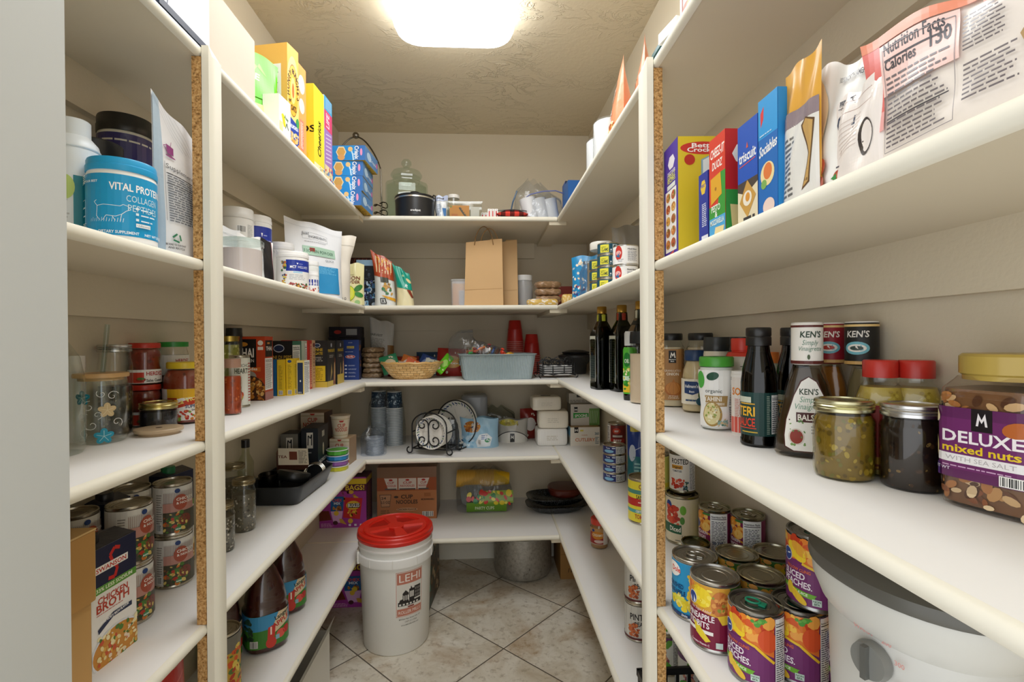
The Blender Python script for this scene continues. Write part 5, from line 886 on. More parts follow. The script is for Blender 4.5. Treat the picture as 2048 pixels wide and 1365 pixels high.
prof = [(.0, .002), (.082, .0), (.090, .004), (.106, .020), (.124, .042), (.138, .064), (.147, .078)]; nn = [(prof[k][0] + (prof[k + 1][0] - prof[k][0]) * q / 3, prof[k][1] + (prof[k + 1][1] - prof[k][1]) * q / 3) for k in range(6) for q in range(3)] + [prof[-1]]
B().lathe(nn, '#d0a05a', WICK, 72, 2.3, 1.0, .66).build('basket_body', t); B().lathe([(.142, .078), (.133, .062), (.10, .02), (.08, .008), (0, .008)], '#b98a4a', WICK, 72, 2.3, 1.0, .66).build('basket_lining', t)
B().tube([(.147 * cos(2 * pi * i / 60), .098 * sin(2 * pi * i / 60), .079 + .002 * sin(i * 1.3)) for i in range(60)], .0055, '#d6aa66', PLAS, closed=True).build('basket_rim', t)
def packet(lb, x, y, z, w_, d_, c1, c2, rx, ry, rz, cat='packet', group='snack packets in the basket', txt=None, th=.012, name='snack_packet', box=False):
    b = B()
    if box: b.box((-w_ / 2, -th / 2, 0), (w_ / 2, th / 2, d_), c1, GLOSS); p = Pr(b, face_fn('F', w_, th, d_), GLOSS)
    else:
        f = lambda s_: (lambda a, c: ((a - .5) * w_, s_ * th * sin(pi * a) ** .6 * sin(pi * c) ** .5 + .002 * sin(12 * a + 9 * c), c * d_))
        b.grid(f(-1), 10, 10, c1, FOIL); b.grid(lambda a, c: f(1)(1 - a, c), 10, 10, c1, FOIL); p = Pr(b, lambda u, v, k: (u - w_ / 2, -th * max(0, sin(pi * u / w_)) ** .6 * max(0, sin(pi * v / d_)) ** .5 - k - .0022, v), FOIL, su=.012, sv=.012, box=(0, 0, w_, d_))
    p.ell(w_ * .5, d_ * .5, w_ * .30, d_ * .22, c2, 16); p.blobs(w_ * .1, d_ * .1, w_ * .9, d_ * .9, (c2, '#f0ead8'), 8, .007, 3); txt and p.txt(txt, w_ * .5, d_ * .42, .012, '#f4f0e0', w=w_ * .6)
    o = b.thing(name, lb, cat, (x, y, z), 0, group); o.rotation_euler = (rx, ry, rz); return o
packet('shiny green snack packet at the left end of the basket', -.445, 2.435, ZC + .030, .085, .10, '#2f8a5f', '#d8c8a0', -.5, -.3, .2, txt=None)
packet('white and pink cookie packet lying in the basket', -.425, 2.405, ZC + .028, .075, .065, '#d8c4b8', '#8a3a50', -.6, -.1, -.1)
packet('orange cracker packet in the middle of the basket', -.368, 2.43, ZC + .030, .07, .075, '#dd5f2a', '#f0a060', -.5, .45, .1, box=True)
packet('orange and white packet behind the orange cracker packet', -.395, 2.475, ZC + .030, .07, .09, '#d87a3a', '#f0e0d0', -.4, .3, 0)
packet('navy blue packet standing near the basket middle', -.310, 2.475, ZC + .030, .07, .09, '#25407a', '#5a7ab0', -.3, .4, -.1)
packet('small white packet at the front of the basket', -.318, 2.395, ZC + .035, .07, .045, '#d6dadc', '#8aa0c0', -.8, 0, .1)
packet('black and white striped packet in the basket', -.268, 2.42, ZC + .030, .065, .075, '#cfd2c4', '#3a3f36', -.5, .3, .1)
packet('lime green packet sticking out of the right of the basket', -.225, 2.43, ZC + .035, .045, .105, '#6fce28', '#b8ea7a', -.4, .75, .2, box=True, th=.02)
packet('red bag slumped behind the basket', -.42, 2.60, ZC, .16, .105, '#8a2a22', '#b8553a', -.15, 0, .1, name='chip_bag', group=None, th=.03)
packet('dark blue bag standing behind the basket against the wall', -.275, 2.65, ZC, .17, .125, '#1f3f5f', '#2f5f7f', -.1, 0, 0, name='chip_bag', group=None, th=.03)
packet('red tortilla chip bag between the basket and the grey bin', -.165, 2.56, ZC, .16, .145, '#a8281f', '#d8a040', -.12, .05, 0, name='chip_bag', group=None, th=.03, txt='Ritos')
# grey ribbed bin
t = root('storage_bin', 'blue-grey ribbed plastic bin full of candy', 'bin', (.062, 2.385, ZC), radians(6)); b = B(); N = 132
def ring(hx, hy, rad, z, rp=0):
    P = []
    for cx, cy, a0 in ((hx - rad, hy - rad, 0), (-hx + rad, hy - rad, 90), (-hx + rad, -hy + rad, 180), (hx - rad, -hy + rad, 270)):
        for i in range(7): a = radians(a0 + 15 * i); P.append((cx + rad * cos(a), cy + rad * sin(a)))
    L = []; tot = 0
    for i in range(len(P)): L.append(tot); tot += math.dist(P[i], P[(i + 1) % len(P)])
    L.append(tot); out = []
    for k in range(2 * N):
        s_ = tot * k / (2 * N); i = max(j for j in range(len(P)) if L[j] <= s_); f = (s_ - L[i]) / max(1e-9, L[i + 1] - L[i]); a, c = P[i], P[(i + 1) % len(P)]; x, y = a[0] + f * (c[0] - a[0]), a[1] + f * (c[1] - a[1]); l = math.hypot(x, y); e = rp * (k % 2)
        out.append((x - x / l * e, y - y / l * e, z))
    return out
specs = [(.158, .085, .02, 0, 0), (.160, .087, .02, .003, .0), (.162, .088, .02, .006, .002), (.178, .098, .025, .112, .002), (.178, .098, .025, .114, 0), (.186, .106, .028, .118, 0), (.186, .106, .028, .121, 0), (.176, .096, .024, .121, 0), (.160, .085, .02, .006, 0)]
ks = [b.addv(ring(*q)) for q in specs]; n = 2 * N
for a, c in zip(ks[:-1], ks[1:]):
    for i in range(n): b.fi((a + i, a + (i + 1) % n, c + (i + 1) % n, c + i), lin('#97a6a9'), PLAS)
b.fi(list(range(ks[-1], ks[-1] + n)), lin('#97a6a9'), PLAS); b.build('bin_body', t)
b = B().box((-.1795, -.026, .068), (-.170, .026, .093), '#7d8c90', PLAS); b.box((-.1812, -.020, .072), (-.168, .020, .089), '#1f2628', MATTE); b.build('handle_slot', t)
rg = random.Random(8); cols = ('#e0452c', '#f0b02c', '#2f6ab8', '#e8e6e4', '#e87a2a', '#8a4a2a', '#3f9a4a', '#c82c3a', '#f4d04a')
for i in range(26):
    x = .062 + rg.uniform(-.135, .06); y = 2.40 + rg.uniform(-.07, .06); zz = ZC + .085 + .045 * (1 - abs((x - .0) / .15)) * rg.uniform(.5, 1); c = cols[i % 9]
    nm = {'#e0452c': 'red-orange', '#f0b02c': 'amber', '#2f6ab8': 'blue', '#e8e6e4': 'white', '#e87a2a': 'orange', '#8a4a2a': 'brown', '#3f9a4a': 'green', '#c82c3a': 'crimson', '#f4d04a': 'yellow'}[c]
    b = B(); b.lathe([(.001, -.026), (.012, -.020), (.004, -.015), (.011, -.010), (.013, 0), (.011, .010), (.004, .015), (.012, .020), (.001, .026)], c, FOIL, 12, 3, 1, .55)
    o = b.thing('wrapped_candy', nm + ' wrapped candy in the grey ribbed bin', 'candy', (x, y, zz + .022), 0, 'wrapped candies in the grey bin'); o.rotation_euler = (rg.uniform(0, 3), rg.uniform(0, 3), rg.uniform(0, 3))
t = root('plastic_bag', 'large clear plastic bag draped over the candy in the grey bin', 'bag', (.0, 2.40, ZC + .088)); rgx = random.Random(3)
def fnb(a, c):
    th = 2 * pi * a; r = 1 + .05 * sin(5 * th + 2) + .04 * sin(11 * th); z = .135 * (sin(pi / 2 * c)) ** .7 * (1 - .35 * cos(th)) * .8; k = cos(pi / 2 * c) ** .6
    return (-.02 + .150 * k * cos(th) * r - .03 * c, .082 * k * sin(th) * r, z + .006 * sin(9 * th + 6 * c))
B().grid(fnb, 40, 12, '#eceef0', FILM, closeu=True).build('bag_film', t)
# red cups
def redstack(x, y, n, lb0):
    for i in range(n):
        if i == 0 and True: pass
    return
cupm = B().lathe([(.0470, 0), (.0490, .0008), (.0490, .0045), (.0455, .006), (.0442, .010), (.0385, .068), (.0398, .071), (.0375, .074), (.032, .116), (.030, .119), (0, .118)], '#b5241c', PLAS, 32, cols=['#e0b0a8', '#c86a60', '#d8a098'] + ['#b5241c'] * 7)  # pinkish lip tones paint highlights onto the rolled red rims
cup0 = None
for (x, y, n, nm) in ((.172, 2.665, 17, 'taller left'), (.262, 2.655, 10, 'shorter right')):
    for i in range(n):
        top = i == n - 1; lb = 'red plastic party cup on top of the %s stack' % nm if top else 'red plastic party cup nested in the %s stack behind the grey bin' % nm
        if cup0 is None: cup0 = cupm.thing('party_cup', lb, 'cup', (x, y, ZC), 0, 'nested cups of the %s stack' % nm)
        else:
            o = cup0.copy(); COL.objects.link(o); o.location = (x, y, ZC + i * .0108); o['label'] = lb; o['group'] = 'nested cups of the %s stack' % nm
            if top: o['group'] = 'red party cups on top of the stacks'
# scroll napkin holder
t = root('napkin_holder', 'black wire napkin holder with scrollwork beside the grey bin', 'napkin holder', (.355, 2.41, ZC), radians(6)); b = B(); r = .0024
for yy in (-.062, .062):
    for xx in (-.078, .078): b.tube([(xx, yy, .012), (xx, yy, .075)], r)
    for xx in (-.028, .028): b.tube([(xx, yy, .020), (xx, yy, .060)], r)
for zz in (.022, .033, .044, .055): b.tube([(-.078, -.062, zz), (.078, -.062, zz), (.078, .062, zz), (-.078, .062, zz)], r, closed=True, seg=6)
b.tube([(-.078 + .156 * i / 24, -.062, .016 + .008 * abs(sin(pi * 1.5 * i / 24 + pi / 2))) for i in range(25)], r)
for xx in (-.086, .086):
    for yy in (-.062, .05): b.tube([(xx + math.copysign(.014 - .0011 * q, xx) * cos(q * .55 - 1.5) , yy, .016 - (-.0) + (.014 - .0011 * q) * sin(q * .55 - 1.5)) for q in range(12)], r)
b.build('wire_frame', t); b = B()
for k in range(3):
    for s_ in (-1, 1):
        b.tube([(-.052 + .052 * k + (.024 - .00125 * q) * cos(q * .5 * s_ + pi / 2), -.05 + .01 * s_, .078 + (.024 - .00125 * q) * sin(q * .5 * s_ + pi / 2)) for q in range(17)], r)
for yy in (-.02, .02, .05): b.tube([(-.075 + .15 * i / 30, yy, .070 + .018 * abs(sin(pi * 3 * i / 30))) for i in range(31)], r)
b.tube([(-.078, -.055, .066), (.078, -.055, .066)], .003); b.build('scroll_weight', t)
for k in range(6): B().box((-.068 - .001 * (k % 2), -.056, 0), (.068, .056, .0078), '#ecebe8', MATTE).thing('napkin', 'white napkin pad in the wire holder, %s from the bottom' % ('first', 'second', 'third', 'fourth', 'fifth', 'sixth')[k], 'napkin', (.355, 2.41, ZC + .013 + .0082 * k), radians(6), 'napkins in the wire holder')
t = root('grill_pan', 'dark flat pan and lid in the shadowy back right corner', 'pan', (.50, 2.64, ZC)); B().lathe([(0, 0), (.055, 0), (.06, .05), (.09, .085), (.095, .09), (.095, .10), (.07, .108), (0, .11)], '#3a3a3a', PLAS, 36).build('pan_body', t); B().lathe([(0, .11), (.072, .11), (.075, .118), (.04, .128), (0, .13)], '#1d1d1d', PLAS, 36).build('lid', t)
# ================================================================ third shelf, right wall, back bay: bottles
def oil(p, r, a, c): p.rect(-r * 1.9, .02, -r * .75, .19, '#d9dccb'); p.fine(-r * 1.8, .03, -r * .85, .18, 16, '#55604a', 4, .5)
OP = [(.0335, 0), (.0365, .004), (.0368, .19), (.0345, .215), (.024, .245), (.0165, .262), (.0155, .292)]
OL = [(0, .285), (.0165, .285), (.0165, .292), (.0180, .293), (.0180, .318), (.0165, .320), (0, .320)]
for (x, y, lb, c1, ns) in ((.447, 1.828, 'dark green square oil bottle with a gold cap, farthest to the left', '#c0c23a', 0), (.500, 1.745, 'dark green square oil bottle with a gold cap, in the middle', '#a83a22', 1), (.510, 1.560, 'dark green oil bottle with a gold cap half behind the post', '#d8d4b8', 2)):
    t = root('oil_bottle', lb, 'bottle', (x, y, ZC), .18, 'dark green oil bottles'); k = .97
    B().lathe([(0, .001)] + [(r * 1.04, z * k) for r, z in OP], '#5c6420', GLASS, 48, 7.0, ph=pi / 4 * 0).build('bottle_glass', t)
    B().lathe([(0, .006)] + [(r * .95, max(z * k, .006)) for r, z in OP[:4]] + [(.022, .235), (0, .236)], '#1b2108', GLOSS, 48, 7.0).build('oil', t)
    B().lathe([(r, z * k) for r, z in OL], '#c79a45', METAL, 28).build('cap', t)
    b = B().lathe([(.0165, .255), (.0185, .256), (.0180, .280), (.0165, .281)], c1, PAPER, 28); b.build('neck_label', t)
    b = B(); p = Pr(b, lambda u, v, kk: (-.0375 - kk, .030 - u, v), PAPER); p.rect(.004, .03, .056, .20, '#d5d8c8'); p.fine(.008, .035, .052, .19, 18, '#4f5a44', 5); p.rect(.006, .15, .03, .175, '#e8e4d8'); b.build('label', t)
t = root('squeeze_bottle', 'slim bottle with a bright green and yellow label behind the clear jar', 'bottle', (.452, 1.490, ZC), .2)
B().lathe([(0, 0), (.020, 0), (.021, .01), (.021, .15), (.016, .165), (.014, .17)], '#3a3f2a', GLASS, 28).build('bottle_glass', t); B().lathe([(0, .168), (.017, .168), (.017, .205), (.014, .212), (0, .212)], '#d8dcda', PLAS, 24).build('cap', t)
b = B().lathe([(.0212, .02), (.0214, .02), (.0214, .155), (.018, .163)], '#4fae2f', GLOSS, 28); p = Pr(b, cyl_fn(.0215, pi + .6), su=.008); p.rect(-.03, .025, .03, .05, '#e8c32f'); p.ell(0, .125, .012, .022, '#1f7a2f'); p.txt('OIL', 0, .115, .012, '#e8f4e0', w=.018); p.rect(-.03, .06, .03, .075, '#cfe8d0'); p.blobs(-.02, .03, .02, .10, ('#e8d83a', '#2f8a2f', '#f4f0c0'), 20, .006, 3); b.build('label', t)
jar('powder_jar', 'clear jar with a black flip lid and tan powder against the post', 'jar', .470, 1.415, ZC, [(.036, 0), (.041, .004), (.041, .155), (.037, .175)], .145, '#d6bfa4', [(0, .175), (.040, .175), (.040, .195), (.038, .21), (0, .212)], '#1e2022', fillm=MATTE, glass=GLASS)
# ================================================================ third shelf, right wall, front bay
def rot_r(x, y, o=0): return look(x, y, o)
def d(p, r, a, c):
    p.rect(-r * .95, a, r * 1.6, c, '#a97d4a'); p.rect(-r * .22, c - .038, r * .34, c - .004, '#161514'); p.poly([(-.004, c - .024), (-.001, c - .008), (.003, c - .015), (.007, c - .008), (.010, c - .024), (.007, c - .024), (.006, c - .015), (.003, c - .021), (.0, c - .015), (-.001, c - .024)], '#f0efe8'); p.txt("Member's", .002, c - .030, .003, '#f0efe8'); p.txt('Mark', .002, c - .035, .003, '#f0efe8')
    p.txt('GRANULATED', .002, c - .062, .0055, '#efe6d4', w=.040, bold=False); p.txt('ONION', .002, c - .072, .0075, '#efe6d4', w=.030)
    p.ell(.004, c - .110, .021, .020, '#a8652a', 26); p.ell(.003, c - .107, .017, .017, '#c0803c', 24); p.poly([(.000, c - .092), (.008, c - .092), (.005, c - .080)], '#b0702f'); [p.line([(.004 + q * .006, c - .094), (.004 + q * .012, c - .110), (.004 + q * .006, c - .127)], .0006, '#94561f') for q in (-1, 0, 1)]
    p.txt('NET WT 20 OZ', .004, a + .010, .003, '#f4ead8', w=.022); p.txt('(1 LB 4 OZ) 567 g', .004, a + .005, .003, '#f4ead8', w=.026)
    for i in range(12): p.line([(-r * .9, a + .01 + .012 * i), (-r * .6, a + .018 + .012 * i)], .0012, '#5a4a2a'); p.line([(r * 1.0, a + .01 + .012 * i), (r * .8, a + .018 + .012 * i)], .0012, '#5a4a2a')
for (x, y, lb, dd, off) in ((.525, 1.345, 'spice jar labelled granulated onion with an onion picture', d, 2), (.572, 1.262, 'second tall spice jar with a black lid behind the mayonnaise', d, -8)):
    jar('spice_jar', lb, 'jar', x, y, ZC, [(.030, 0), (.033, .004), (.033, .168), (.028, .180), (.026, .184)], .165, '#e0cfae', [(0, .184), (.030, .184), (.031, .186), (.031, .200), (.029, .203), (0, .203)], '#171717', deco=dd, lab=(.020, .160, '#a97d4a'), off=off, sq=3.2, fillm=MATTE)
def d(p, r, a, c):
    p.rect(-r * 3, a, r * 3, c, '#ece6d6'); p.poly([(-.034, c - .006), (-.002, c - .006), (.004, c - .012), (.003, c - .034), (-.012, c - .040), (-.034, c - .036)], '#2b4476'); p.txt("Hellmann's", -.032, c - .022, .008, '#e8ecf2', 'l', w=.033); p.txt('Best', -.02, c - .034, .005, '#e8ecf2', 'l')
    p.txt('AVOCADO OIL', -.030, c - .056, .005, '#8a9a7a', 'l', w=.03); p.ell(.012, a + .032, .009, .019, '#4f6f3f', 18, -.4); p.ell(.013, a + .034, .007, .015, '#cfd65a', 18, -.4); p.rect(-.03, a + .008, .002, a + .012, '#2b4476'); p.ell(.006, a + .008, .010, .010, '#2f5a68'); p.fine(.024, a + .02, .034, c - .01, 12, '#55555f', 3)
jar('mayonnaise_jar', 'mayonnaise jar with a dark blue lid and avocado label', 'jar', .545, 1.235, ZC, [(.028, 0), (.033, .006), (.033, .085), (.030, .108), (.023, .128), (.022, .132)], .131, '#e4d8ba', [(0, .132), (.0255, .132), (.026, .134), (.026, .156), (.024, .159), (0, .159)], '#24406c', deco=d, lab=(.022, .086, '#ece6d6'), off=10, tint='#f6f2e6')
tub('spice_jar', 'dark glass jar with a ribbed black lid behind the tahini bottle', 'jar', .570, 1.168, ZC, .030, .192, .034, '#e6dec8', '#2c2f30', lambda p, r, a, c: (p.rect(-r * 3, c - .06, r * 3, c - .03, '#eadfc2'), p.txt('ZX', -.012, c - .05, .014, '#2a2622'), p.rect(-r * 3, a, r * 3, c - .06, '#6a3a22'), p.rect(-r * 3, a, r * 3, a + .03, '#2f2c2a')), off=0)
tub('spice_jar', 'black-lidded jar against the right wall behind the red cap bottle', 'jar', .588, 1.085, ZC, .026, .192, .02, '#3a3632', '#1d1d1d')
t = tub('sauce_bottle', 'cream bottle with a bright red screw cap behind the tahini', 'bottle', .563, 1.035, ZC, .034, .150, .002, '#dcd2c2', '#dcd2c2', lambda p, r, a, c: p.fine(-.005, c - .012, .02, c - .008, 1, '#6a6058', 2), lz1=.14)
B().lathe([(.034, .150), (.030, .158), (.022, .160), (.022, .162), (.0235, .163), (.0235, .186), (.022, .189), (0, .189)], '#d83a28', PLAS, 32).build('cap', t)
def tah(p, r, a, c):
    p.rect(-r * 1.45, a, r * .62, c, '#efefec'); p.rect(r * .62, a, r * 2, c, '#e8e8e6'); p.nutri(r * .70, a + .006, r * 1.15, c - .006, 4); p.fine(r * 1.2, a + .01, r * 1.7, c - .012, 18, '#5a5a60', 5)
    p.ell(-.035, c - .020, .010, .018, '#54b04a'); p.ell(-.010, c - .012, .011, .008, '#214f3a', 18, .4); p.txt('organic', -.024, c - .046, .008, '#2f3a3a', 'l', w=.03, bold=False); p.rect(-.026, c - .074, .018, c - .052, '#a88a58'); p.txt('TAHINI', -.028, c - .063, .009, '#f4efe4', 'l', w=.034); p.txt('SESAME SEEDS', -.026, c - .071, .0045, '#f4efe4', 'l', w=.038); p.fine(-.015, c - .086, .006, c - .078, 2, '#2f4f7a', 3)
    p.ell(-.012, a + .026, .019, .025, '#a88a4a', 24); p.ell(-.013, a + .027, .016, .022, '#d9cf9a', 24); p.blobs(-.024, a + .010, -.002, a + .044, ('#8aa04a', '#efe8c8', '#b89a5a'), 24, .003, 3); p.blobs(.0, a + .002, .02, a + .016, ('#8ab0a8', '#c8b890', '#5a8a7a'), 20, .003, 6)
jar('tahini_jar', 'white waisted tahini jar with a grass green lid', 'jar', .487, 1.000, ZC, [(.024, 0), (.0315, .004), (.032, .03), (.030, .05), (.0345, .085), (.036, .115), (.034, .128), (.031, .131)], .13, '#efefec', [(0, .131), (.0335, .131), (.034, .133), (.034, .148), (.032, .151), (0, .151)], '#4ea23a', deco=tah, lab=(.008, .124, '#efefec'), off=6)
tub('salsa_can', 'tall pink and white label can hidden behind the dark sauce bottle', 'can', .513, .935, ZC, .0245, .125, .012, '#e8e2dc', '#eceae6', lambda p, r, a, c: (p.rect(-r * 3, a, r * 3, a + .03, '#d8584a'), p.txt('SOY', -.012, c - .028, .014, '#e0862a', w=.03), p.fine(-.02, a + .03, .02, c - .034, 12, '#c88a80', 3)), off=0)
tub('small_bottle', 'small bottle with an orange cap behind the green lid', 'bottle', .585, .972, ZC, .018, .160, .022, '#d8d4cc', '#e8803a'); tub('tahini_jar', 'second green-lidded jar behind the dark sauce bottle', 'jar', .582, .905, ZC, .020, .138, .018, '#e4e2dc', '#4ea23a')
SP = [(.030, 0), (.0345, .003), (.0345, .012), (.033, .014), (.0335, .11), (.030, .135), (.021, .165), (.0185, .185)]
def soy(p, r, a, c):
    p.rect(-r * 3, a, r * 3, c, '#1e3f3c'); p.rect(-.040, c - .018, -.012, c - .008, '#c6cbb8'); p.rect(-.034, a + .054, -.006, a + .056, '#d8a83a'); p.txt('TERI', -.040, a + .034, .016, '#e6b232', 'l', w=.034); p.txt('SAUCE', -.040, a + .016, .014, '#d8432c', 'l', w=.034); p.rect(-.040, a + .012, -.004, a + .0135, '#d8432c'); p.rect(-.03, a + .005, -.002, a + .007, '#c8a83a')
    p.fine(.012, a + .004, .018, c - .004, 22, '#8a9a8c', 5); p.nutri(.020, a + .004, .038, c - .004, 7)
for (x, y, lb, off) in ((.487, .842, 'black teriyaki sauce bottle with a dark green label', 0), (.550, .925 - .06, 'second black sauce bottle behind the dressing bottle', 10)):
    jar('sauce_bottle', lb, 'bottle', x + (.015 if off else 0), y, ZC, [(r * .88, z) for r, z in SP], .165, '#120d0c', [(0, .176), (.0205, .176), (.0205, .190), (.0195, .192), (.0205, .194), (.0205, .206), (.019, .208), (0, .208)], '#161414', deco=soy, lab=(.020, .095, '#1e3f3c'), off=off, tint='#4a4240', rings=lambda a, z: .012 * (int(a * 9) % 2))
def ken(neck, body, liq, lbx, x, y, off, txtc, full=False, top='#e8e4dc', lq2=None, k=1.0):
    t = root('dressing_bottle', lbx, 'bottle', (x, y, ZC), look(x, y, off) + pi / 2, 'salad dressing bottles')
    pr_ = [(.040, 0), (.047, .004), (.048, .012), (.046, .035), (.039, .075), (.030, .115), (.0215, .140), (.019, .148)]
    B().lathe([(0, .001)] + [(r * k, z) for r, z in pr_], '#e8e2d8', GLASS, 40, 2.6, 1, .62).build('bottle_glass', t)
    B().lathe([(0, .008)] + [((r - .003) * k, max(z, .008)) for r, z in pr_[:-2]] + [(.016 * k, .141), (0, .142)], liq, GLOSS, 40, 2.6, 1, .62).build('dressing', t)
    b = B().lathe([(.018, .146), (.0225, .148), (.0225, .212), (.0215, .214), (0, .214)], neck, PAPER, 36, cols=[neck, neck, '#d8d5ce', '#d8d5ce']); p = Pr(b, cyl_fn(.0226), su=.006)
    p.rect(-.08, .206, .08, .2095, '#5a2420' if full else '#d8b878'); p.rect(-.08, .148, .08, .153, '#5a2420' if full else '#c8a060')
    p.txt("KEN'S", .003, .190, .0095, txtc, w=.030, sh=.1); 
    if full: p.txt('Simply', .002, .178, .008, '#6a8a7a', w=.022, bold=False, sh=.2); p.txt('Vinaigrette', .002, .169, .007, '#6a8a7a', w=.034, bold=False, sh=.2); p.ell(.0, .159, .002, .004, '#4a5a3a')
    else: p.ell(.002, .173, .017, .010, '#6fb0bc', 22); p.ell(.002, .173, .013, .006, '#e6e0d6', 20); p.ell(.002, .173, .009, .0035, '#b03a30' if neck != '#1b1a18' else '#3a4a44')
    b.build('neck_sleeve', t)
    if full:
        b = B(); f = lambda u, v, kk: (u, -.62 * (lambda r: r * max(0.0, 1 - (abs(u) / r) ** 2.6) ** (1 / 2.6))(.0482 - max(0, v - .012) * .000 - (.0 if v < .035 else (v - .035) * .19)) - .0012 - kk, v); p = Pr(b, f, PAPER, su=.006, sv=.008)
        sh_ = lambda e: [(-.010 - e, .120 + e), (0, .127 + e), (.010 + e, .120 + e), (.020 + e, .098), (.031 + e, .060), (.034 + e, .035), (.033 + e, .018 - e), (.022, .012 - e), (-.022, .012 - e), (-.033 - e, .018 - e), (-.034 - e, .035), (-.031 - e, .060), (-.020 - e, .098)]
        p.poly(sh_(.0015), '#4a2018'); p.poly(sh_(0), '#efeee8'); p.txt("KEN'S", 0, .100, .009, '#3a4a3a', w=.026); p.txt('Simply', .0, .088, .009, '#6a9a80', w=.026, bold=False, sh=.2); p.txt('Vinaigrette', .0, .077, .009, '#6a9a80', w=.042, bold=False, sh=.2); p.rect(-.018, .057, .033, .072, '#4a1f1c'); p.txt('BALSAMIC', -.016, .060, .009, '#f4efe6', 'l', w=.048)
        p.ell(-.018, .034, .011, .013, '#d8cfc4', 20); p.ell(-.018, .034, .009, .011, '#8f2f1c', 20); p.blobs(-.028, .020, -.004, .062, ('#5f8a4a', '#7aa05a'), 16, .002, 3); p.fine(.002, .040, .028, .054, 3, '#a8a8a4', 3); p.ell(.020, .026, .003, .003, '#333')
        b.build('label', t)
    return t
ken('#ece9e2', '', '#3a2a12', 'balsamic dressing bottle with a white neck sleeve and teardrop label', .520, .760, 6, '#2f4436', True)
ken('#9a1f2a', '', '#b87a2f', 'dressing bottle with a dark red neck sleeve and tan dressing', .570, .745, 0, '#eee6da', k=.8) if False else None
ken('#8f1f2a', '', '#b57a30', 'dressing bottle with a dark red neck sleeve and tan dressing', .5835, .792, -14, '#eee6da', k=.72)
ken('#1b1a18', '', '#8a8262', 'dressing bottle with a black neck sleeve nearest the wall', .588, .730, -22, '#d8d4cc', k=.62)
def must(p, r, a, c): p.poly([(-.028, c - .001), (.006, c - .004), (.012, c - .03), (.010, a), (-.028, a)], '#a8261c'); p.ell(-.008, a + .008, .012, .008, '#d8a030'); p.rect(-.03, a - .001, .012, a + .006, '#8a3a1c')
for (x, y, lb, off) in ((.552, .652, 'yellow mustard jar with a red cap behind the mason jars', 14), (.588, .634, 'second yellow mustard jar with a red cap next to the wall', 0)):
    jar('mustard_jar', lb, 'jar', x, y, ZC, [(.026, 0), (.029, .004), (.029, .105), (.025, .120), (.018, .128), (.018, .135)], .121, '#bfa440', [(0, .134), (.0205, .134), (.0205, .156), (.019, .158), (0, .158)], '#b82a20', deco=must, lab=(.012, .100, '#c8b04a'), off=off, sq=2.8, rings=lambda a, z: .01 * (int(a * 7) % 2), blobs=(('#d0b850', '#a88c30'), 40, .003, 3))
jar('mason_jar', 'short mason jar of golden green relish with a gold band', 'jar', .490, .641, ZC, mason(.0365, .095), .086, '#7a6420', masonlid(.0345, .090, .016), '#cdc9a4', METAL, blobs=(('#98802a', '#5e4c18', '#a8943c', '#6e6a24'), 110, .004, 3), tint='#f6f4e8')
jar('mason_jar', 'short mason jar of dark brown relish with a silver band', 'jar', .540, .588, ZC, mason(.0345, .095), .088, '#221812', masonlid(.0325, .090, .016), '#d4d4d4', METAL, blobs=(('#3a2618', '#120c0a', '#4a3420', '#8a7240'), 90, .003, 4), tint='#e9e6e2')
# mixed nuts
t = root('nut_jar', 'big square clear tub of mixed nuts with a purple label and gold lid', 'jar', (.575, .502, ZC), radians(-74))
W = .062; NP = [(.052, 0), (.058, .004), (.060, .03), (.060, .12), (.058, .132), (.048, .142), (.045, .146)]
B().lathe([(0, .001)] + [(r * .82, z) for r, z in NP], '#f6f2ee', GLASS, 56, 5.0).build('clear_jar', t)
b = B().lathe([(0, .006)] + [((r - .003) * .82, max(z, .006)) for r, z in NP[:5]] + [(0, .131)], '#7a5638', GLOSS, 56, 5.0)
p = Pr(b, cyl_fn(.0572 * .82, -pi / 2, 5.0), GLOSS, su=.006); rg = random.Random(2)
for i in range(260):
    u, v = rg.uniform(-.13, .13), rg.uniform(.006, .126); c = rg.choice(('#c89a62', '#8a5230', '#d9b888', '#6a4028', '#b57a44', '#e0c8a0', '#54321f')); th = rg.random() * 3; a_ = rg.uniform(.004, .009)
    p.h = .0003 + .0014 * rg.random(); p.ell(u, v, a_, a_ * .6, c, 10, th)
b.build('mixed_nuts', t)
B().lathe([(0, .142), (.040, .142), (.040, .147), (.0425, .149), (.0425, .168), (.040, .171), (0, .171)], '#b39a4a', PLAS, 72, rip=lambda a, z: .012 * (int(a * 36 / pi) % 2) if .148 < z < .17 else 0).build('lid', t)
b = B(); f5 = cyl_fn(.060 * .82 + .0006, -pi / 2, 5.0); p = Pr(b, f5, GLOSS, su=.005)
p.rect(-.065, .034, .125, .112, '#5e2458'); p.rect(-.038, .044, .03, .100, '#6d2a66')
p.rect(-.010, .088, .008, .112, '#171219'); p.poly([(-.006, .094), (-.004, .108), (-.001, .101), (.002, .108), (.004, .094), (.002, .094), (.001, .101), (-.001, .097), (-.003, .101), (-.004, .094)], '#eae6ea')
p.txt('DELUXE', -.034, .074, .0125, '#f2eef2', 'l', w=.064); p.txt('mixed nuts', -.034, .063, .0085, '#e8c82a', 'l', w=.062); p.rect(-.040, .051, .036, .0605, '#efeef0'); p.txt('WITH SEA SALT', -.031, .0535, .0048, '#b8b4b8', 'l', w=.056, bold=False); p.fine(-.034, .0465, .026, .049, 1, '#cfa8cc', 3)
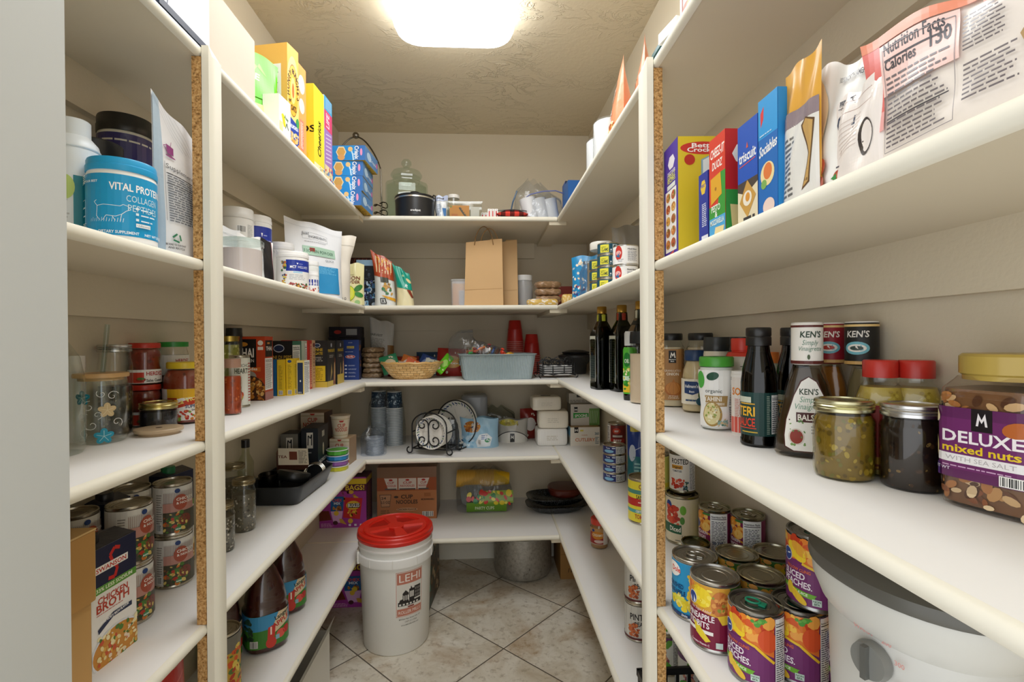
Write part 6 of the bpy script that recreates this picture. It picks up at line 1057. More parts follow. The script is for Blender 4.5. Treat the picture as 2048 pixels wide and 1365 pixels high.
p.ell(.026, .094, .011, .008, '#b5622a', 16, .3); p.ell(.041, .080, .008, .013, '#e2cf9a'); p.ell(-.043, .102, .006, .009, '#e2cf9a', 14, .5); p.ell(-.043, .066, .005, .012, '#e0cc8a'); p.ell(.040, .062, .008, .005, '#c0b060'); p.rect(-.065, .034, -.036, .048, '#4a2470'); p.txt('NET WT', -.044, .042, .0032, '#d8d0e0', 'l'); p.bars(.014, .036, .034, .045); p.ell(.035, .100, .006, .005, '#b5622a')
b.build('label', t)
# ================================================================ second shelf, right wall, front bay
def bet(p, w_, h):
    p.rect(0, 0, w_, h, '#d9bf2c'); p.ell(w_ * .22, h * .90, w_ * .20, h * .055, '#c8352a', 24); p.txt('Betty', w_ * .22, h * .905, .008, '#fbf4ec', w=w_ * .2); p.txt('Crocker', w_ * .22, h * .868, .008, '#fbf4ec', w=w_ * .28); p.blobs(w_ * .35, h * .86, w_ * .55, h * .99, ('#d9a84a', '#b87a2a', '#e8c880'), 30, .006, 4); p.rect(w_ * .55, h * .86, w_ * .82, h * .99, '#2a2440'); p.txt('MAKES MORE', w_ * .68, h * .94, .006, '#e8d8a0', w=w_ * .2)
    p.poly([(w_ * .20, h * .62), (w_ * .20, h * .80), (w_ * .28, h * .84), (w_ * .75, h * .84), (w_ * .75, h * .58), (w_ * .28, h * .58)], '#8ab0bc'); p.poly([(w_ * .215, h * .63), (w_ * .215, h * .795), (w_ * .285, h * .83), (w_ * .74, h * .83), (w_ * .74, h * .59), (w_ * .285, h * .59)], '#e4ece8'); p.txt('Bisquick', w_ * .30, h * .68, .022, '#23608a', 'l', w=w_ * .62, sh=.12)
    p.ell(w_ * .10, h * .80, .010, .010, '#b8301f'); p.ell(w_ * .36, h * .30, .013, .011, '#a8281c')
def betL(p, w_, h):
    p.rect(0, 0, w_, h, '#4730a0'); p.poly([(w_ * (.55 + .25 * cos(a * 1.047)), h * (.84 + .065 * sin(a * 1.047))) for a in range(6)], '#e8e6f0'); p.txt('DISCOVER', w_ * .55, h * .735, .007, '#e8e6f0', w=w_ * .55); p.txt('GREAT', w_ * .55, h * .70, .009, '#d9dc6a', w=w_ * .55); p.txt('RECIPES', w_ * .55, h * .665, .008, '#d9dc6a', w=w_ * .55); p.rect(w_ * .25, h * .61, w_ * .82, h * .65, '#dfe6e2')
    p.rect(w_ * .12, h * .05, w_ * .9, h * .60, '#f0efea')
    for i in range(5):
        for j in range(2): p.ell(w_ * (.32 + .38 * j), h * (.54 - .105 * i), w_ * .15, h * .040, ('#c87a3a', '#b5522a', '#d9a04a', '#a8602f')[(i + j) % 4]); p.blobs(w_ * (.22 + .38 * j), h * (.51 - .105 * i), w_ * (.42 + .38 * j), h * (.57 - .105 * i), ('#e8c88a', '#8a3a20', '#5f8a3a'), 6, .003, i)
    p.poly([(w_ * .35, h * .02), (w_ * .8, h * .05), (w_ * .6, h * .0)], '#c8402f')
# boxes on the right wall: faces L (aisle) and F (camera)
def rbox(nm, lb, cat, y, d_, w_, h, cols, dec, x0=.366, rz=0, z=ZB): return carton(nm, lb, cat, x0 + w_ / 2, y, z, w_, d_, h, cols, dec, radians(rz))
rbox('baking_box', 'large yellow baking mix box with a purple spine facing the aisle', 'box', .928, .080, .215, .218, {'*': '#d9bf2c', 'L': '#4730a0', 'T': '#c8b06a'}, {'F': bet, 'L': betL}, rz=-3)
def blu(p, w_, h): p.rect(0, 0, w_, h, '#2a3a9a'); p.poly([(w_ * (.5 + .3 * cos(a * 1.047)), h * (.80 + .11 * sin(a * 1.047))) for a in range(6)], '#e8c43a'); p.txt('PERFECT', w_ * .5, h * .80, .005, '#2a3a9a', w=w_ * .45); p.fine(w_ * .35, h * .25, w_ * .9, h * .58, 12, '#dfe2f2', 3); p.rect(w_ * .3, .0, w_, h * .12, '#dfe2ea')
rbox('cracker_box', 'dark blue box with a yellow hexagon between the mix box and the red box', 'cracker box', .806, .034, .16, .120, {'*': '#2a3a9a'}, {'F': blu, 'L': blu}, x0=.372)
def chzL(p, w_, h):
    p.rect(0, 0, w_, h, '#d8402c'); p.txt('CHEEZ-IT', w_ * .5, h * .80, .014, '#f6f2ea', w=w_ * .85, sh=.1); p.txt('DUOZ', w_ * .5, h * .68, .012, '#f6f2ea', w=w_ * .62, sh=.1); p.poly([(w_ * .5, h * .22), (w_, h * .22), (w_, h * .62), (w_ * .72, h * .62)], '#3f9a3a'); p.rect(0, h * .20, w_, h * .32, '#3f9a3a'); p.rect(0, 0, w_, h * .20, '#4fa8dc')
    p.poly([(w_ * .1, h * .60), (w_ * .72, h * .62), (w_ * .8, h * .40), (w_ * .12, h * .34)], '#e0a82c'); p.ell(w_ * .42, h * .48, .003, .003, '#a8701c'); p.txt('PESTO', w_ * .42, h * .26, .010, '#eef6e8', w=w_ * .55); p.txt('&', w_ * .45, h * .20, .009, '#eef6e8'); p.txt('MOZZARELLA', w_ * .5, h * .13, .008, '#eef6e8', w=w_ * .85); p.poly([(w_ * .3, 0), (w_ * .85, 0), (w_ * .95, h * .09), (w_ * .4, h * .10)], '#ecd8a0')
def chzF(p, w_, h): p.rect(0, h * .42, w_, h, '#c0282a'); p.rect(0, 0, w_, h * .42, '#3a9440'); p.txt('CHEEZ-IT', w_ * .06, h * .66, .034, '#f0ede8', 'l', w=w_ * 1.6); p.poly([(w_ * .06, h * .02), (w_ * .3, h * .02), (w_ * .32, h * .26), (w_ * .04, h * .28)], '#e4cf8a'); p.txt('P', w_ * .2, h * .33, .014, '#eef6e8', 'l')
rbox('cracker_box', 'red and green cheese cracker box with white lettering', 'cracker box', .745, .052, .17, .158, {'*': '#c0282a'}, {'F': chzF, 'L': chzL})
def tri(p, w_, h):
    p.rect(0, h * .42, w_, h, '#2456b8'); p.rect(0, 0, w_, h * .42, '#e4d8b8'); p.poly([(0, h * .42), (w_, h * .42), (w_, h * .36), (w_ * .4, h * .28), (0, h * .34)], '#4a4038'); p.txt('triscuit', w_ * .5, h * .62, .014, '#f4f4f2', w=w_ * .86); p.line([(w_ * .1, h * .58), (w_ * .9, h * .60)], .0012, '#d8503a'); p.poly([(w_ * .45, h * .74), (w_ * .5, h * .80), (w_ * .55, h * .74)], '#d8603a')
    p.poly([(w_ * .5, h * .42), (w_ * .92, h * .24), (w_ * .5, h * .05), (w_ * .1, h * .22)], '#c89a4a'); p.ell(w_ * .5, h * .24, w_ * .22, h * .075, '#ece4d2'); p.ell(w_ * .52, h * .25, w_ * .11, h * .045, '#d8943a'); p.fine(w_ * .3, .004, w_ * .9, .012, 1, '#3a3a3a', 3)
rbox('cracker_box', 'royal blue and cream woven wheat cracker box', 'cracker box', .650, .050, .15, .138, {'*': '#1f4a9a', 'T': '#1b2a5a'}, {'L': tri, 'F': lambda p, w_, h: p.rect(0, 0, w_, h, '#1f3f8a')}, x0=.362)
def soc(p, w_, h):
    p.rect(0, 0, w_, h, '#1f6ab8'); p.rect(0, h * .66, w_, h, '#2f98d8'); p.poly([(w_ * .12, h * .88), (w_ * .3, h * .93), (w_ * .28, h * .82), (w_ * .14, h * .76)], '#d83a3a'); p.txt('Sociables', w_ * .5, h * .52, .013, '#f4f4f2', w=w_ * .92, sh=.25, rot=.12); p.ell(w_ * .48, h * .34, w_ * .36, h * .10, '#ecd9a0', 20, .8); p.ell(w_ * .5, h * .36, w_ * .22, h * .07, '#dd7a3f'); p.ell(w_ * .3, h * .26, w_ * .15, h * .04, '#7fae5a'); p.ell(w_ * .55, h * .06, w_ * .3, h * .07, '#e8cfc4')
    p.fine(w_ * .1, h * .68, w_ * .9, h * .70, 1, '#bfe0f4', 2)
rbox('cracker_box', 'light and dark blue cracker box with a pictured topped cracker', 'cracker box', .602, .042, .15, .150, {'*': '#1f6ab8'}, {'L': soc, 'F': lambda p, w_, h: p.rect(0, 0, w_, h, '#2a86c8')}, x0=.362)
def pr_(nm, lb, x, y, w_, d_, h, c, dec, rz, **k): return pouch(nm, lb, 'bag', x, y, ZB, w_, d_, h, c, None, dec, rz=radians(rz), **k)
def d(p, w_, h): p.rect(-w_ / 2, 0, w_ / 2, h * .62, '#dcdad4'); p.rect(-w_ / 2, h * .55, w_ / 2, h * .66, '#8a7a80'); p.fine(-w_ * .4, h * .06, -.004, h * .5, 12, '#6a6a6a', 4); p.poly([(.008, h * .52), (.016, h * .56), (.030, h * .52), (.024, h * .1), (.012, h * .06), (.020, h * .3)], '#5a4028'); p.poly([(.011, h * .51), (.016, h * .55), (.028, h * .51), (.022, h * .11), (.014, h * .08), (.022, h * .3)], '#c09a5a')
pr_('treat_bag', 'ochre topped bag with a clear grey front next to the blue boxes', .373, .550, .068, .014, .165, '#d8a03a', d, 88, seed=2, m=GLOSS)
def d(p, w_, h):
    p.ell(-.035, h * .66, .016, .030, '#e8d0a8', 16, .2); p.txt('CRANBERRY', .004, h * .47, .014, '#2f3f5a', 'l', w=.085); p.txt('CHEWY', .016, h * .32, .015, '#6a2424', 'l', w=.055); p.txt('BITES', .018, h * .20, .015, '#6a2424', 'l', w=.045); p.rect(.006, h * .70, .034, h * .705, '#3a4050'); p.txt('PARALEL', .008, h * .665, .004, '#3a4050', 'l', w=.024); p.rect(.006, h * .645, .034, h * .65, '#3a4050'); p.txt('100% NORTH AMERICAN', .0, h * .86, .0045, '#4a4a50', 'l', w=.055)
    for (u, v, a) in ((-.036, .34, .007), (-.020, .24, .009), (-.018, .08, .009), (.014, .07, .007)): p.ell(u, h * v, a, a, '#a8452f'); p.ell(u - a * .3, h * v + a * .3, a * .4, a * .3, '#c86a50')
    p.poly([(.004, h * .08), (.012, h * .11), (.012, h * .04)], '#3f8a4a'); p.rect(.012, h * .15, .03, h * .165, '#55555f')
pr_('snack_pouch', 'white crumpled cranberry snack pouch with red berries', .384, .498, .105, .026, .112, '#ecebe7', d, 82, seed=5, m=GLOSS, wr=.002, slant=-.38)
def d(p, w_, h): p.rect(-w_ / 2, 0, w_ / 2, h, '#e8e0da'); p.line([(-w_ * .38, h * .90), (w_ * .3, h * .90), (w_ * .3, h * .78), (-w_ * .38, h * .78), (-w_ * .38, h * .90)], .0008, '#b8a098'); [p.line([(-w_ * .35, h * (.3 + .05 * i)), (w_ * .1, h * (.36 + .05 * i))], .0006, '#c8b8b0') for i in range(8)]; p.ell(w_ * .26, h * .38, .009, .018, '#3a3230'); p.ell(w_ * .28, h * .38, .007, .015, '#e8e0da')
pr_('snack_pouch', 'pale pouch with thin brown lines overlapping the cranberry pouch', .374, .463, .072, .018, .088, '#e6ddd6', d, 84, seed=9, m=GLOSS)
def d(p, w_, h): p.ell(-.006, h * .88, .008, .008, '#e8a878'); p.ell(-.006, h * .88, .0068, .0068, '#b8601f'); p.ell(-.002, h * .72, .009, .009, '#e8a878'); p.ell(-.002, h * .72, .0078, .0078, '#b8601f')
pr_('snack_pouch', 'burnt orange pouch edge between the pale pouch and the big bag', .380, .442, .052, .015, .086, '#b8621f', d, 84, seed=11, m=GLOSS, slant=.0)
def d(p, w_, h):
    p.rect(-w_ / 2, h * .45, -w_ * .36, h, '#e0706a'); p.rect(-w_ / 2, h * .30, -w_ * .36, h * .45, '#eaa8a4'); p.rect(-w_ * .36, h * .55, w_ * .1, h * .92, '#ecc8c0'); p.rect(-w_ / 2, h * .93, w_ / 2, h, '#e48a6a'); p.txt('Nutrition Facts', -w_ * .33, h * .84, .0075, '#33303a', 'l', w=w_ * .36); p.rect(-w_ * .33, h * .79, w_ * .04, h * .805, '#33303a'); p.txt('Calories', -w_ * .33, h * .725, .007, '#33303a', 'l', w=w_ * .2); p.txt('130', -w_ * .05, h * .735, .010, '#33303a', 'l')
    p.fine(-w_ * .33, h * .12, w_ * .06, h * .70, 15, '#6a6266', 4, .4); p.line([(-w_ * .34, h * .88), (w_ * .08, h * .88), (w_ * .08, h * .08), (-w_ * .34, h * .08), (-w_ * .34, h * .88)], .0006, '#8a8286'); p.rect(-w_ * .33, h * .33, w_ * .05, h * .34, '#33303a')
    p.fine(w_ * .12, h * .58, w_ * .34, h * .86, 9, '#6a6266', 6, .4); p.fine(w_ * .12, h * .2, w_ * .36, h * .5, 8, '#6a6266', 8, .4); p.txt('LIFE IS BETTER', w_ * .22, h * .88, .012, '#d8552f', 'l', w=w_ * .5); p.poly([(w_ * .36, h * .5), (w_ * .5, h * .8), (w_ * .5, h * .2), (w_ * .40, h * .3)], '#a8885a')
pr_('nut_pouch', 'big translucent pink-cornered bag with a nutrition panel, nearest the camera', .373, .366, .168, .022, .092, '#e6ddd4', d, 89, seed=7, m=GLOSS, wr=.0015, slant=-.42, sway=.012)
pr_('snack_bag', 'yellow bag edge at the far right of the picture', .385, .245, .12, .05, .150, '#d9cf6a', None, 80, seed=3, m=GLOSS)
# ================================================================ fourth shelf, right wall, front bay: canned fruit
def mand(p, r, a, c):
    p.rect(-r * 3.1, a, r * 3.1, c, '#7d1f4a'); p.blobs(-r * 1.3, c - .034, r * .16, c - .004, ('#e8962c', '#f0b04a', '#d97a1f', '#f4c66a'), 34, .009, 3); p.poly([(-r * 1.2, c - .03), (r * .16, c - .05), (r * .16, c - .046), (-r * 1.2, c - .026)], '#e8a23a'); p.ell(-.030, c - .030, .008, .010, '#2f4a8a'); p.rect(-.012, c - .006, .010, c - .001, '#3f7a3a')
    p.txt('MANDARIN', -.040, c - .050, .007, '#f0dfe6', 'l', w=.040); p.txt('ORANGES', -.040, c - .060, .007, '#f0dfe6', 'l', w=.036); p.rect(-.040, c - .070, -.006, c - .064, '#b8a83a'); p.ell(-.026, a + .014, .010, .010, '#e89a3a'); p.fine(-.012, a + .020, .0, a + .028, 2, '#d9a8bc', 3); p.rect(-.012, a + .004, -.001, a + .013, '#cfe0d4')
    p.nutri(r * .18, a, r * 1.25, c, 4); p.txt('90 120', r * .3, a + .030, .006, '#2a3f6a', 'l', w=.022)
def peach(p, r, a, c):
    p.rect(-r * 3.1, a, r * 3.1, c, '#74306a'); p.poly([(-r * 1.35, c), (r * .98, c), (r * .98, c - .060), (-r * .3, c - .034), (-r * 1.35, c - .040)], '#e0762c'); p.blobs(-r * 1.2, c - .034, r * .9, c - .003, ('#e8862c', '#f0a64a', '#d85a24', '#f2c04a', '#c8401f'), 36, .009, 3)
    p.ell(-.018, c - .022, .019, .010, '#f2d030', 20, -.7); p.ell(-.013, c - .017, .015, .008, '#e8a83a', 18, -.7); p.poly([(-r * 1.35, c - .042), (-r * .2, c - .038), (r * .98, c - .066), (r * .98, a), (-r * 1.35, a)], '#74306a'); p.line([(-r * .2, c - .038), (r * .30, c - .044), (r * .98, c - .068)], .004, '#ecc02e'); p.ell(.030, c - .034, .014, .018, '#d8542a', 20, .3); p.blobs(.005, c - .010, .03, c - .002, ('#4f9a3a', '#6fae4a'), 8, .005, 5)
    p.ell(-.034, c - .030, .0095, .011, '#e8ecf2', 18); p.ell(-.034, c - .030, .0085, .010, '#27428a', 18); p.line([(-.040, c - .031), (-.028, c - .028)], .002, '#e8ecf2'); p.txt('YELLOW CLING', -.036, c - .050, .0045, '#e0703a', 'l', w=.040, rot=-.04)
    p.txt('SLICED', -.040, c - .061, .0095, '#f2eaf0', 'l', w=.036, rot=-.06); p.txt('PEACHES.', -.040, c - .073, .0095, '#f2eaf0', 'l', w=.046, rot=-.06); p.poly([(-.044, c - .076), (.012, c - .082), (.009, c - .0855), (.012, c - .090), (-.044, c - .084)], '#6fae2f'); p.txt('IN 100% JUICE', -.036, c - .0835, .004, '#e8f2d8', 'l', w=.036, rot=-.08)
    p.ell(-.022, a + .016, .013, .006, '#f0cf3a', 16, -.5); p.ell(-.014, a + .010, .015, .006, '#e8c03a', 16, -.6); p.ell(-.028, a + .020, .006, .010, '#ecc83a'); p.rect(.006, a + .004, .018, a + .014, '#cfe0d8'); p.txt('NON', .012, a + .0095, .003, '#3a6a4a'); p.txt('BPA', .012, a + .0055, .003, '#3a6a4a'); p.nutri(r * 1.0, a, r * 1.5, c, 5)
def pineb(p, r, a, c):
    p.rect(-r * 3.1, a, r * 3.1, c, '#7c1638'); p.poly([(-r * 1.4, c), (r * 1.3, c), (r * 1.3, c - .050), (r * .2, c - .050), (-r * 1.4, c - .038)], '#d9a23a'); p.blobs(-r * 1.3, c - .038, -r * .8, c - .002, ('#e0803a', '#d86a2a', '#e89a4a'), 10, .007, 2); p.ell(-.014, c - .022, .018, .017, '#f0d433', 24); p.blobs(-.03, c - .038, .004, c - .006, ('#e8c62a', '#f6e25a'), 16, .005, 4); p.ell(.018, c - .028, .016, .022, '#c87a3a', 22); p.blobs(.006, c - .046, .032, c - .010, ('#e0a050', '#b0602a', '#8a9a3a'), 26, .004, 6); p.rect(.034, c - .05, r * 1.8, c, '#3f7a35')
    p.ell(-.032, c - .028, .0095, .011, '#e8ecf2', 18); p.ell(-.032, c - .028, .0085, .010, '#27428a', 18); p.txt('No Sugar Added', -.034, c - .046, .005, '#f0d8e0', 'l', w=.036, sh=.2, bold=False); p.txt('PINEAPPLE', -.042, c - .060, .010, '#f4eaee', 'l', w=.050); p.txt('TIDBITS', -.042, c - .073, .010, '#f4eaee', 'l', w=.042); p.rect(-.046, c - .083, .006, c - .077, '#f0ece6')
    p.poly([(-.030, a + .040), (-.018, a + .036), (.002, a + .014), (-.006, a + .010), (-.024, a + .022)], '#e8cf3a'); p.poly([(.012, c - .048), (.030, c - .044), (.030, c - .060), (.020, c - .062)], '#e8c23a'); p.rect(.010, a + .004, .021, a + .014, '#cfe0d8'); p.txt('Contains Vitamin C', -.034, a + .004, .0035, '#f0d8e0', 'l', w=.034)
def dole(p, r, a, c):
    p.rect(-r * 3.1, a, r * 3.1, c, '#2f98cc'); p.blobs(.0, c - .085, .05, c - .020, ('#f0d030', '#e8c42a', '#f6e060'), 60, .007, 3); p.blobs(-.038, a + .012, .03, a + .038, ('#f0d838', '#e8d030', '#f8ea78'), 50, .006, 5); p.blobs(.008, c - .03, .03, c - .002, ('#2f7a3a', '#4f9a4a', '#1f5a30'), 14, .007, 6); p.ell(-.034, c - .016, .018, .014, '#f2f0ec'); p.txt('Dole', -.038, c - .020, .010, '#d83a2c', 'l', w=.022)
    p.txt('CRUSHED', -.046, c - .050, .0085, '#143a6a', 'l', w=.036); p.txt('PINEAPPLE', -.046, c - .062, .0085, '#143a6a', 'l', w=.040); p.rect(-.040, c - .072, -.006, c - .067, '#e0dc4a'); p.rect(-r * 3.1, a, r * 3.1, a + .006, '#1b3a6a'); p.txt('Dole', -.008, a + .001, .004, '#eef2f6')
CF = 'canned fruit on the right fourth shelf'; HC = .1165
can('blue pineapple can with a silver ring pull nearest the post', .413, .944, ZD, .0425, HC, dole, off=-14, tab='#b9b6ae', group=CF, lid='#b9b7b2')
can('maroon pineapple tidbits can in the front row', .409, .851, ZD, .0415, .122, pineb, off=-12, group=CF, lid='#b9b7b2')
a0 = can('sliced peaches can with a green ring pull, front row, left of the pair', .436, .767, ZD, .0410, HC, peach, off=-18, tab='#1fa07a', group=CF, lid='#9a9a98')
dup(a0, (.507, .764, ZD), 'sliced peaches can with a green ring pull, front row, right of the pair', look(.507, .764, -16) + pi / 2, CF)
dup(a0, (.574, .722, ZD), 'sliced peaches can farthest right in front of the white cooker', look(.574, .722, -10) + pi / 2, CF)
dup(a0, (.530, .757, ZD + HC + .0005), 'sliced peaches can stacked on top touching the shelf above', look(.53, .757, -14) + pi / 2, CF)
def pine2(p, r, a, c): p.rect(-r * 3.1, a, r * 3.1, c, '#3f6a2f'); p.blobs(-r * 1.3, c - .06, r * .3, c - .002, ('#d9a23a', '#e8c62a', '#c87a3a', '#e0a050'), 50, .007, 2); p.rect(-r * 3, a, r * 3, a + .05, '#7c1638')
for (x, y, lb) in ((.500, .945, 'plain-topped fruit can behind the blue pineapple can'), (.497, .856, 'plain-topped fruit can in the middle of the group'), (.577, .945, 'plain-topped fruit can at the back by the wall')): can(lb, x, y, ZD, .0400, HC, pine2, off=10, group=CF, lid='#b3ad98')
for (x, y, z, lb) in ((.526, 1.092, ZD + .044, 'mandarin orange can, left one of the two raised behind the pineapple cans'), (.577, 1.043, ZD + .044, 'mandarin orange can, right one of the two raised behind the pineapple cans')):
    can(lb, x, y, z, .0345, .113, mand, off=-26, tab='#b9b6ae', group='mandarin orange cans', lid='#a8a48e'); can(lb.replace('mandarin orange can', 'short flat can').replace('one of the two raised', 'one under the mandarin cans'), x, y, ZD, .034, .0435, None, lab='#b8803a', group='short flat cans', bare=.004)
def dic(p, r, a, c): p.rect(-r * 3.1, a, r * 3.1, c, '#ddd3b8'); p.ell(-.040, c - .020, .010, .013, '#24408a'); p.blobs(-.044, c - .075, -.014, c - .020, ('#c8402a', '#d8583a', '#a82f20'), 36, .008, 3); p.ell(.0, c - .028, .008, .012, '#6fae3a'); p.ell(-.002, c - .055, .006, .010, '#4f8a3a'); p.rect(-r * 1.5, a + .022, -.004, a + .046, '#1f5a3a'); p.txt('Diced', -.036, a + .028, .012, '#f0ece0', 'l', w=.030); p.txt('US', .002, a + .014, .006, '#3a3a34'); p.fine(-.02, a + .004, .012, a + .008, 1, '#5a5a50', 2)
can('large cream diced tomato can with a basil drawing beside the post', .530, 1.285, ZD, .043, .128, dic, off=2, lid='#a8a48e')
def ros(p, r, a, c): p.rect(-r * 3.1, a, r * 3.1, c, '#e8e4da'); p.txt('ROSTED', -.030, c - .022, .013, '#2a241f', 'l', w=.045); p.rect(-.03, c - .036, .0, c - .026, '#d89a2a'); p.txt('Original', -.030, c - .034, .006, '#3a2a1a', 'l', w=.026); p.txt('TOMATOES', -.028, c - .044, .005, '#2a3a4a', 'l', w=.026); p.blobs(-.03, a + .004, .004, a + .030, ('#c8402a', '#b8301f', '#d8603a'), 30, .005, 3); p.blobs(.0, a + .002, .014, a + .026, ('#3f6a4a', '#6a8a9a', '#2f4a3a'), 12, .005, 4); p.nutri(.016, a, .04, c)
can('white fire roasted tomato can stacked on the diced tomato can', .536, 1.300, ZD + .1285, .0330, .108, ros, off=2, lid='#8a8672')
def roma(p, r, a, c): p.rect(-r * 3.1, a, r * 3.1, c, '#cfd06a'); p.txt('CENTO', -.012, c - .016, .012, '#b8862a', w=.05); p.ell(.004, a + .052, .026, .026, '#3a7a4a', 24); p.ell(.004, a + .050, .020, .021, '#b8301f', 22); p.txt('ROMANO', .006, a + .054, .007, '#f0e8c8', w=.034); p.rect(-r * 2, a + .008, r * 2, a + .020, '#e2d23a'); p.txt('TOMATOES', .006, a + .010, .009, '#a8402a', w=.046)
c0 = can('yellow tomato can at the bottom of the stack against the wall by the post', .490, 1.375, ZD, .037, .1085, roma, off=-8, group='yellow tomato cans'); dup(c0, (.490, 1.375, ZD + .109), 'yellow tomato can on top of the stack against the wall by the post', group='yellow tomato cans')
def yv(p, r, a, c): p.rect(-r * 3.1, a, r * 3.1, c, '#d9d24a'); p.blobs(-.02, c - .04, .02, c - .004, ('#6a9a3a', '#e8d84a'), 14, .006, 2); p.rect(-r * 2, a + .03, r * 2, a + .06, '#d8b09a'); p.txt('ROT', -.01, a + .038, .012, '#c8502a'); p.rect(-r * 2, a + .012, r * 2, a + .028, '#4f8a3a')
can('yellow and green vegetable can behind the mandarin cans', .577, 1.205, ZD, .034, .118, yv, off=14, lid='#8a8672')
can('small orange label can low between the tomato and pineapple cans', .458, 1.040, ZD, .030, .100, lambda p, r, a, c: (p.rect(-r * 3.1, a, r * 3.1, c, '#d8a050'), p.blobs(-.03, a, .03, c, ('#e88a2a', '#f0c05a', '#4a6aa8'), 24, .008, 4)), lid='#5a5a3a')
# white roaster cooker at the right edge
t = root('slow_cooker', 'large white oval electric cooker with a grey lid and a round knob', 'slow cooker', (.513, .552, ZD), 0)
prof = [(.0, .012), (.66, .012), (.72, .018), (.76, .05), (.79, .16), (.80, .212)]
def ov(pr, c, m, b=None, seg=56): return (b or B()).lathe([(r * .155, z) for r, z in pr], c, m, seg, 2.2, .655, .80)
ov(prof, '#cfcfca', PLAS).build('cooker_body', t); ov([(.80, .205), (.86, .212), (.90, .224), (.945, .236), (.96, .255), (.955, .257), (.88, .257), (.86, .24), (.0, .24)], '#d2d2cc', PLAS).build('cooker_band', t)
ov([(.80, .256), (.985, .257), (.995, .262), (.985, .272), (.92, .276), (.70, .290), (.3, .297), (0, .298)], '#5c5b55', PLAS).build('lid', t)
FA = Matrix.Translation((-.0775, -.030, 0)) @ Matrix.Rotation(radians(14), 4, 'Z')
kn = FA @ Matrix.Translation((-.002, 0, .182)) @ Matrix.Rotation(radians(-90), 4, 'Y')
b = B().lathe([(0, 0), (.020, 0), (.021, .004), (.019, .012), (0, .013)], '#7e7f7b', PLAS, 32, M=kn); b.box((-.018, -.003, .012), (.018, .003, .019), '#5e5f5b', PLAS, M=kn); b.build('dial_knob', t)
b = B(); p = Pr(b, lambda u, v, k: tuple(FA @ Vector((-.004 - k, -u, .182 + v))), PLAS); [p.txt(s_, .030 * sin(a), .030 * cos(a) - .002, .005, '#d8a09a') for s_, a in (('WARM', -.4), ('200', .5), ('300', 1.2), ('400', 2.0))]; b.build('dial_marks', t)
B().box((-.006, -.070, .140), (.012, -.048, .168), '#17181a', PLAS, M=FA).build('switch_panel', t); B().box((-.0075, -.066, .144), (-.005, -.053, .156), '#d8482a', PLAS, M=FA).build('red_switch', t)
B().box((-.02, .118, .258), (.02, .140, .270), '#4a4a44', PLAS).build('lid_handle', t)
for sx in (-1, 1):
    for sy in (-1, 1): B().lathe([(0, 0), (.012, 0), (.014, .014), (0, .014)], '#3a3a38', PLAS, 14, c=(sx * .05, sy * .07)).build('foot', t)
# lowest shelf, right front bay
def grn(p, r, a, c): p.rect(-r * 3.1, a, r * 3.1, c, '#dfe0da'); p.rect(-r * 3.1, c - .012, r * 3.1, c, '#6a3a6a'); p.blobs(-.01, c - .030, .02, c - .008, ('#4f8a3a', '#6faa4a'), 12, .007, 2); p.blobs(-.025, a + .03, .01, a + .06, ('#c8907a', '#8a4a5a', '#5a7a4a'), 16, .008, 3); p.ell(-.006, a + .018, .026, .018, '#4aa82c'); p.txt('CAN', -.01, c - .045, .007, '#3a3a40'); p.nutri(.022, a, .05, c)
G2 = 'green and white cans on the lowest right shelf'
c0 = can('green and white can at the bottom of the pair behind the black crate', .500, 1.325, ZE, .0375, .112, grn, off=-12, group=G2); dup(c0, (.500, 1.325, ZE + .1125), 'green and white can on top of the pair behind the black crate', group=G2); dup(c0, (.535, 1.235, ZE), 'green and white can behind the crate near the wall', group=G2); dup(c0, (.535, 1.235, ZE + .1125), 'green and white can on top near the wall above the crate', group=G2)
t = root('plastic_crate', 'black perforated plastic crate on the lowest right shelf', 'crate', (.485, 1.03, ZE)); b = B(); hx, hy, hh = .122, .115, .125
for z0, z1, e in ((0, .006, 0), (hh - .016, hh, .004)):
    for q in (((-hx - e, -hy - e), (hx + e, -hy + .004)), ((-hx - e, hy - .004), (hx + e, hy + e)), ((-hx - e, -hy), (-hx + .004, hy)), ((hx - .004, -hy), (hx + e, hy))): b.box((q[0][0], q[0][1], z0), (q[1][0], q[1][1], z1), '#141416', PLAS)
b.box((-hx, -hy, 0), (hx, hy, .004), '#141416', PLAS)
for i in range(9):
    for s_ in (-1, 1):
        x = -hx + .008 + i * (2 * hx - .016) / 8; y = -hy + .008 + i * (2 * hy - .016) / 8
        b.box((x - .004, s_ * hy - .0035, .004), (x + .004, s_ * hy + .0035, hh - .014), '#141416', PLAS); b.box((s_ * hx - .0035, y - .004, .004), (s_ * hx + .0035, y + .004, hh - .014), '#141416', PLAS)
for z_ in (.035, .062, .089): b.box((-hx, -hy, z_), (hx, -hy + .004, z_ + .007), '#141416', PLAS); b.box((-hx, -hy, z_), (-hx + .004, hy, z_ + .007), '#141416', PLAS)
b.build('crate_body', t)
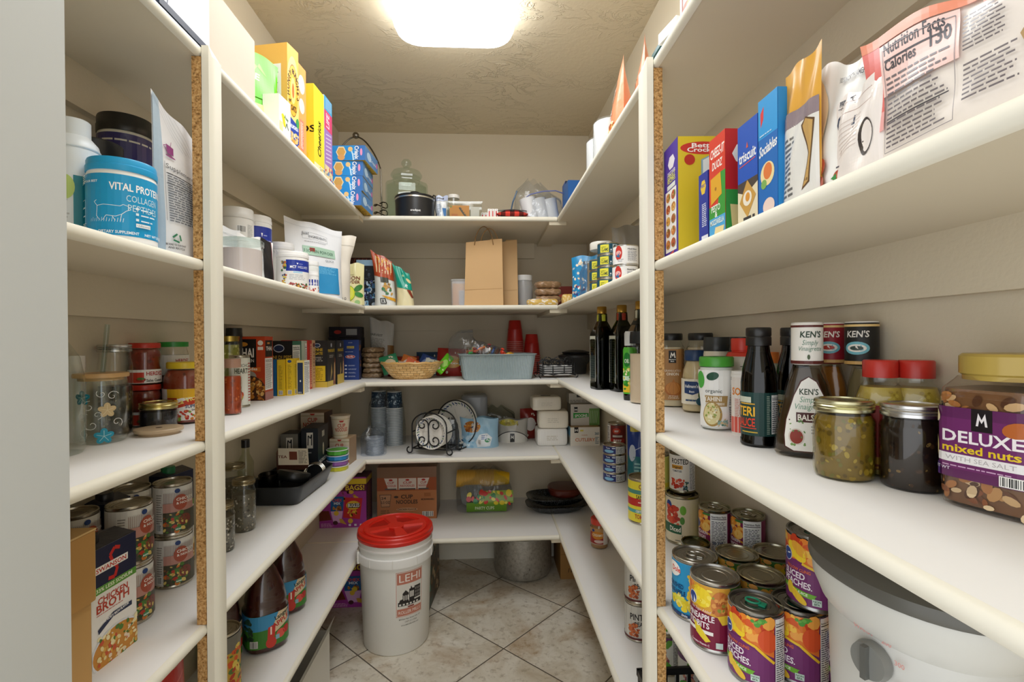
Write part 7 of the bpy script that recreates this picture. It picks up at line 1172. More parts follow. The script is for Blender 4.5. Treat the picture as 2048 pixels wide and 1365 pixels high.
# ================================================================ fourth shelf, right wall, back bay
def tuna(p, r, a, c): p.rect(-r * 3.1, a, r * 3.1, c, '#28306e'); p.ell(-.022, a + .009, .020, .006, '#8ac0e0'); p.txt('Tuna', -.034, c - .008, .005, '#eef2fa', 'l', w=.018); p.rect(-.008, c - .007, .004, c - .004, '#dfe6f2'); p.rect(.006, a, .05, c, '#d8d8d2'); p.fine(.008, a + .003, .036, c - .003, 5, '#6a6a66', 3)
c0 = can('blue and white tuna can, lowest of the stack of four', .497, 1.850, ZD, .0425, .0345, tuna, off=0, group='tuna cans', bare=.004)
for j, l in ((1, 'second'), (2, 'third'), (3, 'topmost')): dup(c0, (.497, 1.850, ZD + j * .0347), 'blue and white tuna can, %s of the stack of four' % l, group='tuna cans')
def beef(p, r, a, c): p.rect(-r * 3.1, a, r * 3.1, c, '#7c2a22'); p.ell(-.004, c - .022, .016, .012, '#c8452a'); p.txt('BEEF', -.012, c - .026, .007, '#f4ece0', 'l', w=.016); p.rect(-.03, a + .014, .03, a + .030, '#b8302a'); p.txt('BEEF', .0, a + .017, .010, '#f6f0e8', w=.032); p.rect(-.02, a + .036, .02, a + .044, '#d8d0c4'); p.fine(-.03, a + .002, .02, a + .012, 2, '#e8b0a0', 3); p.rect(-r * 1.6, a, -r * .8, c, '#e2dcd4'); p.fine(-r * 1.5, a + .004, -r * .9, c - .004, 12, '#55504a', 3)
c0 = can('dark red roast beef can at the bottom behind the tuna stack', .545, 1.985, ZD, .037, .098, beef, off=4, group='roast beef cans'); dup(c0, (.545, 1.985, ZD + .0985), 'dark red roast beef can stacked on the other behind the tuna', group='roast beef cans')
def mg(p, w_, h): p.rect(-w_ / 2, h * .5, w_ / 2, h, '#24408c'); p.rect(-w_ / 2, 0, w_ / 2, h * .5, '#1f6f7a'); p.ell(-.02, h * .55, .014, .030, '#c8d2e0'); p.rect(.012, .01, .026, .034, '#d8dcd8'); p.rect(-.03, h * .9, .03, h, '#c8b83a'); p.fine(-.01, h * .2, .03, h * .42, 4, '#8ac0c0', 4); p.line([(-.01, h * .6), (.04, h * .72)], .002, '#e8ecf4')
pouch('food_pouch', 'blue and teal food pouch behind the tuna stack by the post', 'bag', .565, 1.765, ZD, .085, .04, .222, '#24408c', mg, rz=radians(-35), seed=2, m=GLOSS)
can('red and white can behind the yellow tomato can at the post', .530, 1.515, ZD, .034, .115, lambda p, r, a, c: (p.rect(-r * 3, a, r * 3, c, '#e8e4dc'), p.rect(-r * 3, c - .02, r * 3, c, '#c8352a')), off=0)
def cento(p, r, a, c): p.rect(-r * 3.1, a, r * 3.1, c, '#e0cf3a'); p.txt('CENTO', -.018, c - .020, .013, '#8a3a24', 'l', w=.05); p.rect(-r * 3.1, c - .036, r * 3.1, c - .024, '#4f8a7a'); p.txt('SAN MARZANO', -.026, c - .050, .0115, '#2a241a', 'l', w=.075); p.rect(-r * 3.1, a + .046, r * 3.1, a + .068, '#b8302a'); p.fine(-.02, a + .056, .03, a + .061, 1, '#f0dcc8', 3); p.rect(-r * 3.1, a + .026, r * 3.1, a + .036, '#4f9a9a'); p.txt('CERTIFIED', -.012, a + .028, .006, '#f0ece0', w=.03); p.txt('TOMATOES', -.030, a + .010, .012, '#b8402a', 'l', w=.055)
can('large yellow and red crushed tomato can half behind the post', .472, 1.432, ZD, .0445, .132, cento, off=6)
# ================================================================ lowest shelf, right wall, back bay
t = jar('peanut_butter_jar', 'peanut butter jar with a red lid and CREAMY on its label', 'jar', .502, 2.125, ZE, [(.034, 0), (.038, .004), (.038, .092), (.034, .100), (.034, .104)], .100, '#b08252', [(0, .102), (.037, .102), (.037, .124), (.034, .127), (0, .127)], '#dc4630', deco=lambda p, r, a, c: (p.rect(-r * 3, a, r * 3, c, '#a82a22'), p.rect(-r * 3, c - .018, r * 3, c, '#c89a62'), p.ell(-.002, a + .040, .030, .017, '#d98a2a', 24), p.txt('CREAMY', -.002, a + .036, .0105, '#f2e8c8', w=.046), p.ell(-.022, c - .010, .007, .006, '#2f3f8a'), p.ell(.004, a + .014, .022, .007, '#e2c8c0'), p.rect(-r * 2, a, r * 2, a + .004, '#c8b09a'), p.rect(.022, a, .05, c, '#dcd4cc')), lab=(.020, .090, '#a82a22'), off=-8, lidm=PLAS)
def pin(p, r, a, c):
    p.rect(-r * 3.1, a, r * 3.1, c, '#cfccc2'); [p.line([(-.07 + .02 * i, a), (-.07 + .02 * i, c)], .0006, '#9a978c') for i in range(8)]; p.txt('PINTO', -.034, c - .040, .018, '#2a2624', 'l', w=.054); p.txt('BEANS', -.020, c - .058, .0125, '#2a2624', 'l', w=.042); p.blobs(-.038, a + .012, -.008, a + .048, ('#b5582c', '#d87a3a', '#8a3a1c', '#c86a3a'), 60, .0045, 3); p.rect(-r * 3.1, a, r * 3.1, a + .006, '#5f2a2a'); p.ell(.010, a + .04, .004, .003, '#6a6a60'); p.fine(.012, a + .012, .022, a + .026, 3, '#77756c', 2)
c0 = can('pinto beans can at the bottom of the pair beside the post', .468, 1.478, ZE, .0400, .1145, pin, off=14, group='pinto bean cans'); dup(c0, (.468, 1.478, ZE + .115), 'pinto beans can on top of the pair beside the post', group='pinto bean cans')
# ================================================================ fourth shelf, back
vine = lambda p, r, a, c: (p.rect(-r * 3.2, a, r * 3.2, c, '#22384c'), p.blobs(-r * 3, a + .002, r * 3, c - .002, ('#8fa4b4', '#b0c0cc', '#6f8898'), 90, .006, 3, .5))
tall = B().lathe([(.0405, 0), (.0425, .001), (.0425, .0035), (.040, .0045), (.0335, .086), (.032, .088), (0, .087)], '#aab2b8', PLAS, 28, cols=['#e4e8ea', '#d8dcde', '#8d969c', '#aab2b8', '#aab2b8', '#aab2b8'])
k0 = None
for (x, y, s_) in ((-.548, 2.60, 'left'), (-.462, 2.565, 'right')):
    for i in range(22):
        lb = 'clear plastic cup nested in the tall %s stack by the plate rack' % s_
        b = tall
        if k0 is None: k0 = tall.thing('plastic_cup', lb, 'cup', (x, y, ZD + .001), 0, 'nested clear cups of the tall stacks'); o = k0
        else: o = k0.copy(); COL.objects.link(o); o.location = (x, y, ZD + .001 + i * .0085); o['label'] = lb
        o['group'] = 'nested clear cups of the tall %s stack' % s_
for (x, y, s_) in ((-.548, 2.60, 'left'), (-.462, 2.565, 'right')):
    t = root('printed_cup', 'dark blue leaf patterned paper cup on top of the tall %s stack' % s_, 'cup', (x, y, ZD + .001 + 22 * .0085)); B().lathe([(.041, 0), (.043, .001), (.043, .004), (.0408, .005), (.036, .088), (.034, .090), (0, .088)], '#dfe2e0', PAPER, 36).build('cup_body', t); b = B(); vine(Pr(b, cyl_fn(lambda v: .0413 - v * .0575, look(x, y), r0=.038), PAPER, su=.008, sv=.01), .036, .007, .086); b.build('printed_wrap', t)
film('plastic_sleeve', 'clear plastic sleeve around the two tall cup stacks', -.505, 2.585, ZD + .001, .19, .125, .29, 4, tint='#eef1f2')
# stack of lids in a bag
k1 = None
for i in range(14):
    b = B().lathe([(.036, 0), (.041, .0005), (.041, .0035), (.038, .004), (.036, .0045), (.030, .0045), (.029, .0035), (0, .0035)], '#bcc3cb', PLAS, 30) if k1 is None else None
    if k1 is None: k1 = b.thing('cup_lid', 'clear grey cup lid in the stack at the front left corner', 'cup lid', (-.520, 2.365, ZD + .001), 0, 'stack of clear cup lids')
    else: o = k1.copy(); COL.objects.link(o); o.location = (-.520 + .001 * (i % 3), 2.365, ZD + .001 + i * .0058)
film('plastic_bag', 'thin clear bag with a blue corner around the stack of lids', -.525, 2.365, ZD, .115, .10, .125, 21, tint='#e8ecf2', peak=.2)
# scroll plate rack with plates
t = root('plate_rack', 'black scrollwork wire rack holding patterned paper plates', 'plate rack', (-.238, 2.362, ZD), radians(-20)); t.scale = (1.08, 1.0, 1.08); b = B(); r = .0032
def spiral(cx, cz, R0, turns, a0, s_, y, n=22): return [(cx + R0 * (1 - .78 * i / (n - 1)) * cos(a0 + s_ * turns * 2 * pi * i / (n - 1)), y, cz + R0 * (1 - .78 * i / (n - 1)) * sin(a0 + s_ * turns * 2 * pi * i / (n - 1))) for i in range(n)]
for y in (-.055, .055):
    arch = [(-.082, y, .020)] + [(-.082, y, .10)] + [(-.082 * cos(pi * i / 18), y, .125 + .060 * sin(pi * i / 18)) for i in range(19)] + [(.082, y, .10), (.082, y, .020)]; b.tube(arch, r); b.tube([(-.082, y, .028), (.082, y, .028)], r)
    for sx in (-1, 1): b.tube([(sx * (.082 + .0 + .013 - .013 * cos(i * .5)), y - .0, .020 - .013 * sin(i * .5) * 1.0 + .0) for i in range(10)], r)
for sx in (-1, 1): b.tube([(sx * .082, -.055, .028), (sx * .082, .055, .028)], r); b.tube([(sx * .082, -.055, .10), (sx * .082, .055, .10)], r)
b.build('wire_frame', t); b = B()
for sx in (-1, 1):
    for cz, a0, s2 in ((.132, pi if sx > 0 else 0, -1), (.066, pi if sx > 0 else 0, 1)): b.tube(spiral(sx * .029, cz, .028, 1.15, a0, s2 * sx, -.060), .0030)
b.tube([(-.001, -.060, .132), (-.0, -.060, .066)], .003); b.build('scroll_front', t)
def plate(lb, loc, R_, rz, tilt, grp, seed=1, n=1, nm='paper_plate'):
    b = B().lathe([(0, 0), (R_ * .68, 0), (R_ * .74, .004), (R_ * .97, .014), (R_, .015), (R_ * .98, .0165), (R_ * .73, .0065), (R_ * .67, .002), (0, .002)], '#e4e1d8', PAPER, 48); rg = random.Random(seed)
    def fn(u, v, k): q = math.hypot(u, v); z = .002 if q < R_ * .67 else .002 + (q - R_ * .67) / (R_ * .31) * .0145; return (u, v, z + k + .0004)
    p = Pr(b, fn, PAPER)
    for i in range(34):
        a = 2 * pi * i / 34; q = R_ * .86; c = ('#24406a', '#2f4f78', '#6a8a6a')[i % 3]
        p.ell(q * cos(a), q * sin(a), R_ * .085, R_ * .03, c, 8, a + .9 + .5 * sin(i * 1.7))
        if i % 2: p.ell(R_ * .77 * cos(a), R_ * .77 * sin(a), R_ * .02, R_ * .02, '#24406a', 6)
    for i in range(5): a = 2 * pi * i / 5 + .3; p.line([(R_ * .2 * cos(a), R_ * .2 * sin(a)), (R_ * .62 * cos(a + .3), R_ * .62 * sin(a + .3))], .0012, '#b9b4a6')
    o = b.thing(nm, lb, 'plate', loc, 0, grp); o.rotation_euler = (radians(tilt), 0, radians(rz)); return o
k2 = plate('small patterned paper plate at the front of the scroll rack', (-.244, 2.315, ZD + .107), .077, -20, 90, None)
for i in range(1, 9):
    o = k2.copy(); COL.objects.link(o); o.location = (-.244 + .0032 * i, 2.315 + .0092 * i, ZD + .107); o['label'] = 'small patterned paper plate behind the front one in the rack'; o['group'] = 'small plates packed in the rack'
k3 = plate('large patterned dinner plate leaning at the back of the rack', (-.135, 2.52, ZD + .118), .112, -28, 82, None, 5)
for i in range(1, 4):
    o = k3.copy(); COL.objects.link(o); o.location = (-.135 + .003 * i, 2.52 + .008 * i, ZD + .118); o['label'] = 'large patterned dinner plate behind the leaning one'; o['group'] = 'large plates behind the rack'
b = B().tube([(.115 * cos(2 * pi * i / 44), 0, .118 + .115 * sin(2 * pi * i / 44)) for i in range(44)], .003, closed=True); b.tube([(-.06, 0, .004), (-.06, -.05, .003), (.06, -.05, .003), (.06, 0, .004)], .003); b.thing('plate_stand', 'black ring stand around the large leaning plates', 'plate stand', (-.140, 2.492, ZD + .001), radians(-28))
film('cutlery_bag', 'dark-looking clear bag of plastic forks behind the small plates', -.160, 2.425, ZD + .004, .075, .06, .150, 8, tint='#9ea3a8')
rg = random.Random(3)
for i in range(12): b = B().box((-.003, -.001, 0), (.003, .001, .12), '#c9ccd0', PLAS); b.box((-.008, -.001, .11), (.008, .001, .145), '#c9ccd0', PLAS); o = b.thing('plastic_fork', 'grey plastic fork standing in the bag behind the small plates', 'fork', (-.160 + rg.uniform(-.022, .022), 2.425 + rg.uniform(-.014, .014), ZD + .006), rg.random() * 3, 'plastic forks in the bag'); o.rotation_euler[0] = rg.uniform(-.10, .10)
for (x, y, z, w_, d_, h, lb) in ((-.315, 2.60, ZD, .09, .08, .155, 'pale stack of wrapped cups behind the rack'),): film('wrapped_cups', lb, x, y, z, w_, d_, h, 31, tint='#c9ccc8', m=FROST)
t = root('food_container', 'tall speckled grey container in the shadow behind the plates', 'container', (-.05, 2.66, ZD)); B().lathe([(0, 0), (.065, 0), (.068, .01), (.070, .235), (.060, .245), (0, .246)], '#8b9a96', FROST, 36, 4).build('container_body', t); B().lathe([(0, .006), (.062, .006), (.064, .22), (0, .22)], '#6f7a76', CLOTH, 24, 4).build('contents', t)
# chip bags
def pretz(p, w_, h): p.rect(-w_ / 2, 0, w_ / 2, h, '#9cc4dc'); p.ell(-.03, h * .72, .045, .028, '#b5702a', 24); p.blobs(-.07, h * .58, .01, h * .86, ('#c8862f', '#a05a20', '#d9a04a', '#8a4a1a'), 40, .007, 3); p.poly([(.01, h * .45), (.05, h * .5), (.075, h * .35), (.065, h * .08), (.0, h * .02), (-.01, h * .2)], '#e4eaee'); p.ell(.052, h * .27, .014, .010, '#2f8a5a'); p.bars(.004, h * .12, .018, h * .28); p.fine(.02, h * .3, .05, h * .45, 3, '#2f5f9a', 3); p.blobs(-w_ / 2, 0, -.01, h * .5, ('#c4dcea', '#7ab0d0', '#dfecf4'), 20, .01, 6)
pouch('snack_bag', 'light blue pretzel bag rolled open and lying on the fourth shelf', 'bag', -.025, 2.50, ZD, .20, .105, .145, '#9cc4dc', pretz, rz=radians(-10), seed=4, m=GLOSS, topd=.5, wr=.008)
def mm(p, w_, h): p.rect(-w_ / 2, 0, w_ / 2, h, '#b5b2aa'); p.ell(-.02, h * .88, .05, .018, '#a8a03a', 20); p.blobs(-.06, h * .78, .03, h * .96, ('#b8a832', '#8a7a24', '#d0c050'), 30, .006, 3); p.ell(.0, h * .05, .085, .055, '#2a2a2a', 28); p.ell(.0, h * .03, .083, .053, '#d9d6ce', 28); p.rect(-.012, .004, .012, .048, '#161514'); p.poly([(-.008, .020), (-.006, .040), (-.001, .030), (.001, .030), (.006, .040), (.008, .020), (.005, .020), (.004, .030), (.0, .024), (-.004, .030), (-.005, .020)], '#eceae4')
pouch('snack_bag', 'grey-white snack bag with a black square mark beside the napkins', 'bag', .150, 2.60, ZD, .165, .09, .118, '#b5b2aa', mm, rz=radians(-4), seed=11, m=GLOSS, topd=.5)
film('plastic_bag', 'crumpled clear bag behind the chip bags', .06, 2.69, ZD, .24, .09, .175, 17, tint='#d9dbd4')
packet('red and white bag squeezed behind the napkin packs', .245, 2.66, ZD, .10, .165, '#8a241c', '#d8d0c8', 0, 0, .2, name='snack_bag', group=None, th=.03)
# napkin packs
def nap(lb, x, y, z, w_, d_, h, c, rz, g='wrapped white napkin packs'):
    def fn(a, c_): th = 2 * pi * a; ph = pi * (c_ - .5); f = (abs(cos(th)) ** 9 + abs(sin(th)) ** 9) ** (-1 / 9); k = max(1e-4, cos(ph)) ** .12; return (w_ / 2 * f * k * cos(th), d_ / 2 * f * k * sin(th) , h / 2 * (1 + math.copysign(abs(sin(ph)) ** .45, sin(ph))))
    b = B().grid(fn, 64, 24, c, GLOSS, closeu=True); p = Pr(b, lambda u, v, k: (u, -d_ / 2 * 1.0 - .0012 - k, v), GLOSS); p.fine(-.03, h * .35, .03, h * .65, 3, '#cdc6b6', 3, .4)
    for i in range(14): p.line([(-w_ * .42 + w_ * .84 * i / 13, h * .1), (-w_ * .42 + w_ * .84 * i / 13 + .002 * (i % 3), h * .9)], .0004, '#d2ccbd')
    b.thing('napkin_pack', lb, 'napkins', (x, y, z), radians(rz), g)
nap('white wrapped napkin pack at the bottom of the pile', .345, 2.52, ZD, .158, .13, .088, '#edebe6', 0); nap('cream wrapped napkin pack in the middle of the pile', .352, 2.51, ZD + .0895, .155, .12, .088, '#e8e0cf', -2); nap('cream wrapped napkin pack on top touching the shelf above', .318, 2.52, ZD + .179, .150, .12, .070, '#e2dac9', 1)
def cut(p, w_, h): p.rect(0, 0, w_, h, '#e6e0d4'); p.rect(w_ * .13, h * .70, w_ * .27, h, '#161514'); p.txt('M', w_ * .20, h * .78, .011, '#eceae4', w=w_ * .1); p.rect(w_ * .33, h * .78, w_ * .44, h * .86, '#d8c84a'); p.txt('CLEAR', w_ * .48, h * .55, .005, '#c07a52', w=w_ * .2); p.txt('CUTLERY', w_ * .5, h * .24, .016, '#c8724a', w=w_ * .68); p.txt('360', w_ * .90, h * .58, .013, '#4a6a7a', w=w_ * .14); p.fine(w_ * .84, h * .1, w_ * .98, h * .5, 5, '#7a8a90', 3)
carton('cutlery_box', 'cream box with CUTLERY in orange letters beside the napkins', 'box', .510, 2.515, ZD, .150, .13, .094, {'*': '#e6e0d4', 'T': '#b8935f', 'L': '#c9ccc4'}, {'F': cut, 'L': lambda p, w_, h: (p.rect(0, h * .5, w_, h, '#7ab0c8'), p.fine(.01, .01, w_ - .01, h * .4, 4, '#b8a890', 3))}, radians(0))
def spo(p, w_, h): p.rect(0, 0, w_, h, '#cfcabf'); p.rect(w_ * .12, h * .66, w_ * .24, h * .88, '#161514'); p.txt('M', w_ * .18, h * .70, .010, '#eceae4', w=w_ * .09); p.poly([(w_ * .09, h * .34), (w_ * .62, h * .40), (w_ * .62, h * .66 - .008), (w_ * .09, h * .60)], '#2f9a3c'); p.txt('SPOONS', w_ * .36, h * .40, .014, '#f0f4e8', w=w_ * .44, rot=.04); p.rect(w_ * .64, 0, w_, h * .8, '#6f9a52'); [p.line([(w_ * (.68 + .05 * i), h * .1), (w_ * (.70 + .06 * i), h * .7)], .0012, '#dfe6d4') for i in range(5)]
carton('spoons_box', 'grey box with SPOONS on a green band standing on the cutlery box', 'box', .520, 2.545, ZD + .0955, .150, .10, .108, {'*': '#cfcabf', 'L': '#8a8a80', 'T': '#a8a294'}, {'F': spo}, 0)
carton('utensil_box', 'pale striped utensil box on top under the shelf above', 'box', .512, 2.58, ZD + .205, .135, .08, .050, {'*': '#c4bfb2'}, {'F': lambda p, w_, h: (p.fine(.004, h * .1, w_ * .9, h * .4, 2, '#8a8478', 3), p.rect(w_ * .3, h * .6, w_ * .5, h * .9, '#2a2a28'))}, 0)
# ================================================================ lowest shelf
def bug(p, w_, h):
    p.rect(0, 0, w_, h, '#a03a94'); p.rect(0, h * .86, w_, h * .97, '#e0c22c'); p.rect(0, h * .72, w_, h * .86, '#5a1f3a'); p.txt('30 BAGS!', w_ * .96, h * .745, .024, '#e8c83a', 'r', w=w_ * .6); p.blobs(w_ * .1, h * .5, w_ * .95, h * .72, ('#d8a83a', '#b87a2a', '#8a3a5a'), 12, .011, 3)
    p.poly([(w_ * .55, h * .60), (w_ * .92, h * .58), (w_ * .86, h * .16), (w_ * .50, h * .20)], '#c8282c'); p.ell(w_ * .72, h * .44, w_ * .15, h * .09, '#e0b83a'); p.rect(w_ * .60, h * .39, w_ * .86, h * .48, '#1f1c1a'); p.txt('BUGLES', w_ * .73, h * .405, .017, '#f2f0ea', w=w_ * .24); p.blobs(w_ * .58, h * .22, w_ * .82, h * .34, ('#e8b83a', '#d99a2a'), 12, .008, 5)
    p.poly([(w_ * .24, h * .62), (w_ * .52, h * .62), (w_ * .50, h * .34), (w_ * .24, h * .32)], '#1f5f9a'); p.txt('CHEX', w_ * .38, h * .52, .014, '#e0503a', w=w_ * .2); p.txt('MIX', w_ * .38, h * .46, .012, '#e8f0f4', w=w_ * .14); p.blobs(w_ * .3, h * .35, w_ * .48, h * .43, ('#b87a3a', '#8a4a20', '#d9a86a'), 16, .007, 6)
    p.poly([(w_ * .0, h * .34), (w_ * .2, h * .34), (w_ * .26, h * .16), (w_ * .0, h * .14)], '#6a2a1c'); p.poly([(w_ * .24, h * .33), (w_ * .50, h * .33), (w_ * .46, h * .1), (w_ * .3, h * .1)], '#d8a8d4'); p.ell(w_ * .36, h * .29, .012, .012, '#e0b83a'); p.ell(w_ * .66, h * .13, .012, .012, '#e0b83a'); p.poly([(w_ * .42, h * .18), (w_ * .48, h * .18), (w_ * .58, h * .06), (w_ * .44, h * .10)], '#c89a3a'); p.ell(w_ * .34, h * .10, .012, .010, '#4a1f2a'); p.fine(w_ * .03, h * .02, w_ * .3, h * .10, 4, '#d8a0cc', 3)
    for i in range(3): p.rect(w_ * (.62 + .12 * i), h * .03, w_ * (.67 + .12 * i), h * .07, '#e8e0ea')
carton('snack_variety_box', 'purple snack variety box showing a red corn snack bag, on the lowest shelf', 'box', -.690, 2.44 + .05, ZE, .225, .12, .245, {'*': '#5a2a5a', 'T': '#4a2438', 'R': '#4a1f4a'}, {'F': bug, 'R': lambda p, w_, h: (p.rect(0, h * .86, w_, h * .97, '#a8902a'), [p.line([(w_ * .2, h * (.1 + .06 * i)), (w_ * .8, h * (.16 + .06 * i))], .004, '#9a7a3a') for i in range(12)])}, 0)
def bug2(p, w_, h): bug(p, w_, h); p.poly([(w_ * .55, h * .72), (w_ * .95, h * .70), (w_ * .90, h * .30), (w_ * .52, h * .32)], '#b8262a'); p.txt('Doritos', w_ * .74, h * .55, .017, '#f0e8d8', w=w_ * .28); p.ell(w_ * .40, h * .36, .012, .012, '#d8c03a')
carton('snack_variety_box', 'purple snack variety box on the floor behind the bucket', 'box', -.580, 2.40, 0, .30, .14, .235, {'*': '#5a2a5a'}, {'F': bug2}, 0)
def cn(p, w_, h):
    p.rect(0, 0, w_, h, '#bb7a4c'); p.rect(0, h * .55, w_, h * .80, '#a0522a'); p.rect(0, h * .80, w_, h, '#86664c')
    for i in range(3):
        x = w_ * (.12 + .30 * i - .0); sgn = (-1, 0, 1)[i]; x0, x1 = w_ * (.12, .36, .68)[i], w_ * (.34, .66, .88)[i]; p.poly([(x0, h * .79), (x1, h * .79), (x1 - (.02 * (i == 2)) , h * .57), (x0 + (.02 * (i == 0)), h * .57)], '#dcd2c4'); p.txt('CUP', (x0 + x1) / 2, h * .68, .012, '#b8402c', w=(x1 - x0) * .5); p.txt('NOODLES', (x0 + x1) / 2, h * .625, .010, '#b8402c', w=(x1 - x0) * .8); p.rect(x0 + .004, h * .57, x1 - .004, h * .595, '#5a5450'); p.ell((x0 + x1) / 2, h * .755, .010, .005, '#b8302a')
    p.poly([(w_ * .04, h * .48), (w_ * .24, h * .48), (w_ * .21, h * .24), (w_ * .07, h * .24)], '#4a3a30'); p.poly([(w_ * .05, h * .47), (w_ * .23, h * .47), (w_ * .205, h * .25), (w_ * .075, h * .25)], '#c4916a'); p.txt('24', w_ * .11, h * .39, .012, '#3a2a20', w=w_ * .08); p.txt('2.5 OZ', w_ * .14, h * .31, .012, '#3a2a20', w=w_ * .15); p.txt('CUP', w_ * .50, h * .40, .019, '#4a3a30', w=w_ * .2); p.txt('NOODLES', w_ * .50, h * .30, .019, '#4a3a30', w=w_ * .36); p.ell(w_ * .32, h * .43, .011, .006, '#4a3a30')
    p.ell(w_ * .50, h * .19, w_ * .18, h * .035, '#d0a07a'); p.txt('CHICKEN FLAVOR', w_ * .5, h * .175, .008, '#3a2a20', w=w_ * .32); p.fine(w_ * .38, h * .10, w_ * .62, h * .13, 1, '#5a4030', 3); p.bars(w_ * .76, h * .05, w_ * .94, h * .14); p.txt('MICROWAVABLE', w_ * .85, h * .36, .009, '#4a3a30', w=w_ * .22); p.rect(w_ * .79, h * .43, w_ * .9, h * .50, '#a8683f'); p.fine(w_ * .06, h * .12, w_ * .22, h * .2, 2, '#8a5a3a', 3)
carton('noodle_case', 'shrink-wrapped cardboard case of noodle cups with red lettering', 'box', -.395, 2.615, ZE, .300, .19, .285 - .02, {'*': '#a06a42', 'T': '#7a5236', 'R': '#5f3f28'}, {'F': cn}, 0, m=GLOSS)
# yellow cups and bowls pack
t = root('party_ware_pack', 'clear bag of nested yellow paper cups lying on its side', 'party cups', (.0, 2.66, ZE)); Mx = Matrix.Translation((-.125, 0, .175)) @ Matrix.Rotation(radians(93), 4, 'Y')
for i in range(26):
    ZZ = Matrix.Translation((-.150 + i * .0078, -.01, .165)) @ Matrix.Rotation(radians(94), 4, 'Y'); B().lathe([(.045, 0), (.047, .001), (.047, .004), (.044, .005), (.031, .088), (0, .089)], '#e0ac3a' if i < 25 else '#e2b41c', PAPER, 26, cols=['#c98f2c', '#eec25a', '#b87f24'] + ['#e0ac3a' if i < 25 else '#e2b41c'] * 2, M=ZZ).build('paper_cup', t)
for i in range(9): B().lathe([(0, 0), (.050, 0), (.072, .032), (.075, .034), (.072, .036), (.049, .004)], '#9fa4a0', PLAS, 28, M=Matrix.Translation((-.125 + i * .010, -.005, .078)) @ Matrix.Rotation(radians(82), 4, 'Y')).build('plastic_bowl', t)
b = B(); p = Pr(b, lambda u, v, k: (u, -.080 - k - .02 * sin(pi * v / .11), .006 + v), GLOSS, su=.02, sv=.01); p.rect(-.095, 0, .115, .055, '#6a9a2c'); p.rect(-.03, .05, .15, .11, '#8aa83a'); p.blobs(-.09, .045, .14, .105, ('#d83a2a', '#e8d030', '#2f8a4a', '#f0e060', '#c8281f'), 34, .014, 3); p.txt('PARTY CUPS', .0, .014, .018, '#e4eed0', w=.10); b.build('label', t)
o = film('b', '', 0, 0, 0, .30, .17, .225, 41); o.name = 'plastic_wrap'; o.parent = t; [o.__delitem__(k) for k in ('label', 'category')]
# black platters
for k, (z, s_, lb) in enumerate(((0, 1.0, 'black oval platter at the bottom of the pair'), (.040, .97, 'black speckled oval platter on top of the pair'))):
    B().lathe([(0, .001), (.10 * s_, 0), (.128 * s_, .012), (.158 * s_, .034), (.168 * s_, .038), (.168 * s_, .042), (.155 * s_, .040), (.120 * s_, .018), (0, .014)], '#1d1f20', GRAN, 56, 3.0, 1, .62).thing('platter', lb, 'platter', (.385, 2.60, ZE + z), radians(4), 'black oval platters')
B().lathe([(0, 0), (.075, 0), (.086, .012), (.088, .036), (.082, .044), (.03, .048), (0, .048)], '#571f14', GLOSS, 40, 2.6).thing('serving_dish', 'dark red-brown round covered dish on the black platters', 'dish', (.425, 2.60, ZE + .0835))
# juice bottles
def jui(p, r, a, c):
    H_ = c - a; p.rect(-r * 3, a, r * 3, c, '#3f7f2c'); p.rect(-r * 3, a + H_ * .55, r * 3, c, '#3f93c4'); p.blobs(-r * 1.3, a + H_ * .3, -r * .8, c - .01, ('#2f4f3a', '#1f3a2a'), 20, .010, 3); p.poly([(-.006, a + H_ * .30), (.05, a + H_ * .62), (.05, c), (.02, c)], '#d8c4a0'); p.poly([(-.010, a + H_ * .25), (.010, a + H_ * .28), (.012, a + H_ * .66), (-.008, a + H_ * .60)], '#c8382a'); p.rect(-.002, a + H_ * .36, .002, a + H_ * .6, '#f2e6d8')
    p.txt('APPLE', .006, a + H_ * .52, .014, '#b8302a', 'l', w=.05, rot=.35); p.txt("Langers", .012, a + H_ * .76, .012, '#1f2f2a', 'l', w=.045, rot=.3); p.ell(.0, a + H_ * .12, .014, .016, '#c83a2c'); p.ell(.026, a + H_ * .3, .012, .013, '#d8584a'); p.ell(.042, a + H_ * .36, .010, .012, '#b82c24'); p.rect(.012, a + H_ * .16, .022, a + H_ * .3, '#8ab0c0'); p.bars(-.052, a + .006, -.034, a + .024)
JP = [(.050, 0), (.058, .006), (.060, .016), (.060, .118), (.055, .128), (.057, .140), (.050, .175), (.030, .225), (.019, .245), (.019, .262)]
for (x, y, lb, k) in ((-.664, 1.518, 'red apple juice bottle nearest the post on the lowest left shelf', 1), (-.680, 1.715, 'red apple juice bottle farther along the lowest left shelf', 1), (-.752, 1.440, 'red juice bottle against the wall behind the yellow label can', .8)):
    jar('juice_bottle', lb, 'bottle', x, y, ZE, [(r * k, z) for r, z in JP], .235, '#3f1410', [(0, .258), (.021 * k, .258), (.021 * k, .280), (0, .281)], '#c8c4b8', deco=jui, lab=(.020, .114, '#3f7f2c'), off=14, sq=2.8, group='red apple juice bottles', blobs=(('#5a2018', '#2a0e0c'), 40, .006, 2))
def yc(p, r, a, c): p.rect(-r * 3, a, r * 3, c, '#c8a23a'); p.rect(-r * 3, c - .04, r * 3, c, '#77756c'); p.blobs(-.02, a + .05, .05, c - .03, ('#d9602a', '#5a7a3a', '#e8d060', '#b8402a'), 40, .009, 3); p.line([(-.02, a + .05), (.02, a + .03), (.06, a + .06)], .005, '#e8d84a'); p.rect(-r * 3, a, r * 3, a + .035, '#77777c')
can('tall grey and yellow canister right behind the post on the lowest left shelf', -.668, 1.278, ZE, .043, .185, yc, off=30, lab='#77757a')
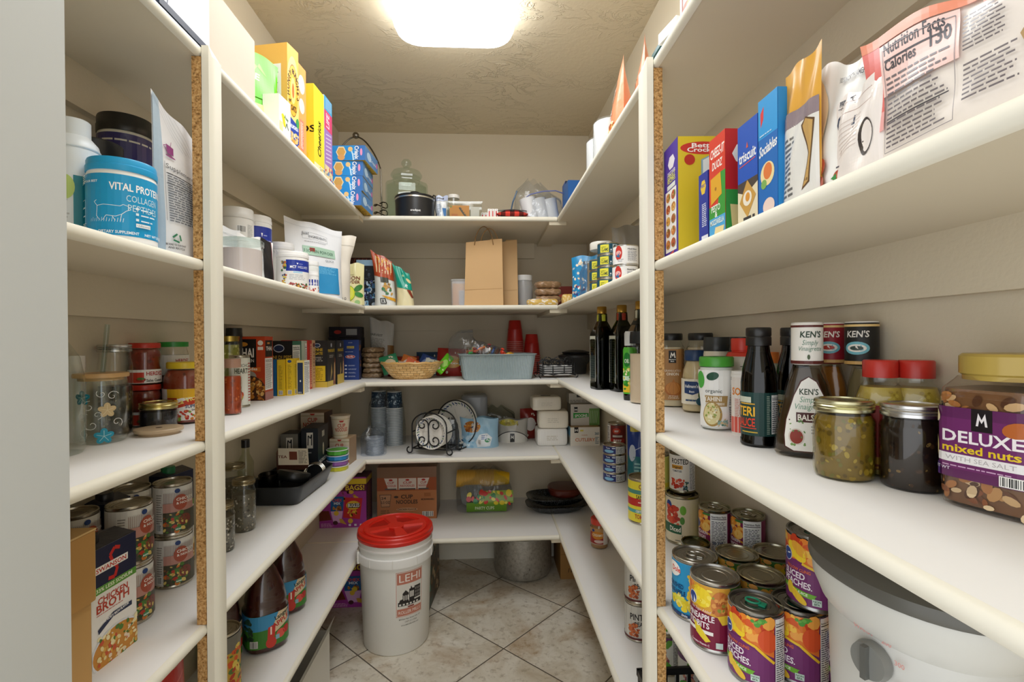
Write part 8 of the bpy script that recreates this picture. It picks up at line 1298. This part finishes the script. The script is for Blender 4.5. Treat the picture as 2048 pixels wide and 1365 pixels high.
# white box on the floor at the left, standing open
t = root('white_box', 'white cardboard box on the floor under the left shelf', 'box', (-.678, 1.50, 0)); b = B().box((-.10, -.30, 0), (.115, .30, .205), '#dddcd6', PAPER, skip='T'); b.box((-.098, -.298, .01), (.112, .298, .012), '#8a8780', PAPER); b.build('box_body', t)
b = B(); k = b.addv([(.1155, -.30, .204), (.1155, .295, .204), (.145, .27, .275), (.145, -.28, .275)]); b.fi((k, k + 1, k + 2, k + 3), lin('#d6d5cd'), PAPER); b.fi((k + 3, k + 2, k + 1, k), lin('#d6d5cd'), PAPER); p = Pr(b, lambda u, v, kk: (.1155 + .4225 * v + .001 + kk, u, .204 + v), PAPER); p.fine(-.1, .02, .2, .03, 1, '#6a6a66', 3, .3); b.build('flap', t)
# ================================================================ floor
t = root('bucket', 'white food bucket with a red screw lid and a mill label', 'bucket', (-.375, 2.085, 0), radians(-6))
B().lathe([(0, .002), (.128, 0), (.133, .006), (.146, .352), (.150, .354), (.152, .356), (.1525, .382), (.150, .385), (.1475, .388), (.148, .410), (.152, .412), (.152, .417), (.148, .420), (.147, .440), (.143, .442)], '#e9e9e5', PLAS, 72).build('bucket_body', t)
b = B().lathe([(.146, .352), (.1545, .353), (.1555, .358), (.1555, .386), (.152, .388), (.148, .388)], '#f2f2f0', PLAS, 72); 
for i in range(10): a = 2 * pi * i / 10 + .2; b.box((-.002, .146, .355), (.002, .1575, .387), '#e6e5e0', PLAS, M=Matrix.Rotation(a, 4, 'Z'))
b.build('bucket_collar', t)
ld = B().lathe([(.140, .436), (.153, .438), (.156, .442), (.156, .452), (.1535, .455), (.1535, .466), (.150, .470), (.144, .471), (.140, .467), (.128, .464), (.126, .462), (.122, .4625), (.0, .4625)], '#d4291c', PLAS, 72).build('lid', t)
b = B()   # cross handle of the lid with four sunken pockets
b.lathe([(0, .4626), (.034, .4626), (.035, .470), (.033, .473), (0, .474)], '#d93022', PLAS, 40)
for i in range(4):
    M4 = Matrix.Rotation(pi / 2 * i + .5, 4, 'Z'); V = [(.030, -.017, .462), (.118, -.030, .462), (.118, .030, .462), (.030, .017, .462), (.030, -.014, .472), (.114, -.024, .470), (.114, .024, .470), (.030, .014, .472)]; k = b.addv([M4 @ Vector(v) for v in V])
    for q in ((4, 5, 6, 7), (0, 1, 5, 4), (1, 2, 6, 5), (2, 3, 7, 6), (3, 0, 4, 7)): b.fi([k + j for j in q], lin('#d93022'), PLAS)
b.lathe([(.112, .4625), (.114, .470), (.124, .471), (.128, .468), (.128, .4625)], '#d93022', PLAS, 72); b.build('lid_grip', ld)
b = B().lathe([(0, .4627), (.110, .4627)], '#b01e14', PLAS, 48); b.build('lid_recess', ld)
b = B().box((-.006, -.1585, .345), (.016, -.1505, .395), '#efeeea', PLAS, M=Matrix.Rotation(radians(-62), 4, 'Z')); b.build('handle_lug', t)
hp = [(-.150 * cos(radians(4)), .0, .362)]
B().tube([Matrix.Rotation(radians(-62), 4, 'Z') @ Vector((-.158 * sin(pi * i / 20), -.158 * cos(pi * i / 20), .362 - .10 * sin(pi * i / 20))) for i in range(21)], .0022, '#8d8f90', METAL).build('wire_handle', t)
b = B(); p = Pr(b, cyl_fn(lambda v: .1331 + (v - .006) * .0376, radians(-90), r0=.14), PAPER, su=.01, sv=.05); o_ = .094; w2 = .052; 
def R(u0, v0, u1, v1, c): p.rect(o_ + u0, v0, o_ + u1, v1, c)
R(-.055, .155, .055, .335, '#c1705c'); R(-.0535, .1565, .0535, .3335, '#dcd9d1'); R(-.0515, .285, .0515, .331, '#c07a66'); R(-.0515, .1585, .0515, .187, '#c07a66'); p.txt('LEHI', o_, .294, .030, '#efe9e2', w=.086, bold=False); p.txt('ROLLER MILLS', o_, .166, .013, '#efe9e2', w=.092, bold=False)
k_ = '#2a2624'; R(-.048, .198, .048, .214, k_); p.poly([(o_ - .044, .214), (o_ - .040, .224), (o_ - .02, .228), (o_ - .02, .214)], k_); R(-.030, .214, -.006, .246, k_); p.poly([(o_ - .032, .246), (o_ - .018, .260), (o_ - .004, .246)], k_); R(-.004, .214, .018, .262, k_); p.poly([(o_ + .001, .262), (o_ + .004, .274), (o_ + .009, .262)], k_); R(.018, .220, .046, .268, k_)
for i in range(3): R(-.027 + .008 * i, .220, -.023 + .008 * i, .240, '#dcd9d1')
for i in range(3): R(-.001 + .006 * i, .228, .003 + .006 * i, .252, '#dcd9d1')
for i in range(4):
    for j in range(3): R(.021 + .0062 * i, .224 + .014 * j, .0245 + .0062 * i, .234 + .014 * j, '#8d8983')
for i in range(6): R(-.044 + .014 * i, .201, -.036 + .014 * i, .208, '#dcd9d1')
R(-.010, .190, .016, .195, '#8a2f24'); p.txt('833 East Main Street, Lehi, UT', o_, .143, .0055, '#3a3836', w=.09, bold=False); p.txt('1-877-311-3566', o_ + .004, .131, .0055, '#3a3836', w=.05, bold=False); p.txt('www.lehirollermills.com', o_, .119, .0055, '#3a3836', w=.074, bold=False)
b.build('mill_label', t)
carton('long_box', 'tall narrow white and dark picture box standing behind the bucket', 'box', -.262, 2.38, 0, .03, .26, .27, {'*': '#e2dfd6', 'R': '#55493a'}, {'R': lambda p, w_, h: (p.blobs(.01, .02, w_ - .01, h - .01, ('#3a3028', '#8a6a4a', '#c8b090', '#4a5a50'), 60, .018, 3), p.rect(0, h * .3, .05, h * .4, '#3f9a8a'))}, radians(-6))
t = root('stockpot', 'large worn aluminium stockpot with black handles on the floor', 'pot', (.203, 2.64, 0)); B().lathe([(0, .003), (.125, 0), (.148, .010), (.155, .030), (.155, .212), (.158, .214), (.158, .218), (.150, .218), (.150, .02), (0, .012)], '#b5b2aa', POTM, 64).build('pot_body', t); ld = B().lathe([(0, .262), (.03, .260), (.12, .240), (.154, .224), (.160, .220), (.160, .217), (0, .217)], '#b0ada6', POTM, 64).build('lid', t)
for s_ in (-1, 1): b = B().tube([(s_ * (.154 + .026 * sin(pi * i / 10)), -.045 + .09 * i / 10, .185) for i in range(11)], .010, '#17181a', PLAS); b.build('handle', t)
B().lathe([(0, .26), (.012, .26), (.02, .285), (.016, .292), (0, .293)], '#151515', PLAS, 20).build('lid_knob', ld)
t = root('cardboard_box', 'brown cardboard box with handwriting beside the stockpot', 'box', (.485, 2.62, 0), 0); b = B().box((-.095, -.10, 0), (.125, .14, .24), '#9a7444', CARDB); p = Pr(b, lambda u, v, k: (u, -.10 - k, v), CARDB); p.rect(-.095, .128, .13, .130, '#7a5830'); p.txt('1122', -.03, .035, .022, '#2a2420', w=.05, bold=False, sh=.2); b.build('box_body', t)
